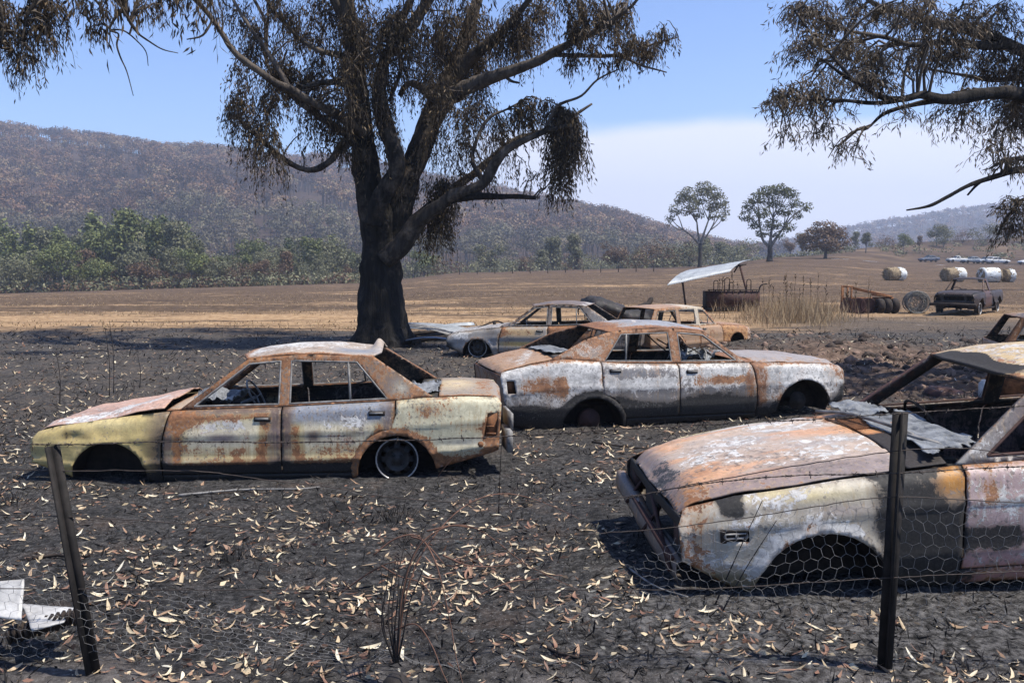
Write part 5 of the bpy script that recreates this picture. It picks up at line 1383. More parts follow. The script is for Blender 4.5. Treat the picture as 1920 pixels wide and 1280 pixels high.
for k in range(10):
    C(g.r.uniform(-420, 260), g.r.uniform(-420, -90), 90, 60, 40, dy=g.r.uniform(-2, 2), length=(.4, .9), per=7, ln=(.14, .22), wd=(.026, .04), nb=4)
for k in range(6):
    C(g.r.uniform(-600, -120), g.r.uniform(-200, 60), 70, 60, 40, dy=g.r.uniform(-2, 2), length=(.4, .9), per=7, ln=(.14, .22), wd=(.026, .04), nb=4)
g.finish()

# ------------------------------------------------------------------ trees of the valley and the paddock
M['gumgreen'] = leaf_material('gum_leaves_green', [(0, (.055, .065, .022)), (.45, (.135, .155, .052)), (.8, (.22, .235, .085)), (1, (.29, .28, .12))], .65, .2)
M['gumgrey'] = leaf_material('gum_leaves_grey_green', [(0, (.07, .073, .040)), (.45, (.16, .16, .088)), (.8, (.25, .24, .14)), (1, (.32, .29, .18))], .65, .2)
M['gumdark'] = leaf_material('dark_green_leaves', [(0, (.035, .046, .018)), (.5, (.085, .105, .04)), (1, (.16, .18, .075))], .65, .15)
M['gumyellow'] = leaf_material('yellow_green_leaves', [(0, (.035, .040, .015)), (.5, (.105, .115, .045)), (1, (.21, .20, .09))], .65, .2)
M['scorch'] = leaf_material('scorched_crown_leaves', [(0, (.06, .036, .022)), (.45, (.155, .095, .055)), (.8, (.24, .16, .098)), (1, (.31, .22, .14))], .7, .2)
M['palebark'] = plain('pale_gum_bark', (.06, .052, .045), (.26, .235, .205), 3, .9, bump=0)
M['darkbark'] = plain('sooty_gum_bark', (.015, .013, .012), (.06, .05, .042), 3, .9, bump=0)
def clump_leaves(L, clumps, n, size, r, flat=.75, droop=.4):
    w = np.array([c[3] * c[3] * c[4] for c in clumps]); w = w / w.sum()
    for c, k in zip(clumps, w):
        m = max(8, int(n * k)); u = norm(r.normal(size=(m, 3))); rad = .45 + .58 * r.random(m) ** .6
        p = np.array(c[:3]) + u * rad[:, None] * np.array([c[3], c[3], c[4]])
        p[:, 2] -= .25 * c[4] * (np.abs(u[:, 2]) < .4) * r.random(m)
        d = norm(u * .7 + r.normal(size=(m, 3)) * .8 + np.array([0, 0, -droop])); fc = norm(u + r.normal(size=(m, 3)) * .55 + np.array([0, 0, .25]))
        s_ = r.uniform(.6, 1.3, m) * size
        L.add(p, d, s_, s_ * r.uniform(.4, .8, m), r, .15, fc)
def proto_meshes(seed, H, kind, n=1500, size=.42, fork=.35, leafmat='gumgreen', barkmat='palebark'):
    r = np.random.default_rng(seed); cl = []
    if kind == 'round':
        W_ = H * r.uniform(.36, .46)
        for k in range(14):
            a = r.uniform(0, 6.28); q = r.random() ** .6 * W_ * .72; zz = H * r.uniform(.40, .86) - q * .10 * H / W_ * .3
            cl.append((q * math.cos(a), q * math.sin(a), zz, H * r.uniform(.12, .19), H * r.uniform(.09, .13)))
    elif kind == 'tall':
        for k in range(15):
            a = r.uniform(0, 6.28); zz = H * r.uniform(.42, .93); q = r.random() ** .5 * H * .25 * (1.25 - zz / H)
            cl.append((q * math.cos(a), q * math.sin(a), zz, H * r.uniform(.09, .14), H * r.uniform(.08, .12)))
    elif kind == 'cone':
        for k in range(18):
            a = r.uniform(0, 6.28); f = r.random(); zz = H * (.12 + .82 * f); q = H * .24 * (1 - f) * r.uniform(.4, 1)
            cl.append((q * math.cos(a), q * math.sin(a), zz, H * (.07 + .10 * (1 - f)), H * .10))
    elif kind == 'bush':
        for k in range(11):
            a = r.uniform(0, 6.28); q = r.random() ** .5 * H * .5; zz = H * r.uniform(.25, .7)
            cl.append((q * math.cos(a), q * math.sin(a), zz, H * r.uniform(.2, .3), H * r.uniform(.16, .24)))
    L = Leaves(); clump_leaves(L, cl, n, size, r)
    V = np.concatenate(L.V); T = np.concatenate(L.T)
    # upper outer leaves and inner leaves differ by age: keep the random tint only
    crown = mesh_data('crown', V, np.arange(len(V)).reshape(-1, 4), M[leafmat], False, {'tint': ('F', T)})
    mb = MB(); fz = H * fork * (.25 if kind == 'bush' else 1); lean = r.normal(size=2) * H * .02
    mb.tube(np.array([[0, 0, -.3], [lean[0] * .4, lean[1] * .4, fz * .5], [lean[0], lean[1], fz]]), [H * .026, H * .02, H * .017], 6)
    for c in cl:
        m = (np.array([lean[0], lean[1], fz]) + np.array(c[:3])) / 2 + r.normal(size=3) * H * .02
        mb.tube(np.array([[lean[0], lean[1], fz * .96], m, c[:3]]), [H * .011, H * .007, H * .003], 4, False)
    trunk = mesh_data('trunk', np.concatenate(mb.V), mb.F, M[barkmat], True)
    return crown, trunk
KINDS_OF = {
    'green': ('green gum tree with rounded crown in the wooded valley behind the paddock', 'green gums in the valley', [('round', 'gumgreen'), ('tall', 'gumgreen'), ('round', 'gumyellow')]),
    'grey': ('grey green gum tree with hazy crown in the wooded valley behind the paddock', 'grey green gums in the valley', [('round', 'gumgrey'), ('tall', 'gumgrey'), ('bush', 'gumgrey')]),
    'dark': ('dark green conical tree standing in the wooded valley behind the paddock', 'dark conical trees in the valley', [('cone', 'gumdark'), ('cone', 'gumgreen')]),
    'brown': ('brown scorched tree standing at the foot of the burnt hill', 'scorched trees below the hill', [('round', 'scorch'), ('bush', 'scorch'), ('tall', 'scorch')]),
}
PROTO = {}
for kn, (_, _, vs) in KINDS_OF.items():
    PROTO[kn] = [proto_meshes(100 + 7 * i + len(kn) * 31, 10.0, k, 1900 if k != 'bush' else 1500, .46, .32, lm, 'palebark' if kn in ('green', 'grey') else 'darkbark') for i, (k, lm) in enumerate(vs * 2)]
def valley_tree(kn, x, y, h, label=None, group=None, i=None):
    lab, grp, _ = KINDS_OF[kn]
    if label is None:
        px = 960 + x / y * FPX
        row = 'in the front row by the paddock' if y < 182 else 'in the second valley row' if y < 262 else 'far back below the hill'
        sd = 'at far left' if px < 180 else 'midway left' if px < 400 else 'left of the trunk' if px < 700 else 'right of the trunk' if px < 1050 else 'near paddock gums'
        lab = {'green': 'green rounded gum', 'grey': 'grey green hazy gum', 'dark': 'dark green conical tree', 'brown': 'brown scorched tree'}[kn] + ' ' + row + ', ' + sd
        grp = lab.split(',')[0].replace(' in the', 's in the').replace(' far back', 's far back')
    cm, tm = PROTO[kn][int(rng.integers(0, len(PROTO[kn]))) if i is None else i]
    s_ = h / 10.0
    o = empty('tree', (x, y, gz(x, y) - .1), rng.uniform(0, 6.28), label or lab, 'tree', group or grp)
    o.scale = (s_ * rng.uniform(.9, 1.2), s_ * rng.uniform(.9, 1.2), s_)
    link('trunk', tm, o); link('crown', cm, o)
    return o
vt = []
def plant(px0, px1, y0, y1, n, kinds, h0, h1, gap=4.0):
    k = 0; tries = 0
    while k < n and tries < n * 40:
        tries += 1
        y = rng.uniform(y0, y1); x = (rng.uniform(px0, px1) - 960) / FPX * y
        if any((x - a) ** 2 + (y - b) ** 2 < gap * gap for a, b in vt): continue
        vt.append((x, y)); kn = kinds[int(rng.integers(0, len(kinds)))]
        h = rng.uniform(h0, h1) * {'dark': 1.05, 'brown': .85}.get(kn, 1)
        valley_tree(kn, x, y, h); k += 1
plant(-40, 330, 160, 178, 22, ['green', 'grey', 'brown', 'grey'], 6.5, 10, 3.5)
plant(-60, 350, 176, 240, 50, ['green', 'green', 'grey', 'dark', 'green'], 12, 18, 4.5)
plant(330, 690, 160, 180, 26, ['green', 'grey', 'brown', 'grey'], 4.5, 8, 3.2)
plant(320, 700, 182, 260, 40, ['green', 'grey', 'dark', 'grey', 'green'], 9, 13, 5)
plant(-60, 700, 260, 340, 56, ['grey', 'grey', 'brown', 'green'], 9, 15, 6)
plant(740, 1330, 190, 260, 40, ['grey', 'green', 'grey', 'grey', 'brown'], 7, 10.5, 5)
plant(740, 1400, 260, 340, 34, ['grey', 'grey', 'brown'], 8, 11, 6)
for px, y, h, kn in ((1620, 215, 5, 'grey'), (1690, 232, 5.5, 'green'), (1752, 262, 8, 'grey'), (1765, 258, 7, 'grey'), (1800, 270, 5, 'brown'), (1840, 262, 7, 'grey'), (1720, 245, 4, 'brown'), (1660, 240, 5, 'brown'), (1600, 235, 5, 'grey'), (1880, 268, 6, 'brown'), (1500, 240, 6, 'grey'), (1480, 250, 6, 'brown'), (1380, 240, 9, 'grey'), (1350, 235, 8, 'grey'), (1915, 265, 7, 'brown')):
    x = (px - 960) / FPX * y
    lab, grp = {'grey': ('pale grey green gum on the burnt rise at the right', 'gums on the right hand rise'), 'green': ('pale grey green gum on the burnt rise at the right', 'gums on the right hand rise'), 'brown': ('brown scorched shrub on the burnt rise at the right', 'scorched shrubs on the right hand rise')}[kn]
    valley_tree(kn, x, y, h, lab, grp)

# low scrub that fills the foot of the valley wood
def scrub(name, seed, n, px0, px1, y0, y1, mat, h0, h1, per=46):
    r = np.random.default_rng(seed); y = r.uniform(y0, y1, n); x = (r.uniform(px0, px1, n) - 960) / FPX * y
    own = np.repeat(np.arange(n), per); m = n * per; h = r.uniform(h0, h1, n)
    u = norm(r.normal(size=(m, 3))); p = np.c_[x, y, terrain(x, y)][own] + u * np.c_[h, h, h * .55][own] + np.c_[0 * own, 0 * own, h[own] * .45]
    s_ = r.uniform(.35, .7, m); L = Leaves(); L.add(p, r.normal(size=(m, 3)), s_, s_ * .6, r, .1, norm(u + r.normal(size=(m, 3)) * .5 + np.array([0, 0, .3])))
    L.T = [np.repeat(np.clip(r.beta(2, 2, n)[own] * .7 + .3 * r.random(m), 0, 1), 4)]
    o = link(name, mesh_data(name, np.concatenate(L.V), np.arange(4 * m).reshape(-1, 4), M[mat], False, {'tint': ('F', np.concatenate(L.T))})); o['kind'] = 'stuff'
scrub('undergrowth', 201, 210, -60, 710, 156, 176, 'gumgrey', 1.2, 2.6)
scrub('undergrowth', 202, 120, -60, 710, 156, 172, 'scorch', .9, 2.0)
scrub('undergrowth', 203, 260, -60, 710, 176, 300, 'gumgreen', 1.6, 3.2)
scrub('undergrowth', 204, 340, 740, 1420, 185, 330, 'gumgrey', 2.0, 4.6)
scrub('undergrowth', 205, 110, 1360, 1960, 215, 275, 'gumgrey', .7, 1.9)
def paddock_tree(name, px, y, base_py, H, label, clumps, n, size, leafmat, fork, seed, trunk_r=.3):
    "a lone tree; clumps as (px, py, rx px, ry px, distance offset)"
    r = np.random.default_rng(seed); x = (px - 960) / FPX * y
    base = np.array([x, y, gz(x, y) - .15]); root = empty('gum_tree', base, 0, label, 'tree')
    cl = []
    for a, b, rx, ry, dy in clumps:
        c = at(a, b, y + dy) - base; k = y / FPX; cl.append((c[0], c[1], c[2], rx * k, ry * k))
    L = Leaves(); clump_leaves(L, cl, n, size, r)
    V = np.concatenate(L.V)
    link('crown', mesh_data('crown', V, np.arange(len(V)).reshape(-1, 4), M[leafmat], False, {'tint': ('F', np.concatenate(L.T))}), root)
    mb = MB(); fz = np.array([0, 0, H * fork])
    mb.tube(np.array([[0, 0, -.2], [.0, 0, .4], [.05, 0, H * fork * .5], fz]), [trunk_r * 1.5, trunk_r, trunk_r * .85, trunk_r * .8], 8)
    link('trunk', mesh_data('trunk', np.concatenate(mb.V), mb.F, M['darkbark'], True), root)
    mb = MB(); pts_ = np.array([c[:3] for c in cl]); K_ = 4
    cen = pts_[r.choice(len(pts_), K_, replace=False)]
    for _ in range(8):
        own = ((pts_[:, None] - cen[None]) ** 2).sum(2).argmin(1)
        cen = np.array([pts_[own == k].mean(0) if (own == k).any() else cen[k] for k in range(K_)])
    for k in range(K_):
        hub = fz + (cen[k] - fz) * .52 + r.normal(size=3) * .25
        mid = (fz + hub) / 2 + r.normal(size=3) * .22 + np.array([0, 0, -.15])
        mb.tube(spline(np.array([fz - (0, 0, .35), mid, hub]), 5), np.linspace(trunk_r * .62, trunk_r * .3, 11), 6, False)
        for e in pts_[own == k]:
            m2 = (hub + e) / 2 + r.normal(size=3) * .3
            mb.tube(spline(np.array([hub, m2, e, e + r.normal(size=3) * .4]), 4), np.linspace(trunk_r * .26, .02, 13), 4, False)
    o = link('limbs', mesh_data('limbs', np.concatenate(mb.V), mb.F, M['palebark'], True), root); o['kind'] = 'stuff'
    return root
paddock_tree('a', 1311, 150, 500, 13.5, 'tall gum with forked trunk and open upright crown, left of the paddock pair',
    [(1290, 365, 16, 16, 0), (1275, 372, 12, 14, 1), (1320, 352, 18, 13, .5), (1338, 362, 16, 14, -1), (1352, 378, 14, 14, 0), (1360, 395, 9, 12, .5), (1300, 385, 14, 12, -1), (1265, 392, 12, 10, 0), (1256, 408, 10, 9, .8), (1335, 385, 14, 14, 1.2), (1312, 372, 14, 14, 1.2), (1340, 402, 12, 9, -1), (1310, 400, 12, 10, 0), (1285, 395, 12, 10, 1), (1254, 418, 5, 8, 0), (1355, 408, 8, 7, 0)], 4000, .34, 'gumgrey', .30, 5, .38)
paddock_tree('b', 1441, 150, 487, 12.5, 'broad gum with layered pale green crown, right of the paddock pair',
    [(1440, 358, 20, 11, 0), (1462, 355, 18, 11, .5), (1480, 362, 18, 11, -.5), (1420, 372, 18, 12, 0), (1405, 385, 14, 12, .5), (1450, 378, 18, 12, 1), (1490, 380, 14, 10, 0), (1512, 388, 12, 10, -1), (1400, 405, 14, 11, 0), (1430, 398, 16, 12, -1), (1470, 395, 16, 12, 0), (1495, 402, 12, 9, .7), (1415, 420, 14, 10, .6), (1450, 420, 18, 11, 0), (1478, 425, 14, 9, -.5), (1430, 436, 14, 9, 0), (1460, 440, 12, 8, 0)], 5400, .34, 'gumyellow', .22, 6, .5)
paddock_tree('c', 1545, 172, 473, 7, 'round half scorched brown tree standing right of the two paddock gums',
    [(1545, 428, 26, 14, 0), (1525, 440, 22, 14, 0), (1565, 436, 24, 14, 1), (1580, 450, 16, 14, 0), (1545, 452, 26, 14, -1), (1520, 458, 20, 13, -.5), (1560, 462, 22, 11, 0), (1505, 446, 14, 12, 1)], 4600, .42, 'scorch', .25, 8, .35)

# the burnt forest that clothes the hills: thousands of thin trees read as one mass
def forest(name, pts, hmean, seed, q=34, size=1.0, mat='hillcrown'):
    r = np.random.default_rng(seed); n = len(pts)
    h = hmean * r.uniform(.7, 1.25, n); b = np.c_[pts, terrain(pts[:, 0], pts[:, 1]) - .5]
    # crowns
    m = n * q; own = np.repeat(np.arange(n), q)
    u = norm(r.normal(size=(m, 3))); w = h[own] * r.uniform(.20, .34, n)[own]
    hub = r.normal(size=(n, 3, 3)) * np.array([.10, .10, .05])            # three clumps a crown
    ci = r.integers(0, 3, m); off = hub[own, ci] * h[own][:, None]
    p = b[own] + off + np.c_[u[:, 0] * w * .72, u[:, 1] * w * .72, h[own] * .76 + u[:, 2] * h[own] * .15]
    L = Leaves(); s_ = size * r.uniform(.6, 1.4, m)
    L.add(p, r.normal(size=(m, 3)), s_, s_ * r.uniform(.7, 1.0, m), r, .12, norm(u * np.array([1, 1, 1.2]) + r.normal(size=(m, 3)) * .28 + np.array([0, 0, .2])))
    tone = np.clip(.46 + .36 * r.normal(size=n) + 1.3 * (fbm(pts[:, 0] / 45, pts[:, 1] / 45, 3, 3) - .5), 0, 1)
    T = np.clip(tone[own] * .8 + .2 * r.random(m), 0, 1)
    V = np.concatenate(L.V)
    o = link(name, mesh_data(name, V, np.arange(len(V)).reshape(-1, 4), M[mat], False, {'tint': ('F', np.repeat(T, 4))}))
    # trunks
    a = np.arange(3) * 2.094; rr = (.022 * h)[:, None]
    lo = b[:, None, :] + np.stack([np.cos(a) * rr, np.sin(a) * rr, 0 * a + 0 * rr], -1)
    lean = r.normal(size=(n, 2)) * .04 * h[:, None]
    hi = b[:, None, :] + np.stack([np.cos(a) * rr * .4 + lean[:, :1], np.sin(a) * rr * .4 + lean[:, 1:], 0 * a + .85 * h[:, None]], -1)
    V = np.concatenate([lo, hi], 1).reshape(-1, 3); i = (np.arange(n) * 6)[:, None]
    F = np.concatenate([i + np.array([j, (j + 1) % 3, (j + 1) % 3 + 3, j + 3]) for j in range(3)])
    t = link('trunks', mesh_data('trunks', V, F, M['darkbark'], False), o); t['kind'] = 'stuff'
    tag(o, kind='stuff'); return o
M['hillcrown'] = leaf_material('burnt_hill_crowns', [(0, (.04, .028, .02)), (.3, (.10, .064, .042)), (.55, (.215, .12, .068)), (.8, (.28, .185, .11)), (1, (.22, .185, .10))], .75, .2)
def scatter(n, y0, y1, p0, p1, seed, cond=None):
    r = np.random.default_rng(seed); out = []
    y = np.sqrt(r.uniform(y0 * y0, y1 * y1, n * 3)); t = (r.uniform(p0, p1, n * 3) - 960) / FPX
    P = np.c_[t * y, y]
    if cond is not None: P = P[cond(t, y)]
    return P[:n]
far_l = scatter(5600, 335, 915, -90, 1480, 11, lambda t, y: (hill_left(t, y) > -2.5) & (fbm(t * 22, y / 45, 2, 3) > .36))
low = far_l[:, 1] + 150 * (fbm(far_l[:, 0] / 60, far_l[:, 1] / 60, 6, 3) - .5) < 470
M['lowcrown'] = leaf_material('half_burnt_crowns', [(0, (.05, .042, .028)), (.35, (.115, .10, .062)), (.65, (.165, .15, .085)), (1, (.22, .17, .11))], .7, .2)
far_r = scatter(1900, 800, 1765, 1240, 2080, 12, lambda t, y: (hill_right(t, y) > 2))
o = forest('burnt_forest', far_l[low], 13, 23, 80, 1.0, 'lowcrown'); tag(o, 'olive brown half burnt forest on the lower slope of the hill', 'forest')
o = forest('burnt_forest', far_l[~low], 13.5, 21, 66, 1.15); tag(o, 'burnt brown forest covering the long hill behind the paddock', 'forest')
o = forest('burnt_forest', far_r, 15, 22, 34, 2.0); tag(o, 'distant bluish burnt forest on the ridge at the right', 'forest')

# ------------------------------------------------------------------ things across the paddock
def ring(c, r, n=20, ax='y', a0=0, a1=2 * math.pi):
    a = np.linspace(a0, a1, n)
    return np.stack([c[0] + r * np.cos(a), 0 * a + c[1], c[2] + r * np.sin(a)], 1) if ax == 'y' else np.stack([0 * a + c[0], c[1] + r * np.cos(a), c[2] + r * np.sin(a)], 1)
M['straw'] = plain('straw', (.12, .085, .055), (.42, .33, .21), 9, .95)
M['wrap'] = plain('white_bale_wrap', (.50, .52, .52), (.78, .79, .78), 2.5, .45, bump=.5, bd=.05)
M['steel'] = plain('galvanised_sheet', (.20, .215, .23), (.38, .40, .42), 3, .55, .3, .2)
M['bluesteel'] = plain('scorched_galvanised_sheet', (.07, .085, .11), (.30, .33, .38), 4, .5, .3, .3)
def bale(px, py, y, length, radius, label, wrap=(.5, 1.0), rz=0.0):
    x = (px - 960) / FPX * y; o = empty('hay_bale', (x, y, gz(x, y) + radius * .96), rz, label, 'hay bale', 'wrapped hay bales in the paddock')
    r = np.random.default_rng(px)
    k, m = 26, 9; xs = np.linspace(-length / 2, length / 2, m); V = []
    for i, xx in enumerate(xs):
        for j in range(k):
            a = 2 * math.pi * j / k; q = radius * (1 + .06 * r.normal() * .7) * (1 - .10 * (abs(xx) / (length / 2)) ** 8)
            V.append((xx + .04 * r.normal(), q * math.cos(a), q * math.sin(a)))
    F = [(i * k + j, i * k + (j + 1) % k, (i + 1) * k + (j + 1) % k, (i + 1) * k + j) for i in range(m - 1) for j in range(k)] + [tuple(range(k))[::-1], tuple((m - 1) * k + j for j in range(k))]
    link('straw', mesh_data('straw', V, F, M['straw']), o)
    L = Leaves(); a = r.uniform(0, 6.28, 900); xx = r.uniform(-length / 2, length / 2, 900); e = r.random(900) < .35
    p = np.c_[np.where(e, -length / 2, xx), radius * np.cos(a) * np.where(e, r.random(900) ** .5, 1), radius * np.sin(a) * np.where(e, r.random(900) ** .5, 1)]
    L.add(p, r.normal(size=(900, 3)) + np.c_[-(e * 1.0), np.cos(a) * .6, np.sin(a) * .6], r.uniform(.1, .25, 900), .025, r)
    q = link('loose_straw', mesh_data('loose_straw', np.concatenate(L.V), np.arange(len(L.V[0])).reshape(-1, 4), M['straw']), o); q['kind'] = 'stuff'
    for w0, w1 in ([wrap] if not isinstance(wrap, list) else wrap):
        xs = np.linspace(-length / 2 + length * w0, -length / 2 + length * w1, 8); V = []
        for i, xx in enumerate(xs):
            for j in range(k):
                a = 2 * math.pi * j / k; f = (xx + length / 2) / length
                q = radius * 1.05 * (1 - .14 * max(0, (f - .86) / .14) ** 2) * (1 + .02 * r.normal())
                V.append((xx + (.10 * math.sin(j * 2.3) if i == 0 and w0 > .05 else 0), q * math.cos(a), q * math.sin(a)))
        F = [(i * k + j, i * k + (j + 1) % k, (i + 1) * k + (j + 1) % k, (i + 1) * k + j) for i in range(7) for j in range(k)]
        if w1 > .98: F.append(tuple(7 * k + j for j in range(k)))
        if w0 < .02: F.append(tuple(range(k))[::-1])
        link('plastic_wrap', mesh_data('plastic_wrap', V, F, M['wrap'], True), o)
bale(1676, 515, 84, 1.9, .60, 'leftmost hay bale with straw end bared and white plastic behind', (.58, 1.0), R(22))
bale(1786, 512, 84, 2.0, .64, 'hay bale half unwrapped standing just behind the dark burnt ute', (.52, 1.0), R(15))
bale(1854, 511, 82, 1.7, .66, 'large fully wrapped white hay bale with straw showing at its right end', (0.0, .86), R(5))
bale(1888, 512, 82.4, .9, .60, 'short white wrapped bale end at the right of the bale row', (.40, 1.0), R(5))

# leaning iron shelter over the stock feeder
def corrugated(n_u, n_v, P00, P10, P11, P01, amp, waves, sag=0.0):
    u = np.linspace(0, 1, n_u); v = np.linspace(0, 1, n_v); U, Vv = np.meshgrid(u, v, indexing='ij')
    P = (np.array(P00) * ((1 - U) * (1 - Vv))[..., None] + np.array(P10) * (U * (1 - Vv))[..., None] + np.array(P11) * (U * Vv)[..., None] + np.array(P01) * ((1 - U) * Vv)[..., None])
    nrm = np.cross(np.array(P10) - P00, np.array(P01) - P00); nrm = nrm / np.linalg.norm(nrm); nrm = nrm * np.sign(nrm[2] + 1e-9)
    P = P + nrm * (amp * np.sin(U * waves * 2 * math.pi) + sag * np.sin(Vv * math.pi))[..., None]
    idx = np.arange(n_u * n_v).reshape(n_u, n_v)
    F = np.stack([idx[:-1, :-1], idx[1:, :-1], idx[1:, 1:], idx[:-1, 1:]], -1).reshape(-1, 4)
    T = np.concatenate([F[:, [0, 1, 2]], F[:, [0, 2, 3]]])
    return thicken(P.reshape(-1, 3), T, .006)
ys_ = 36.5
sh_base = np.array([at(1330, 575, ys_)[0], ys_, 0.0]); sh_base[2] = gz(*sh_base[:2])
shelter = empty('feeder_shelter', sh_base, 0, 'leaning corrugated iron roof on two thin posts over the feeder', 'shelter')
A_, B_, C_, D_ = at(1250, 535, 35.8), at(1367, 511, 35.8), at(1409, 488, 38.4), at(1294, 506, 38.4)
for k in range(3):
    f0, f1 = k / 3, (k + 1) / 3 + (.012 if k < 2 else 0); w = np.array([0, 0, .014 * k])
    p00, p10 = A_ + (B_ - A_) * f0 + w, A_ + (B_ - A_) * f1 + w; p01, p11 = D_ + (C_ - D_) * f0 + w, D_ + (C_ - D_) * f1 + w
    V, F = corrugated(54, 6, p00 - sh_base, p10 - sh_base, p11 - sh_base, p01 - sh_base, .014, 9, .12)
    link('roof_sheet', mesh_data('roof_sheet', V, F, M['steel']), shelter)
def post(a, b, r, nm='post', mat='soot', parent=None, base=None):
    mb = MB(); mb.tube(np.array([a, (np.array(a) + b) / 2, b]) - (base if base is not None else 0), r, 8); return mb.build(nm, M[mat], parent)
e1 = at(1279, 527, 36.2); f1 = np.array([e1[0] + .22, 36.3, gz(e1[0] + .22, 36.3) - .1]); post(e1 + (0, 0, .08), f1, .04, parent=shelter, base=sh_base)
e2 = at(1387, 499, 37.6); f2 = np.array([e2[0] + .45, 37.2, gz(e2[0] + .45, 37.2) - .1]); post(e2 + (0, 0, .05), f2, .045, mat='browned', parent=shelter, base=sh_base)
post(A_ + (D_ - A_) * .3 + (B_ - A_) * .04 - (0, 0, .04), B_ + (C_ - B_) * .75 - (0, 0, .04), .03, 'purlin', parent=shelter, base=sh_base)
post(e2 + (-.2, .1, -.25), e2 + (.12, .3, .22), .03, 'brace', parent=shelter, base=sh_base)
# stock feeder: a long steel box with bent-pipe hoops
yt = 37.0; xa, xb = at(1322, 560, yt)[0], at(1419, 560, yt)[0]; zt0 = gz(xa, yt)
feeder = empty('stock_feeder', ((xa + xb) / 2, yt, zt0), 0, 'sooty steel stock feeder box with bent pipe hoops on top', 'feeder')
hw_ = (xb - xa) / 2
for nm, c, d in (('side_panel', (0, -.45, .48), (2 * hw_, .02, .62)), ('side_panel', (0, .45, .48), (2 * hw_, .02, .62)), ('end_panel', (-hw_, 0, .48), (.02, .86, .62)), ('end_panel', (hw_, 0, .48), (.02, .86, .62)), ('base_panel', (0, 0, .17), (2 * hw_ - .05, .84, .02)), ('skid', (0, -.40, .09), (2 * hw_ + .1, .08, .14)), ('skid', (0, .40, .09), (2 * hw_ + .1, .08, .14))):
    mb = MB(); mb.box(c, d); mb.build(nm, M['browned'] if nm == 'side_panel' else M['soot'], feeder)
for k in range(9):
    mb = MB(); xx = -hw_ + .06 + (2 * hw_ - .12) * k / 8; mb.box((xx, -.47, .82), (.05, .012, .06)); mb.build('rail_lug', M['soot'], feeder)
mb = MB(); mb.tube(np.array([[-hw_, -.46, .86], [hw_, -.46, .86]]), .02, 6); mb.build('top_rail', M['soot'], feeder)
for xx, yy, h_, w_ in ((-.72, -.44, .44, .085), (-.27, -.44, .54, .10), (.10, .44, .34, .085), (.60, -.44, .48, .085)):
    P = np.array([[xx - w_, yy, .8], [xx - w_, yy, .8 + h_ - w_]] + [[xx - w_ * math.cos(t), yy, .8 + h_ - w_ + w_ * math.sin(t)] for t in np.linspace(.3, math.pi - .3, 6)] + [[xx + w_, yy, .8 + h_ - w_], [xx + w_, yy, .8]])
    mb = MB(); mb.tube(P, .018, 6); mb.build('hoop', M['soot'], feeder)
mb = MB(); mb.tube(spline(np.array([[hw_ - .02, -.3, .70], [hw_ + .03, -.3, .95], [hw_ + .12, -.3, 1.06], [hw_ + .32, -.3, 1.10]]), 4), .03, 6); mb.build('drawbar', M['soot'], feeder)

# old disc plough in the dry grass
yp = 35.5; xp = at(1625, 580, yp)[0]; plough = empty('disc_plough', (xp, yp, gz(xp, yp)), 0, 'rusty disc plough frame left in tall dry grass beside the burnt ute', 'plough')
def bars(nm, segs, r, mat='rusty', par=plough):
    for a, b in segs:
        mb = MB(); mb.tube(np.array([a, b]), r, 6); mb.build(nm, M[mat], par)
bars('upright', [((-1.0, 0, 0), (-.99, 0, 1.08)), ((-.62, 0, .1), (-.62, 0, 1.05)), ((-.62, .4, .1), (-.62, .4, 1.0)), ((-.8, .4, .1), (-.8, .4, 1.02))], .035)
bars('top_bar', [((-1.0, 0, 1.05), (-.55, 0, 1.04)), ((-.55, 0, 1.0), (.92, .1, .68)), ((-.5, .3, .95), (.6, .3, .72))], .032)
mb = MB(); mb.box((.05, .1, .56), (2.0, .16, .13)); mb.build('main_beam', M['rusty'], plough)
mb = MB(); mb.box((.62, .1, .68), (.7, .3, .07), ry=.1); mb.build('hitch_plate', M['rusty'], plough)
for k in range(6):
    mb = MB(); x0 = -.75 + .2 * k; mb.lathe([(0, .03), (.16, .02), (.30, -.04), (.31, -.05), (.30, -.055), (.16, 0), (0, .01)], 18, 'y', (x0, .12 * (k % 2), .30)); mb.build('plough_disc', M['browned'], plough, True)
for k in range(3):
    mb = MB(); mb.lathe([(.14, -.13), (.26, -.12), (.30, -.05), (.30, .05), (.26, .12), (.14, .13), (.14, -.13)], 20, 'x', (.45 + .30 * k, -.15 + .05 * k, .29)); mb.build('press_wheel', M['soot'], plough, True)
mb = MB(); mb.tube(np.array([[.25, -.13, .29], [1.3, -.0, .29]]), .04, 6); mb.build('axle', M['soot'], plough)

# bundle of old wire
yw_ = 36.0; xw = at(1718, 565, yw_)[0]; wr = np.random.default_rng(4)
mb = MB()
for k in range(46):
    rr = .44 * (1 - .5 * wr.random() ** 2); c = np.array([wr.normal() * .03, wr.uniform(-.22, .22), 0])
    a = np.linspace(0, 2 * math.pi, 22); tl = wr.normal() * .22
    q = np.stack([rr * 1.08 * np.cos(a) + wr.normal() * .02, c[1] + tl * rr * np.cos(a + wr.random() * 6), rr * np.sin(a)], 1)
    mb.tube(q + np.array([c[0], 0, 0]), .009, 3, False)
for k in range(60):
    a = wr.uniform(0, 6.28, 2); r_ = wr.uniform(.25, .45, 2); mb.tube(np.array([[r_[i] * math.cos(a[i]), wr.uniform(-.25, .25), r_[i] * math.sin(a[i])] for i in (0, 1)]), .007, 3, False)
o = mb.build('wire_roll', plain('weathered_wire', (.10, .10, .10), (.28, .28, .275), 20, .7, .3, 0)); o.location = (xw, yw_, gz(xw, yw_) + .42); tag(o, 'round tangle of rolled up grey fencing wire in the paddock', 'wire roll')

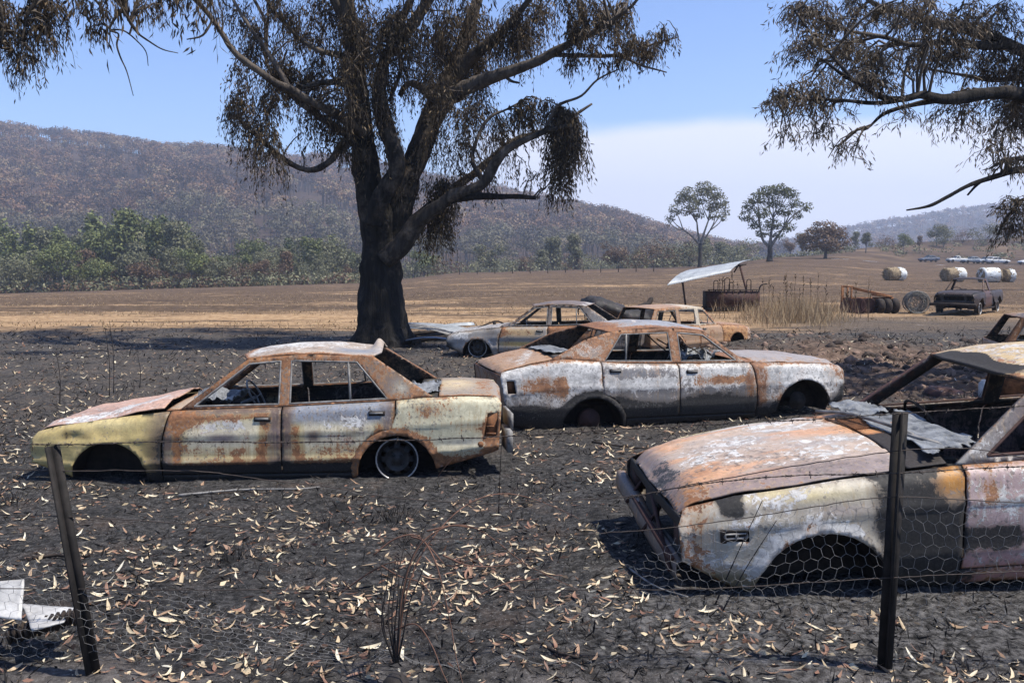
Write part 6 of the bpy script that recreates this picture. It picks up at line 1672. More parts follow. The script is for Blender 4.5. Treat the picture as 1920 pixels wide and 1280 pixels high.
# burnt ute
UTE = dict(SED, L=4.5, near=-1, detail=1, doors=(1.30, 2.30, 2.46), bright=0,
    glass=dict(outer=[(1.36, .668), (1.90, 1.13), (2.2, 1.16), (2.46, 1.14), (2.52, .70), (2.3, .694)], holes=[[(1.52, .70), (1.93, 1.08), (2.25, 1.10), (2.25, .71)]]),
    roof=[(1.87, 1.13), (2.1, 1.16), (2.3, 1.165), (2.47, 1.14)], scuttle=(1.315, 1.42), bonnet=(.03, 1.30), boot=None,
    belt=[(0, .60), (.3, .655), (1.33, .69), (2.3, .70), (4.5, .70)], arch=[(.74, .08, .37), (3.5, .08, .37)],
    nose_holes=[[(-.70, .36), (-.44, .36), (-.44, .54), (-.70, .54)], [(.44, .36), (.70, .36), (.70, .54), (.44, .54)], [(-.36, .38), (.36, .38), (.36, .52), (-.36, .52)]])
def style_ute(x, y, z, face):
    P, Wr = pick(len(x), (.030, .014, .013), .02, -.5, .50); Wr[:, 0] += .12 * (face in ('pillar', 'roof', 'scuttle')); P = lerp(P, (.075, .026, .023), np.full(len(x), .8 * (face in ('door0', 'pillar')))); Wr[:, 2] -= .2 * (face in ('door0', 'pillar'))
    return P, Wr
yu = 35.6; xu = at(1786, 578, yu)[0]
ute = empty('burnt_ute', (xu - .75, yu - 1.6, gz(xu, yu) + .2), R(50), 'dark red black burnt out utility truck at the right by the hay bales', 'car', 'burnt out cars in the paddock')
bu = Car(UTE, ute, style_ute, .06); bu.build()
for i in (0, 1):
    for sg in (-1, 1): 
        w = bu.wheel(i, sg, r=.22, z=.06)
mb = MB(); mb.box((3.5, 0, .42), (1.9, 1.45, .03)); mb.box((2.56, 0, .56), (.03, 1.45, .28)); mb.build('tray', M['browned'], ute)
mb = MB(); mb.tube(np.array([[-.1, -.8, .22], [-.12, 0, .24], [-.1, .8, .22]]), .06, 6); mb.build('bumper', M['soot'], ute)

# cars parked far off on the rise
def far_style(col, rust=.0):
    def f(x, y, z, face):
        P, Wr = pick(len(x), col, -.3, -.4, -.3); Wr[:, 3] = -1
        return P, Wr
    return f
M['farglass'] = plain('car_window_glass', (.03, .035, .04), (.06, .07, .08), 2, .15, bump=0)
def far_car(spec, px, y, rz, col, label):
    x = (px - 960) / FPX * y
    o = empty('parked_car', (x, y, gz(x, y) + .18), rz, label, 'car', 'cars parked on the far rise')
    c = Car(dict(spec, detail=0), o, far_style(col), .12); c.build()
    for sg in (-1, 1):
        for h in spec['glass']['holes']:
            q = np.array(h); V = np.stack([q[:, 0], sg * (c.W(q[:, 0], q[:, 1]) - .02), q[:, 1]], 1); link('window_glass', mesh_data('window_glass', V, [tuple(range(len(q)))], M['farglass']), o)
        for i in (0, 1):
            mb = MB(); xc = spec['arch'][i][0]; mb.lathe([(0, sg * .0), (.17, sg * .01), (.2, 0), (.3, -.0 * sg), (.3, -sg * .17), (0, -sg * .17)], 16, 'y', (xc, sg * (spec['w'] - .02), .10)); mb.build('wheel', M['soot'], o)
    q = spec['glass']['outer']; a, b = q[0], q[1]
    V = [(a[0], -.68, a[1]), (a[0], .68, a[1]), (b[0], .56, b[1]), (b[0], -.56, b[1])]; link('windscreen', mesh_data('windscreen', V, [(0, 1, 2, 3)], M['farglass']), o)
    return o
W_ = dict(SED, arch=[(.74, .09, .33), (3.36, .09, .34)], bot=[(0, .2), (.3, .10), (3.7, .10), (4.34, .22)])
far_car(W_, 1722, 192, R(15), (.05, .08, .14), 'small dark blue car parked apart at the left of the far cars')
far_car(dict(UTE, arch=[(.74, .09, .33), (3.4, .09, .34)]), 1773, 190, R(5), (.70, .71, .71), 'white utility parked first in the far row of cars')
far_car(W_, 1801, 189, R(12), (.20, .25, .31), 'grey blue sedan parked between white utility and wagon far off')
far_car(WAG, 1829, 186, R(16), (.30, .35, .42), 'pale blue wagon parked in the middle of the far row')
far_car(W_, 1889, 184, R(180 - 12), (.72, .73, .73), 'white sedan last in the close row of far parked cars')
far_car(W_, 1908, 178, R(8), (.70, .72, .74), 'white car cut off by the right frame edge on the rise')

# twisted car shell lying upside down beyond the sedan with the orange doors
sb = at(1158, 592, 29.0); shell = empty('wrecked_car_shell', (sb[0], 29.0, gz(sb[0], 29.0)), R(8), 'twisted black and mauve car shell dumped behind the burnt cars', 'wreck', scale=(1.22, 1.2, 1.1))
def style_shell(x, y, z, f):
    P, Wr = pick(len(x), (.15, .105, .105), .05, .10, .34, .1); Wr[:, 1] += .5 * smooth(-.55, -.85, x); return P, Wr
prof = np.array([(-.90, .55, .28), (-.84, .80, .36), (-.6, .78, .44), (-.2, .66, .46), (.2, .50, .44), (.5, .42, .40), (.74, .50, .36), (.84, .66, .30)])
Bs = Car(SED, shell, style_shell, .05)
U = np.linspace(0, 1, 34); A = np.linspace(-.5, math.pi + .5, 22); V = []
for u in U:
    cz, hz, ry = [np.interp(u, np.linspace(0, 1, 8), prof[:, i]) for i in (1, 2, 2)]; xx = np.interp(u, np.linspace(0, 1, 8), prof[:, 0])
    for a in A: V.append((xx * 1.0 + .05 * math.sin(a * 3), -.75 * math.cos(a), cz - .22 + hz * .62 * max(math.sin(a), -.4) * (1 if a < 1.8 else .85)))
V = np.array(V); V += (np.stack([fbm(V[:, 0] * 4 + i * 7, V[:, 1] * 4, V[:, 2] * 4, 3) for i in range(3)], 1) - .5) * .22
idx = np.arange(34 * 22).reshape(34, 22); F = np.stack([idx[:-1, :-1], idx[1:, :-1], idx[1:, 1:], idx[:-1, 1:]], -1).reshape(-1, 4)
T = np.concatenate([F[:, [0, 1, 2]], F[:, [0, 2, 3]]]); Bs.emit('crumpled_body', V, T, 'shell', th=.015, flip=True, innersoot=.7)
mb = MB()
for k in range(6): mb.box((-.5 + .25 * k, .2 * math.sin(k * 2), .22 + .05 * k % .2), (.35, .5, .06), rz=k, ry=.3 * math.sin(k))
mb.tube(np.array([[-.9, -.3, .2], [.9, -.3, .15]]), .04, 6); mb.build('burnt_frame', M['soot'], shell)
mb = MB(); mb.tube(spline(np.array([[.5, -.2, .5], [.78, -.1, .62], [.92, 0, .80]]), 4), [.10] * 4 + [.07] * 4 + [.04], 8); mb.build('bent_rail', M['soot'], shell)

# fallen iron sheets beside the big tree
for i, (px, py, y, ln_, wd_, rz, rx, ry, mat, lab) in enumerate((
        (805, 612, 25.2, 1.5, .75, -.10, .16, .10, 'bluesteel', 'blue grey corrugated iron sheet lying beside the big tree'),
        (828, 622, 24.2, 1.7, .5, -.16, .25, .10, 'steel', 'pale corrugated iron sheet tilted over the debris by the tree'),
        (800, 627, 23.4, 1.3, .4, -.25, .1, .16, 'ashmetal', 'narrow ashen metal sheet leaning nearest the tree trunk'),
        (800, 644, 21.7, 1.0, .5, .05, -.05, -.03, 'bluesteel', 'dark flat metal sheet on the ground at the tree foot'),
        (845, 618, 24.8, 1.3, .3, .20, .2, -.12, 'steel', 'short iron sheet poking out behind the far sedan bonnet'))):
    x = (px - 960) / FPX * y; hx, hy = ln_ / 2, wd_ / 2
    P = [(-hx, -hy, 0), (-hx, hy, 0), (hx, hy, 0), (hx, -hy, 0)]
    V, F = corrugated(40, 8, P[0], P[1], P[2], P[3], .012, 7, .05)
    o = link('iron_sheet', mesh_data('iron_sheet', V, F, M[mat])); o.location = (x, y, gz(x, y) + .16 + .06 * (i % 3)); o.rotation_euler = (rx, ry, rz)
    tag(o, lab, 'metal sheet', 'iron sheets by the tree')
for i, (px, y, rz) in enumerate(((775, 23.8, .1), (812, 24.6, -.2), (835, 22.9, .3))):
    x = (px - 960) / FPX * y; mb = MB(); mb.tube(np.array([[-.7, 0, .05], [0, .03, .12], [.75, 0, .22]]), [.05, .06, .04], 6); o = mb.build('charred_timber', M['soot']); o.location = (x, y, gz(x, y)); o.rotation_euler = (0, 0, rz)
    tag(o, 'charred timber lying among the iron sheets by the tree', 'timber', 'charred timbers by the tree')

# faint paddock fence along the far edge of the field
pf = empty('paddock_fence', (-3, 138, gz(-3, 138)), 0, 'thin line of post and wire fence across the far paddock', 'fence')
tops = []
for k in range(12):
    px = 862 + 33 * k; y = 138 - 1.2 * k; x = (px - 960) / FPX * y; b = np.array([x + 3, y - 138, gz(x, y) - gz(-3, 138)])
    mb = MB(); mb.tube(np.array([b + (0, 0, -.2), b + (0, 0, 1.1)]), .06, 5); mb.build('fence_post', M['darkbark'], pf); tops.append(b)
for h_ in (.4, .75, 1.05):
    mb = MB(); mb.tube(np.array(tops) + (0, 0, h_), .008, 3); mb.build('fence_wire', M['ashmetal'], pf)

# ------------------------------------------------------------------ ground cover
def litter_leaf_geo(r, seg=4):
    "one curled sickle-shaped gum leaf, 1 m long, lying near the ground"
    t = np.linspace(0, 1, seg + 1); w = .082 * np.sin(math.pi * np.clip(t * .94 + .05, 0, 1)) ** .8 * r.uniform(.7, 1.5)
    bend = r.uniform(-.65, .65); curl = r.choice([r.uniform(-.2, .3), r.uniform(.3, 1.1)])
    x = t - .5; y = bend * (t - .5) ** 2; z = curl * ((t - .5) ** 2) + .03
    fold = r.uniform(-.7, 1.2)
    V = np.concatenate([np.stack([x, y - w, z + w * fold], 1), np.stack([x, y, z], 1), np.stack([x, y + w, z + w * fold * r.uniform(.2, 1)], 1)])
    n = seg + 1
    F = [(i, i + 1, n + i + 1, n + i) for i in range(seg)] + [(n + i, n + i + 1, 2 * n + i + 1, 2 * n + i) for i in range(seg)]
    return V, F
LEAF_STOPS = [(0, (.06, .04, .028)), (.16, (.21, .11, .075)), (.34, (.31, .20, .125)), (.58, (.48, .375, .235)), (.82, (.60, .52, .37)), (1, (.70, .64, .50))]
m = NT('fallen_gum_leaf')
t = m.attr('tint', 'Fac'); c = m.ramp(t, LEAF_STOPS)
oi = m.new('ShaderNodeObjectInfo'); c = m.mix(m.math('MULTIPLY', m.step(m.noise(m.obj, 30, 4, .6), .5, .75), .5), c, (.16, .09, .05, 1))
m.set(col=c, rough=.6, spec=.3); M['litter'] = m.m
def lz(x, y): return terrain(x, y) + rough_ground(x, y)
lr = np.random.default_rng(99)
def leaf_spots(n, y0, y1, seed, clump=.45):
    r = np.random.default_rng(seed); out = []
    while sum(map(len, out)) < n:
        y = y0 * (y1 / y0) ** r.random(n * 2); x = (r.uniform(-120, 2040, n * 2) - 960) / FPX * y
        d = fbm(x * 1.9, y * 1.9, 8, 3); d2 = fbm(x * 8, y * 8, 2, 2)
        k = (d * .55 + d2 * .45) > clump + r.normal(size=n * 2) * .06
        # nothing under or inside the near cars
        k &= ~((x > .75) & (x < 5.5) & (y > 4.55) & (y < 7.0)); k &= ~((x > -4.5) & (x < 0) & (y > 8.05) & (y < 9.8))
        out.append(np.c_[x, y][k])
    return np.concatenate(out)[:n]
# the leaves one can pick apart, nearest the camera: each a part of the ground
LM = []
for k in range(14):
    V, F = litter_leaf_geo(lr); tv = lr.beta(1.5, 1.3)
    LM.append(mesh_data('fallen_leaf', V, F, M['litter'], False, {'tint': ('F', np.clip(tv + lr.normal(size=len(V)) * .05, 0, 1))}))
sp_ = leaf_spots(295, 3.42, 5.6, 5, .48)
sz = lz(sp_[:, 0], sp_[:, 1])
for (x, y), z in zip(sp_, sz):
    o = bpy.data.objects.new('fallen_leaf', LM[int(lr.integers(0, len(LM)))]); COL.objects.link(o); o.parent = ground
    o.location = (x, y, z + .004); o.rotation_euler = (lr.normal() * .3, lr.normal() * .25, lr.uniform(0, 6.28)); s_ = lr.uniform(.035, .108); o.scale = (s_,) * 3
def leaf_mass(name, n, y0, y1, seed, clump, s0, s1, seg, parent=None):
    r = np.random.default_rng(seed); P = leaf_spots(n, y0, y1, seed, clump); Z = lz(P[:, 0], P[:, 1])
    protos = [litter_leaf_geo(r, seg) for _ in range(16)]
    Vs, Fs, Ts = [], [], []; off = 0; ch = r.integers(0, 16, n)
    for q in range(16):
        ii = np.where(ch == q)[0]; Vp, Fp = protos[q]; k = len(ii)
        a = r.uniform(0, 6.28, k); s_ = r.uniform(s0, s1, k); tx, ty = r.normal(size=k) * .28, r.normal(size=k) * .28
        v = Vp[None] * s_[:, None, None]
        x = v[..., 0] * np.cos(a)[:, None] - v[..., 1] * np.sin(a)[:, None]; y = v[..., 0] * np.sin(a)[:, None] + v[..., 1] * np.cos(a)[:, None]
        z = v[..., 2] + x * tx[:, None] + y * ty[:, None] + .006
        Vs.append(np.stack([x + P[ii, 0, None], y + P[ii, 1, None], z + Z[ii, None]], -1).reshape(-1, 3))
        f = np.array(Fp)[None] + (np.arange(k) * len(Vp))[:, None, None] + off; Fs.append(f.reshape(-1, 4)); off += k * len(Vp)
        Ts.append(np.repeat(np.clip(r.beta(1.5, 1.3, k), 0, 1), len(Vp)))
    o = link(name, mesh_data(name, np.concatenate(Vs), np.concatenate(Fs), M['litter'], False, {'tint': ('F', np.concatenate(Ts))}), parent)
    o['kind'] = 'stuff'; return o
leaf_mass('leaf_litter', 300, 3.35, 5.2, 31, .47, .03, .10, 4, ground)
leaf_mass('leaf_litter', 1000, 4.6, 9.5, 32, .49, .035, .105, 3, ground)
leaf_mass('leaf_litter', 4200, 8.0, 25, 33, .47, .06, .13, 2, ground)
# torn scraps of bark and leaf
def scraps(n, y0, y1, seed):
    r = np.random.default_rng(seed); P = leaf_spots(n, y0, y1, seed, .44); b = np.c_[P, lz(P[:, 0], P[:, 1]) + .004]; L = Leaves()
    ln = r.uniform(.012, .05, n) * (1 + .04 * P[:, 1]); L.add(b, np.c_[r.normal(size=(n, 2)), r.normal(size=n) * .25], ln, ln * r.uniform(.15, .6, n), r, .3)
    o = link('leaf_scraps', mesh_data('leaf_scraps', np.concatenate(L.V), np.arange(4 * n).reshape(-1, 4), M['litter'], False, {'tint': ('F', np.concatenate(L.T))}), ground); o['kind'] = 'stuff'
scraps(5200, 3.35, 9, 51); scraps(5200, 8, 24, 52)
# crumbs of charcoal, burnt grass stubs and twigs
def crumbs(name, n, y0, y1, seed, hmin, hmax, mat, stand=.35, w=.004):
    r = np.random.default_rng(seed); y = y0 * (y1 / y0) ** r.random(n); x = (r.uniform(-150, 2070, n) - 960) / FPX * y
    k = fbm(x * 2.1, y * 2.1, 4, 3) > r.uniform(.25, .6, n); x, y = x[k], y[k]; n = len(x)
    b = np.c_[x, y, lz(x, y) - .004]; L = Leaves()
    d = r.normal(size=(n, 3)); d[:, 2] = np.abs(d[:, 2]) * stand
    ln = r.uniform(hmin, hmax, n) * (1 + .03 * y); L.add(b, d, ln, w * (1 + .12 * y) * r.uniform(.5, 2.2, n), r, .1)
    o = link(name, mesh_data(name, np.concatenate(L.V), np.arange(4 * n).reshape(-1, 4), mat, False, {'tint': ('F', np.concatenate(L.T))}), ground); o['kind'] = 'stuff'; return o
M['charlitter'] = leaf_material('charred_litter', [(0, (.007, .007, .007)), (.5, (.025, .022, .02)), (.85, (.075, .06, .05)), (1, (.16, .13, .11))], .9, 0)
crumbs('charred_litter', 22000, 3.3, 14, 61, .02, .09, M['charlitter'], .5)
crumbs('charred_litter', 14000, 10, 27, 62, .04, .12, M['charlitter'], .7)
M['drygrass'] = leaf_material('dry_grass', [(0, (.20, .13, .075)), (.5, (.44, .32, .185)), (1, (.64, .50, .33))], .8, .25)
def grass(name, n, fx, seed, h0, h1, w, mat, label=None, lean=.22):
    r = np.random.default_rng(seed); P = fx(r, n); n = len(P); b = np.c_[P, terrain(P[:, 0], P[:, 1]) - .03]; L = Leaves()
    d = np.c_[r.normal(size=(n, 2)) * lean, np.ones(n)]; L.add(b, d, r.uniform(h0, h1, n), r.uniform(.6, 1.6, n) * w, r, .12)
    o = link(name, mesh_data(name, np.concatenate(L.V), np.arange(4 * n).reshape(-1, 4), mat, False, {'tint': ('F', np.concatenate(L.T))})); o['kind'] = 'stuff'
    if label: o['label'] = label
    return o
def patch(r, n):
    y = r.uniform(27.5, 37, n); px = np.where(r.random(n) < .9, r.normal(1490, 40, n), r.uniform(1330, 1600, n)); x = (px - 960) / FPX * y
    k = (fbm(x * .9, y * .9, 3, 3) > .36) & ~((y < 29.5) & (r.random(n) < .5)); return np.c_[x, y][k]
grass('dry_grass', 4200, patch, 71, .15, .62, .018, M['drygrass'], 'tall unburnt straw coloured grass between feeder and plough', .3)
grass('dry_grass', 1300, patch, 74, .5, 1.0, .014, M['drygrass'], 'taller pale grass stalks in the unburnt patch', .2)
def patch2(r, n):
    y = r.uniform(30, 37, n); x = (r.uniform(1340, 1640, n) - 960) / FPX * y; return np.c_[x, y]
M['weed'] = plain('dead_weed_stems', (.05, .033, .022), (.17, .115, .07), 9, .9, bump=0)
wr2 = np.random.default_rng(72); mb = MB(); Lw = Leaves()
for x, y in patch2(wr2, 26):
    h_ = wr2.uniform(.9, 1.55); b = np.array([x, y, gz(x, y)]); tip = b + (wr2.normal() * .08, 0, h_); mb.tube(np.array([b, tip]), [.012, .007], 3, False)
    p = b + (tip - b) * wr2.uniform(.55, 1, (9, 1)); Lw.add(p, np.c_[wr2.normal(size=(9, 2)) * .4, np.ones(9)], .14, .035, wr2)
o = mb.build('weed_stems', M['weed']); o['kind'] = 'stuff'
q = Lw.build('seed_heads', M['deadleaf'], o)
def field(r, n):
    y = 26 * (120 / 26) ** r.random(n); x = (r.uniform(-60, 1980, n) - 960) / FPX * y
    k = (fbm(x * .05, y * .3, 5, 3) > .46) & ~((x > 5) & (y < 31)); return np.c_[x, y][k]
grass('stubble', 30000, field, 73, .05, .16, .03, M['drygrass'], None, .5)
# burnt tussocks in the foreground
def tussock(px, py, n, h, label):
    d = ray(px, py); y = 5.0
    for _ in range(20):
        x = d[0] / d[1] * y; y = (gz(x, y) - HCAM) / d[2] * d[1]
    x = d[0] / d[1] * y; r = np.random.default_rng(int(px)); L = Leaves()
    b = np.c_[r.normal(size=(n, 2)) * .07, np.zeros(n)]; L.add(b, np.c_[b[:, :2] * 6 + r.normal(size=(n, 2)) * .35, np.ones(n)], r.uniform(.4, 1, n) * h, .006, r, .15)
    hub = np.array([[.11 * math.cos(a), .11 * math.sin(a), -.02] for a in np.linspace(0, 6.283, 9)[:-1]] + [[0, 0, .035]])
    V = np.concatenate(L.V + [hub]); F = [(4 * i, 4 * i + 1, 4 * i + 2, 4 * i + 3) for i in range(n)] + [(4 * n + i, 4 * n + (i + 1) % 8, 4 * n + 8) for i in range(8)]
    o = link('burnt_tussock', mesh_data('burnt_tussock', V, F, M['charlitter'], False, {'tint': ('F', np.concatenate(L.T + [np.full(9, .15)]))})); o.location = (x, y, gz(x, y))
    tag(o, label, 'grass tuft', 'burnt grass tussocks')
tussock(735, 975, 90, .17, 'largest burnt grass tussock, in front of the bare rear wheel rim')
tussock(20, 945, 80, .16, 'burnt grass tussock at the left frame edge')
tussock(615, 985, 50, .12, 'burnt grass tussock below the yellow sedan rear door')
tussock(430, 1050, 60, .12, 'brownish burnt tussock among leaves right of the leaning post')
tussock(1005, 925, 36, .12, 'small burnt tussock under the arching cane tip')
tussock(640, 950, 30, .10, 'small burnt tussock left of the largest one')
tussock(770, 1020, 46, .13, 'burnt tussock at the top of the burnt shrub')
# clods and stones of the bulldozed bank
M['clod'] = plain('brown_earth_clod', (.07, .045, .033), (.28, .19, .145), 6, .95, bump=.8, bd=.03)
M['clodblack'] = plain('sooty_earth_clod', (.02, .016, .014), (.09, .065, .052), 6, .95, bump=.8, bd=.03)
def clod_mass(name, n, seed, mat, smax):
    r = np.random.default_rng(seed); V, F = [], []; off = 0
    base = np.array([(0, 0, 1), (.9, 0, .3), (.28, .85, .3), (-.72, .53, .3), (-.72, -.53, .3), (.28, -.85, .3), (.6, .5, -.6), (-.3, .8, -.6), (-.9, 0, -.6), (-.3, -.8, -.6), (.6, -.5, -.6)])
    fc = [(0, 1, 2), (0, 2, 3), (0, 3, 4), (0, 4, 5), (0, 5, 1), (1, 6, 2), (2, 7, 3), (3, 8, 4), (4, 9, 5), (5, 10, 1), (6, 7, 2), (7, 8, 3), (8, 9, 4), (9, 10, 5), (10, 6, 1)]
    x = r.normal(7.6, 3.0, n); y = r.normal(16.8, 3.0, n); k = (y > 12.5) & (x > 3.6); x, y = x[k], y[k]; z = lz(x, y)
    for a, b, c in zip(x, y, z):
        s_ = smax * r.random() ** 3 + .025; v = base * (1 + r.normal(size=(11, 3)) * .22) * s_ * np.array([1.2, 1, .75]); an = r.uniform(0, 6.28)
        v[:, :2] = v[:, :2] @ np.array([[math.cos(an), math.sin(an)], [-math.sin(an), math.cos(an)]]); V.append(v + (a, b, c)); F += [tuple(i + off for i in f) for f in fc]; off += 11
    o = link(name, mesh_data(name, np.concatenate(V), F, mat)); o['kind'] = 'stuff'; return o
clod_mass('earth_clods', 520, 81, M['clod'], .10); clod_mass('earth_clods', 620, 82, M['clodblack'], .11)

# ------------------------------------------------------------------ the wire fence in front
M['picket'] = plain('burnt_steel_picket', (.006, .0055, .005), (.026, .021, .019), 16, .8, .1)
M['wire'] = plain('burnt_fence_wire', (.025, .02, .018), (.09, .07, .06), 30, .7, .3, 0)
M['netting'] = plain('galvanised_netting_wire', (.11, .105, .10), (.36, .345, .33), 30, .55, .2, 0)
fence = empty('wire_fence', (0, 3.88, .17), 0, 'burnt wire fence with steel pickets, barbed wire and netting in front of the cars', 'fence')
FB = np.array([0, 3.88, .17])
def picket(b, t, w=.032):
    b, t = np.array(b), np.array(t); d = t - b; h = np.linalg.norm(d); mb = MB(); k = 3
    T = d / h; X = np.array([1, 0, 0]) - T * T[0]; X /= np.linalg.norm(X); Yv = np.cross(T, X)
    for a0 in (math.radians(-100), math.radians(20), math.radians(140)):
        u = X * math.cos(a0) + Yv * math.sin(a0); v = np.cross(T, u); th = .0035
        q = [b + v * th, b - v * th, b + u * w - v * th, b + u * w + v * th]; q2 = [p + d for p in q]
        mb.add(q + q2, [(0, 3, 2, 1), (4, 5, 6, 7), (0, 1, 5, 4), (1, 2, 6, 5), (2, 3, 7, 6), (3, 0, 4, 7)])
    mb.V = [v - FB for v in mb.V]
    o = mb.build('picket', M['picket'], fence)
    return o
pR0, pR1 = at(1660, 1256, 3.88), at(1690, 772, 3.88); pL0, pL1 = at(174, 1272, 3.82), at(95, 836, 3.9)
picket(pR0, pR1, .036); picket(pL0, pL1, .036)
def wire(pts, nm='strand_wire', r=.0022, barbed=False, wav=.004):
    P = np.array([at(a, b, y) for a, b, y in pts]); Q = spline(P, 10); wrn = np.random.default_rng(int(pts[0][1]) + len(pts))
    Q = Q + wrn.normal(size=Q.shape) * wav * np.array([0, .5, .25]); s = np.r_[0, np.cumsum(np.linalg.norm(np.diff(Q, axis=0), axis=1))]
    mb = MB(); nS = int(s[-1] / .02); ss = np.linspace(0, s[-1], nS); R_ = np.stack([np.interp(ss, s, Q[:, i]) for i in range(3)], 1)
    if barbed:
        ph = ss / .05 * 2 * math.pi
        for f in (0, math.pi): mb.tube(R_ + np.stack([0 * ph, r * np.cos(ph + f), r * np.sin(ph + f)], 1) - FB, r * .85, 4, False)
        o = mb.build(nm, M['wire'], fence); bm = MB()
        for d in np.arange(.05, s[-1], .095):
            c = np.array([np.interp(d, s, Q[:, i]) for i in range(3)])
            for q in range(2):
                v = norm(wrn.normal(size=(1, 3)) * np.array([[.6, 1, 1]]))[0] * .016; bm.tube(np.array([c - v, c + v]) - FB, .0015, 3, False)
            bm.tube(np.array([c - (.006, 0, 0), c + (.006, 0, 0)]) - FB, .0042, 5)
        b = bm.build('barb', M['wire'], o); b['kind'] = 'stuff'
    else:
        mb.tube(R_ - FB, r, 4, False); mb.build(nm, M['wire'], fence)
Yf = 3.86
wire([(-260, 820, 3.9), (95, 833, 3.9), (300, 828, 3.9), (540, 829, 3.9), (800, 824, 3.9), (1000, 815, 3.9), (1140, 806, 3.89), (1305, 796, 3.88), (1505, 787, 3.87), (1690, 775, 3.86), (1800, 768, 3.86), (1920, 761, 3.86), (2200, 745, 3.86)], 'barbed_wire', .0022, True)
wire([(1175, 934, 3.95), (1240, 920, 3.93), (1330, 905, 3.9), (1420, 896, 3.88), (1500, 891, 3.87), (1682, 887, 3.86), (1800, 880, 3.86), (1920, 874, 3.86), (2200, 866, 3.86)], 'barbed_wire', .0022, True)
wire([(-200, 870, 3.9), (104, 882, 3.9), (350, 882, 3.92), (430, 890, 3.95), (520, 902, 3.98), (600, 910, 4.0), (720, 930, 4.0), (900, 944, 4.0), (1090, 936, 3.98), (1185, 930, 3.95), (1330, 902, 3.92), (1500, 872, 3.9), (1672, 846, 3.87), (1790, 840, 3.86), (1860, 846, 3.86), (1920, 858, 3.86), (2200, 900, 3.86)])
wire([(-200, 960, 3.9), (118, 968, 3.88), (400, 985, 3.9), (650, 1004, 3.92), (830, 1010, 3.95), (1000, 1006, 3.95), (1180, 996, 3.93), (1330, 980, 3.9), (1465, 960, 3.88), (1600, 938, 3.87), (1690, 931, 3.86), (1800, 936, 3.86), (1920, 942, 3.86), (2200, 950, 3.86)])
wire([(-200, 1100, 3.87), (145, 1104, 3.85), (500, 1106, 3.86), (800, 1106, 3.88), (1140, 1105, 3.88), (1330, 1103, 3.87), (1500, 1093, 3.87), (1675, 1082, 3.86), (1800, 1076, 3.86), (1920, 1070, 3.86), (2200, 1055, 3.86)])
# droppers
for a, b in (((937, 822, 3.9), (934, 962, 4.6)), ((1265, 800, 3.88), (1270, 770, 3.88))):
    pass
def netting(nm, xs, rows, cell, fmap, keep=None):
    "hexagonal wire netting; fmap(u, v) places a point of the flat net"
    mb = MB(); nU = int(xs / (cell * 1.0)); f0_ = fmap
    def fmap(a, b):
        h1 = math.sin(round(a * 1e4) * 12.9898 + round(b * 1e4) * 78.233) * 43758.5453; h2 = math.sin(round(a * 1e4) * 39.346 + round(b * 1e4) * 11.135) * 24634.634
        return f0_(a + ((h1 % 1) - .5) * cell * .10, b + ((h2 % 1) - .5) * cell * .10)
    def key(i, j, k): return (i, j, k)
    hgt = cell * .86
    for i in range(nU):
        for j in range(rows):
            off = .5 * (j % 2)
            x = (i + off) * cell; z = j * hgt
            a = (x, z); b = (x + .5 * cell, z + .27 * hgt); c = (x + 1.0 * cell, z); d = (x + .5 * cell, z + .27 * hgt); e = (x + .5 * cell, z + .73 * hgt)
            segs = [((x, z), (x + .5 * cell, z + .27 * hgt)), ((x + .5 * cell, z + .27 * hgt), (x + cell, z)), ((x + .5 * cell, z + .27 * hgt), (x + .5 * cell, z + hgt))]
            for p, q in segs:
                if keep is not None and not keep(*(np.array(p) + q) * .5): continue
                A, Bp = fmap(*p), fmap(*q); twist = abs(p[0] - q[0]) < 1e-6
                mb.add(*tube(np.array([A, Bp]) - FB,   .0010 if twist else .00065, 3, False))
    o = mb.build(nm, M['netting'], fence); o['kind'] = 'stuff'; return o
def net_right(u, v):
    px = 1190 + u * 430; top = np.interp(px, [1180, 1330, 1465, 1690, 1920, 2200], [1002, 982, 962, 934, 945, 955]); bot = np.interp(px, [1180, 1400, 2200], [1150, 1185, 1170])
    f = v / .52; f = f + .03 * math.sin(px * .013); wob = .03 * math.sin(px * .011 + v * 7) + .02 * math.sin(px * .031)
    return at(px + 6 * math.sin(v * 25 + u * 9), bot + (top - bot) * f, 3.88 + .10 * (1 - f) * .6 + wob * .6)
netting('wire_netting', 2.3, 11, .056, net_right, lambda u, v: v < .52 and (u > .25 - .25 * math.sin(v * 6)))
def net_left(u, v):
    px = -160 + u * 430; f = v / .55; y = 3.84 + .26 * smooth(150, 480, px) * f + .03 * math.sin(px * .02 + v * 9)
    bot = np.interp(px, [-160, 160, 330, 660], [1215, 1240, 1225, 1245]); top = np.interp(px, [-160, 160, 330, 480, 660], [1010, 1060, 1100, 1140, 1190])
    p = at(px + 5 * math.sin(v * 30), bot + (top - bot) * min(f, 1.2), y); p[2] = max(p[2], gz(p[0], p[1]) + .012); return p
netting('wire_netting', 1.9, 11, .055, net_left, lambda u, v: v < .55 * (1 - .35 * max(0, u - .9)))
def net_mid(u, v):
    px = 690 + u * 430; y = 3.86 + .22 * v + .04 * math.sin(u * 9); x = (px - 960) / FPX * y; return np.array([x, y, gz(x, y) + .03 + .03 * math.sin(u * 11 + v * 6) + .02 * math.sin(u * 23)])
netting('wire_netting', 1.15, 6, .058, net_mid, lambda u, v: math.sin(u * 5 + 1) + math.sin(v * 20 + u * 7) > -.6)

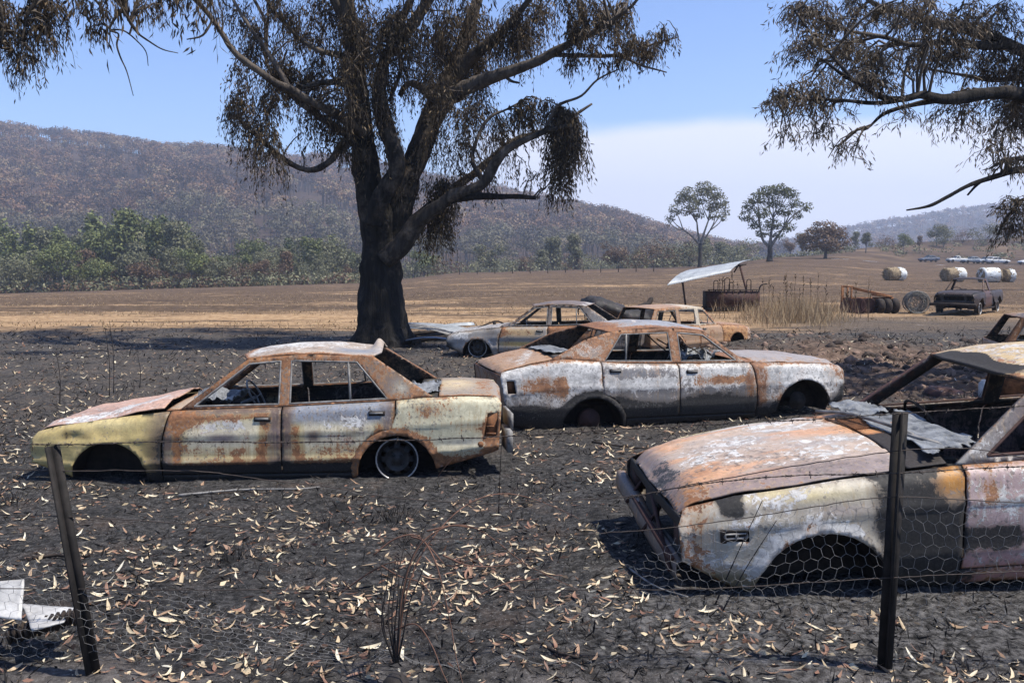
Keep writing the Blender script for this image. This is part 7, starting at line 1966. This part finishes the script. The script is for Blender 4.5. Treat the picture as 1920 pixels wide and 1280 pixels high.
# ------------------------------------------------------------------ odds and ends in the foreground
M['stem'] = plain('burnt_stems', (.010, .009, .009), (.04, .032, .028), 20, .85, bump=0)
M['cane'] = plain('dead_brown_canes', (.045, .022, .016), (.20, .105, .07), 15, .8, bump=0)
sb_ = at(742, 1252, 3.74); sb_[2] = gz(sb_[0], 3.74); shrub = empty('burnt_shrub', sb_, 0, 'burnt shrub of thin black stems and arching brown canes before the fence', 'shrub')
mb = MB(); mb.lathe([(0, .05), (.035, .045), (.055, .02), (.06, -.03)], 12, 'z'); mb.build('root_crown', M['stem'], shrub)
def cane(nm, pts, r0, mat):
    P = np.array([at(a, b, y) for a, b, y in pts]) - sb_; Q = spline(P, 6); mb = MB(); mb.tube(Q, np.linspace(r0, r0 * .35, len(Q)), 5); mb.build(nm, M[mat], shrub)
for pts in ([(738, 1240, 3.74), (722, 1190, 3.74), (717, 1140, 3.76), (716, 1085, 3.8), (712, 1050, 3.84)], [(742, 1240, 3.74), (735, 1170, 3.74), (740, 1100, 3.76), (752, 1050, 3.8), (760, 1010, 3.84)],
            [(744, 1240, 3.74), (748, 1170, 3.72), (752, 1105, 3.72), (770, 1050, 3.74), (790, 1010, 3.78), (800, 985, 3.8)], [(742, 1240, 3.74), (740, 1180, 3.76), (746, 1120, 3.8), (748, 1070, 3.86), (742, 1040, 3.9)],
            [(746, 1240, 3.74), (756, 1190, 3.72), (768, 1130, 3.7), (788, 1080, 3.7), (800, 1050, 3.7)], [(740, 1235, 3.74), (728, 1160, 3.76), (735, 1090, 3.8), (744, 1040, 3.82)],
            [(744, 1238, 3.74), (752, 1150, 3.76), (765, 1080, 3.8), (790, 1030, 3.84), (825, 985, 3.9)], [(740, 1240, 3.74), (716, 1170, 3.7), (725, 1100, 3.7), (731, 1050, 3.7)]): cane('stem', pts, .0045, 'stem')
for pts in ([(744, 1238, 3.74), (760, 1120, 3.78), (790, 1040, 3.85), (840, 975, 3.95), (890, 938, 4.1), (945, 925, 4.25), (1000, 935, 4.4), (1050, 955, 4.5), (1085, 972, 4.6)],
            [(742, 1238, 3.74), (755, 1110, 3.76), (782, 1030, 3.8), (825, 992, 3.85), (875, 985, 3.9), (925, 1010, 3.95), (975, 1050, 4.0), (1030, 1080, 4.05), (1085, 1105, 4.1)],
            [(770, 1005, 3.85), (795, 1015, 3.82), (815, 1050, 3.78), (830, 1100, 3.74), (845, 1170, 3.7), (855, 1230, 3.66), (870, 1290, 3.6)], [(700, 1040, 3.85), (740, 1010, 3.86), (780, 1003, 3.86), (810, 1030, 3.84), (840, 1060, 3.8), (880, 1050, 3.78), (930, 1035, 3.8)],
            [(715, 1060, 3.8), (750, 1080, 3.78), (785, 1090, 3.75), (805, 1110, 3.72), (812, 1150, 3.7)], [(740, 1180, 3.74), (780, 1170, 3.7), (810, 1210, 3.66), (830, 1260, 3.6), (850, 1300, 3.56)],
            [(800, 995, 3.86), (850, 985, 3.9), (900, 990, 3.95), (955, 985, 4.0)], [(830, 1040, 3.8), (880, 1060, 3.8), (940, 1060, 3.86), (985, 1050, 3.9)], [(640, 1110, 3.9), (690, 1075, 3.86), (730, 1055, 3.82), (770, 1050, 3.8)],
            [(1010, 1085, 4.0), (960, 1090, 3.96), (910, 1110, 3.9), (870, 1140, 3.86)]): cane('cane', pts, .0042, 'cane')
def stick(nm, pts, r, mat, label, cat='stick', grp=None, side=5):
    P = np.array([(p[0], p[1], gz(p[0], p[1]) + p[2]) for p in pts]); c = P.mean(0); Q = spline(P, 6); V, F = tube(Q - c, np.linspace(r, r * .5, len(Q)) * (1 + .2 * np.sin(np.arange(len(Q)) * 1.7)), side)
    o = link(nm, mesh_data(nm, V, F, M[mat], True)); o.location = c; tag(o, label, cat, grp); return o
def gp(px, py, h=.015):
    d = ray(px, py); y = 5.0
    for _ in range(25): x = d[0] / d[1] * y; y = (gz(x, y) + h - HCAM) / d[2] * d[1]
    return (d[0] / d[1] * y, y, h)
stick('charred_stick', [gp(930, 1206), gp(980, 1208), gp(1010, 1205), gp(1045, 1222), gp(1085, 1232)], .013, 'soot', 'thick charred stick lying on pale dust right of the burnt shrub')
stick('charred_stick', [gp(335, 928), gp(420, 920), gp(470, 917), gp(560, 916), (gp(600, 912))], .012, 'ashmetal', 'long grey burnt strip lying along the front of the yellow sedan')
stick('charred_stick', [gp(60, 1045), gp(110, 1040), gp(150, 1050)], .014, 'soot', 'dark burnt stick on the ground left of the leaning post')
stick('charred_stick', [gp(1110, 828), gp(1180, 838), gp(1250, 842)], .012, 'soot', 'charred stick on the ground in front of the middle sedan')
stick('bent_wire', [gp(1180, 1065, .02), gp(1215, 1090, .05), gp(1245, 1105, .03), gp(1290, 1118, .05)], .006, 'ashmetal', 'thin bent metal strip under the hanging bumper', 'wire')
stick('burnt_sapling', [gp(1340, 1135, 0) , (gp(1340, 1135)[0] + .10, gp(1340, 1135)[1] - .02, .28), (gp(1340, 1135)[0] + .23, gp(1340, 1135)[1] - .02, .58)], .004, 'stem', 'leaning thin black stem before the near sedan wing, left one', 'stem')
stick('burnt_sapling', [gp(1352, 1150, 0), (gp(1352, 1150)[0] + .12, gp(1352, 1150)[1], .25), (gp(1352, 1150)[0] + .27, gp(1352, 1150)[1], .50)], .004, 'stem', 'leaning thin black stem before the near sedan wing, right one', 'stem')
stick('burnt_sapling', [gp(820, 895, 0), (gp(820, 895)[0] + .06, gp(820, 895)[1], .10), (gp(820, 895)[0] + .15, gp(820, 895)[1], .20)], .004, 'cane', 'short brown twig standing behind the bare rear rim', 'stem')
stick('fence_dropper', [gp(935, 966, 0), (gp(937, 966)[0], gp(935, 966)[1], .28), (gp(941, 966)[0], gp(935, 966)[1], .62)], .005, 'soot', 'thin upright wire dropper behind the yellow sedan tail end', 'dropper')
for i, (px, py, h_, lab) in enumerate(((205, 742, 1.0, 'left one of the close pair'), (213, 735, 1.1, 'right one of the close pair'), (112, 755, .75, 'alone at far left'), (262, 725, .55, 'shortest and rightmost'))):
    x, y, _ = gp(px, py); stick('burnt_weed_stalk', [(x, y, 0), (x + .02, y, h_ * .5), (x - .02, y, h_)], .008, 'stem', f'thin black weed stalk by the tree shade, {lab}', 'weed stalk', 'black weed stalks in the tree shade')
# torn white metal sheet in the bottom left corner
b0 = gp(70, 1180); o = empty('torn_sheet_metal', (b0[0], b0[1], gz(b0[0], b0[1])), 0, 'torn white sheet metal scrap in the bottom left corner behind netting', 'metal sheet')
M['whitesheet'] = plain('heat_whitened_sheet', (.26, .25, .24), (.60, .585, .56), 8, .6, .1, .4, .006)
def sheet_part(nm, quad, n=16, amp=.012, w=0, sag=0.0):
    P = [at(*q) - np.array(o.location) for q in quad]; V, F = corrugated(n, n, P[0], P[1], P[2], P[3], amp, w, sag); V = V + (np.stack([fbm(V[:, 0] * 9 + i * 5, V[:, 1] * 9, V[:, 2] * 9, 3) for i in range(3)], 1) - .5) * .02
    return link(nm, mesh_data(nm, V, F, M['whitesheet'], True), o)
sheet_part('upright_flap', [(-60, 1150, 4.02), (40, 1160, 4.02), (44, 1086, 4.14), (-60, 1092, 4.14)], amp=0)
q = [(38, 1132, 4.22), (142, 1142, 4.18), (120, 1168, 4.0), (60, 1182, 3.95)]
sheet_part('flat_flap', q, amp=.0, sag=.015)
mb = MB()
for k in range(12):
    a = at(20 + 11 * k, 1190 - 3.2 * k, 4.05) - np.array(o.location); mb.box(a, (.012, .05, .07), rx=.4)
mb.build('ribbed_edge', M['soot'], o)
# things seen through the near sedan: a rust drum, a scorched canister, a bent hoop
x, y, _ = gp(1905, 742); mb = MB(); mb.lathe([(0, .01), (.28, 0), (.285, .28), (.29, .29), (.285, .30), (.28, .56), (.30, .57), (.28, .58), (.24, .55), (0, .55)], 24, 'z'); o = mb.build('steel_drum', M['rusty'], smoothf=True); o.location = (x, y, gz(x, y)); tag(o, 'rusty steel drum seen through the near sedan side window', 'drum')
x, y, _ = gp(1852, 745); o = empty('scorched_canister', (x, y, gz(x, y)), 0, 'small white canister seen through the near sedan window opening', 'canister')
mb = MB(); mb.lathe([(0, 0), (.12, 0), (.13, .03), (.13, .22), (.10, .25), (.10, .27), (0, .28)], 20, 'z'); mb.build('canister_body', M['whitesheet'], o, True); mb = MB(); mb.lathe([(.04, .27), (.05, .30), (.045, .33), (0, .33)], 12, 'z'); mb.build('canister_cap', M['rusty'], o, True)
x, y, _ = gp(1772, 738); mb = MB(); mb.lathe([(.10, .02), (.16, .07), (.24, .08), (.29, .03), (.30, 0)], 22, 'z'); o = mb.build('rusty_hub', M['browned'], smoothf=True); o.location = (x, y, gz(x, y)); o.rotation_euler = (.1, .1, 0); tag(o, 'rusty round hub lying flat on the burnt ground beyond the near sedan', 'wheel hub')

# ------------------------------------------------------------------ the smoky air
hz = NT('smoke_haze'); hz.t.nodes.remove(hz.bsdf)
pv = hz.new('ShaderNodeVolumePrincipled'); pv.inputs['Color'].default_value = (.70, .80, 1.0, 1); pv.inputs['Density'].default_value = .00040; pv.inputs['Anisotropy'].default_value = .25
hz.t.links.new(pv.outputs[0], hz.out.inputs['Volume'])
top_z = 195.0
mb = MB(); mb.box((0, 1150, (top_z - 18) / 2), (5800, 2460, top_z + 18)); o = mb.build('haze', hz.m); tag(o, 'thin blue bushfire haze filling the valley', kind='stuff')
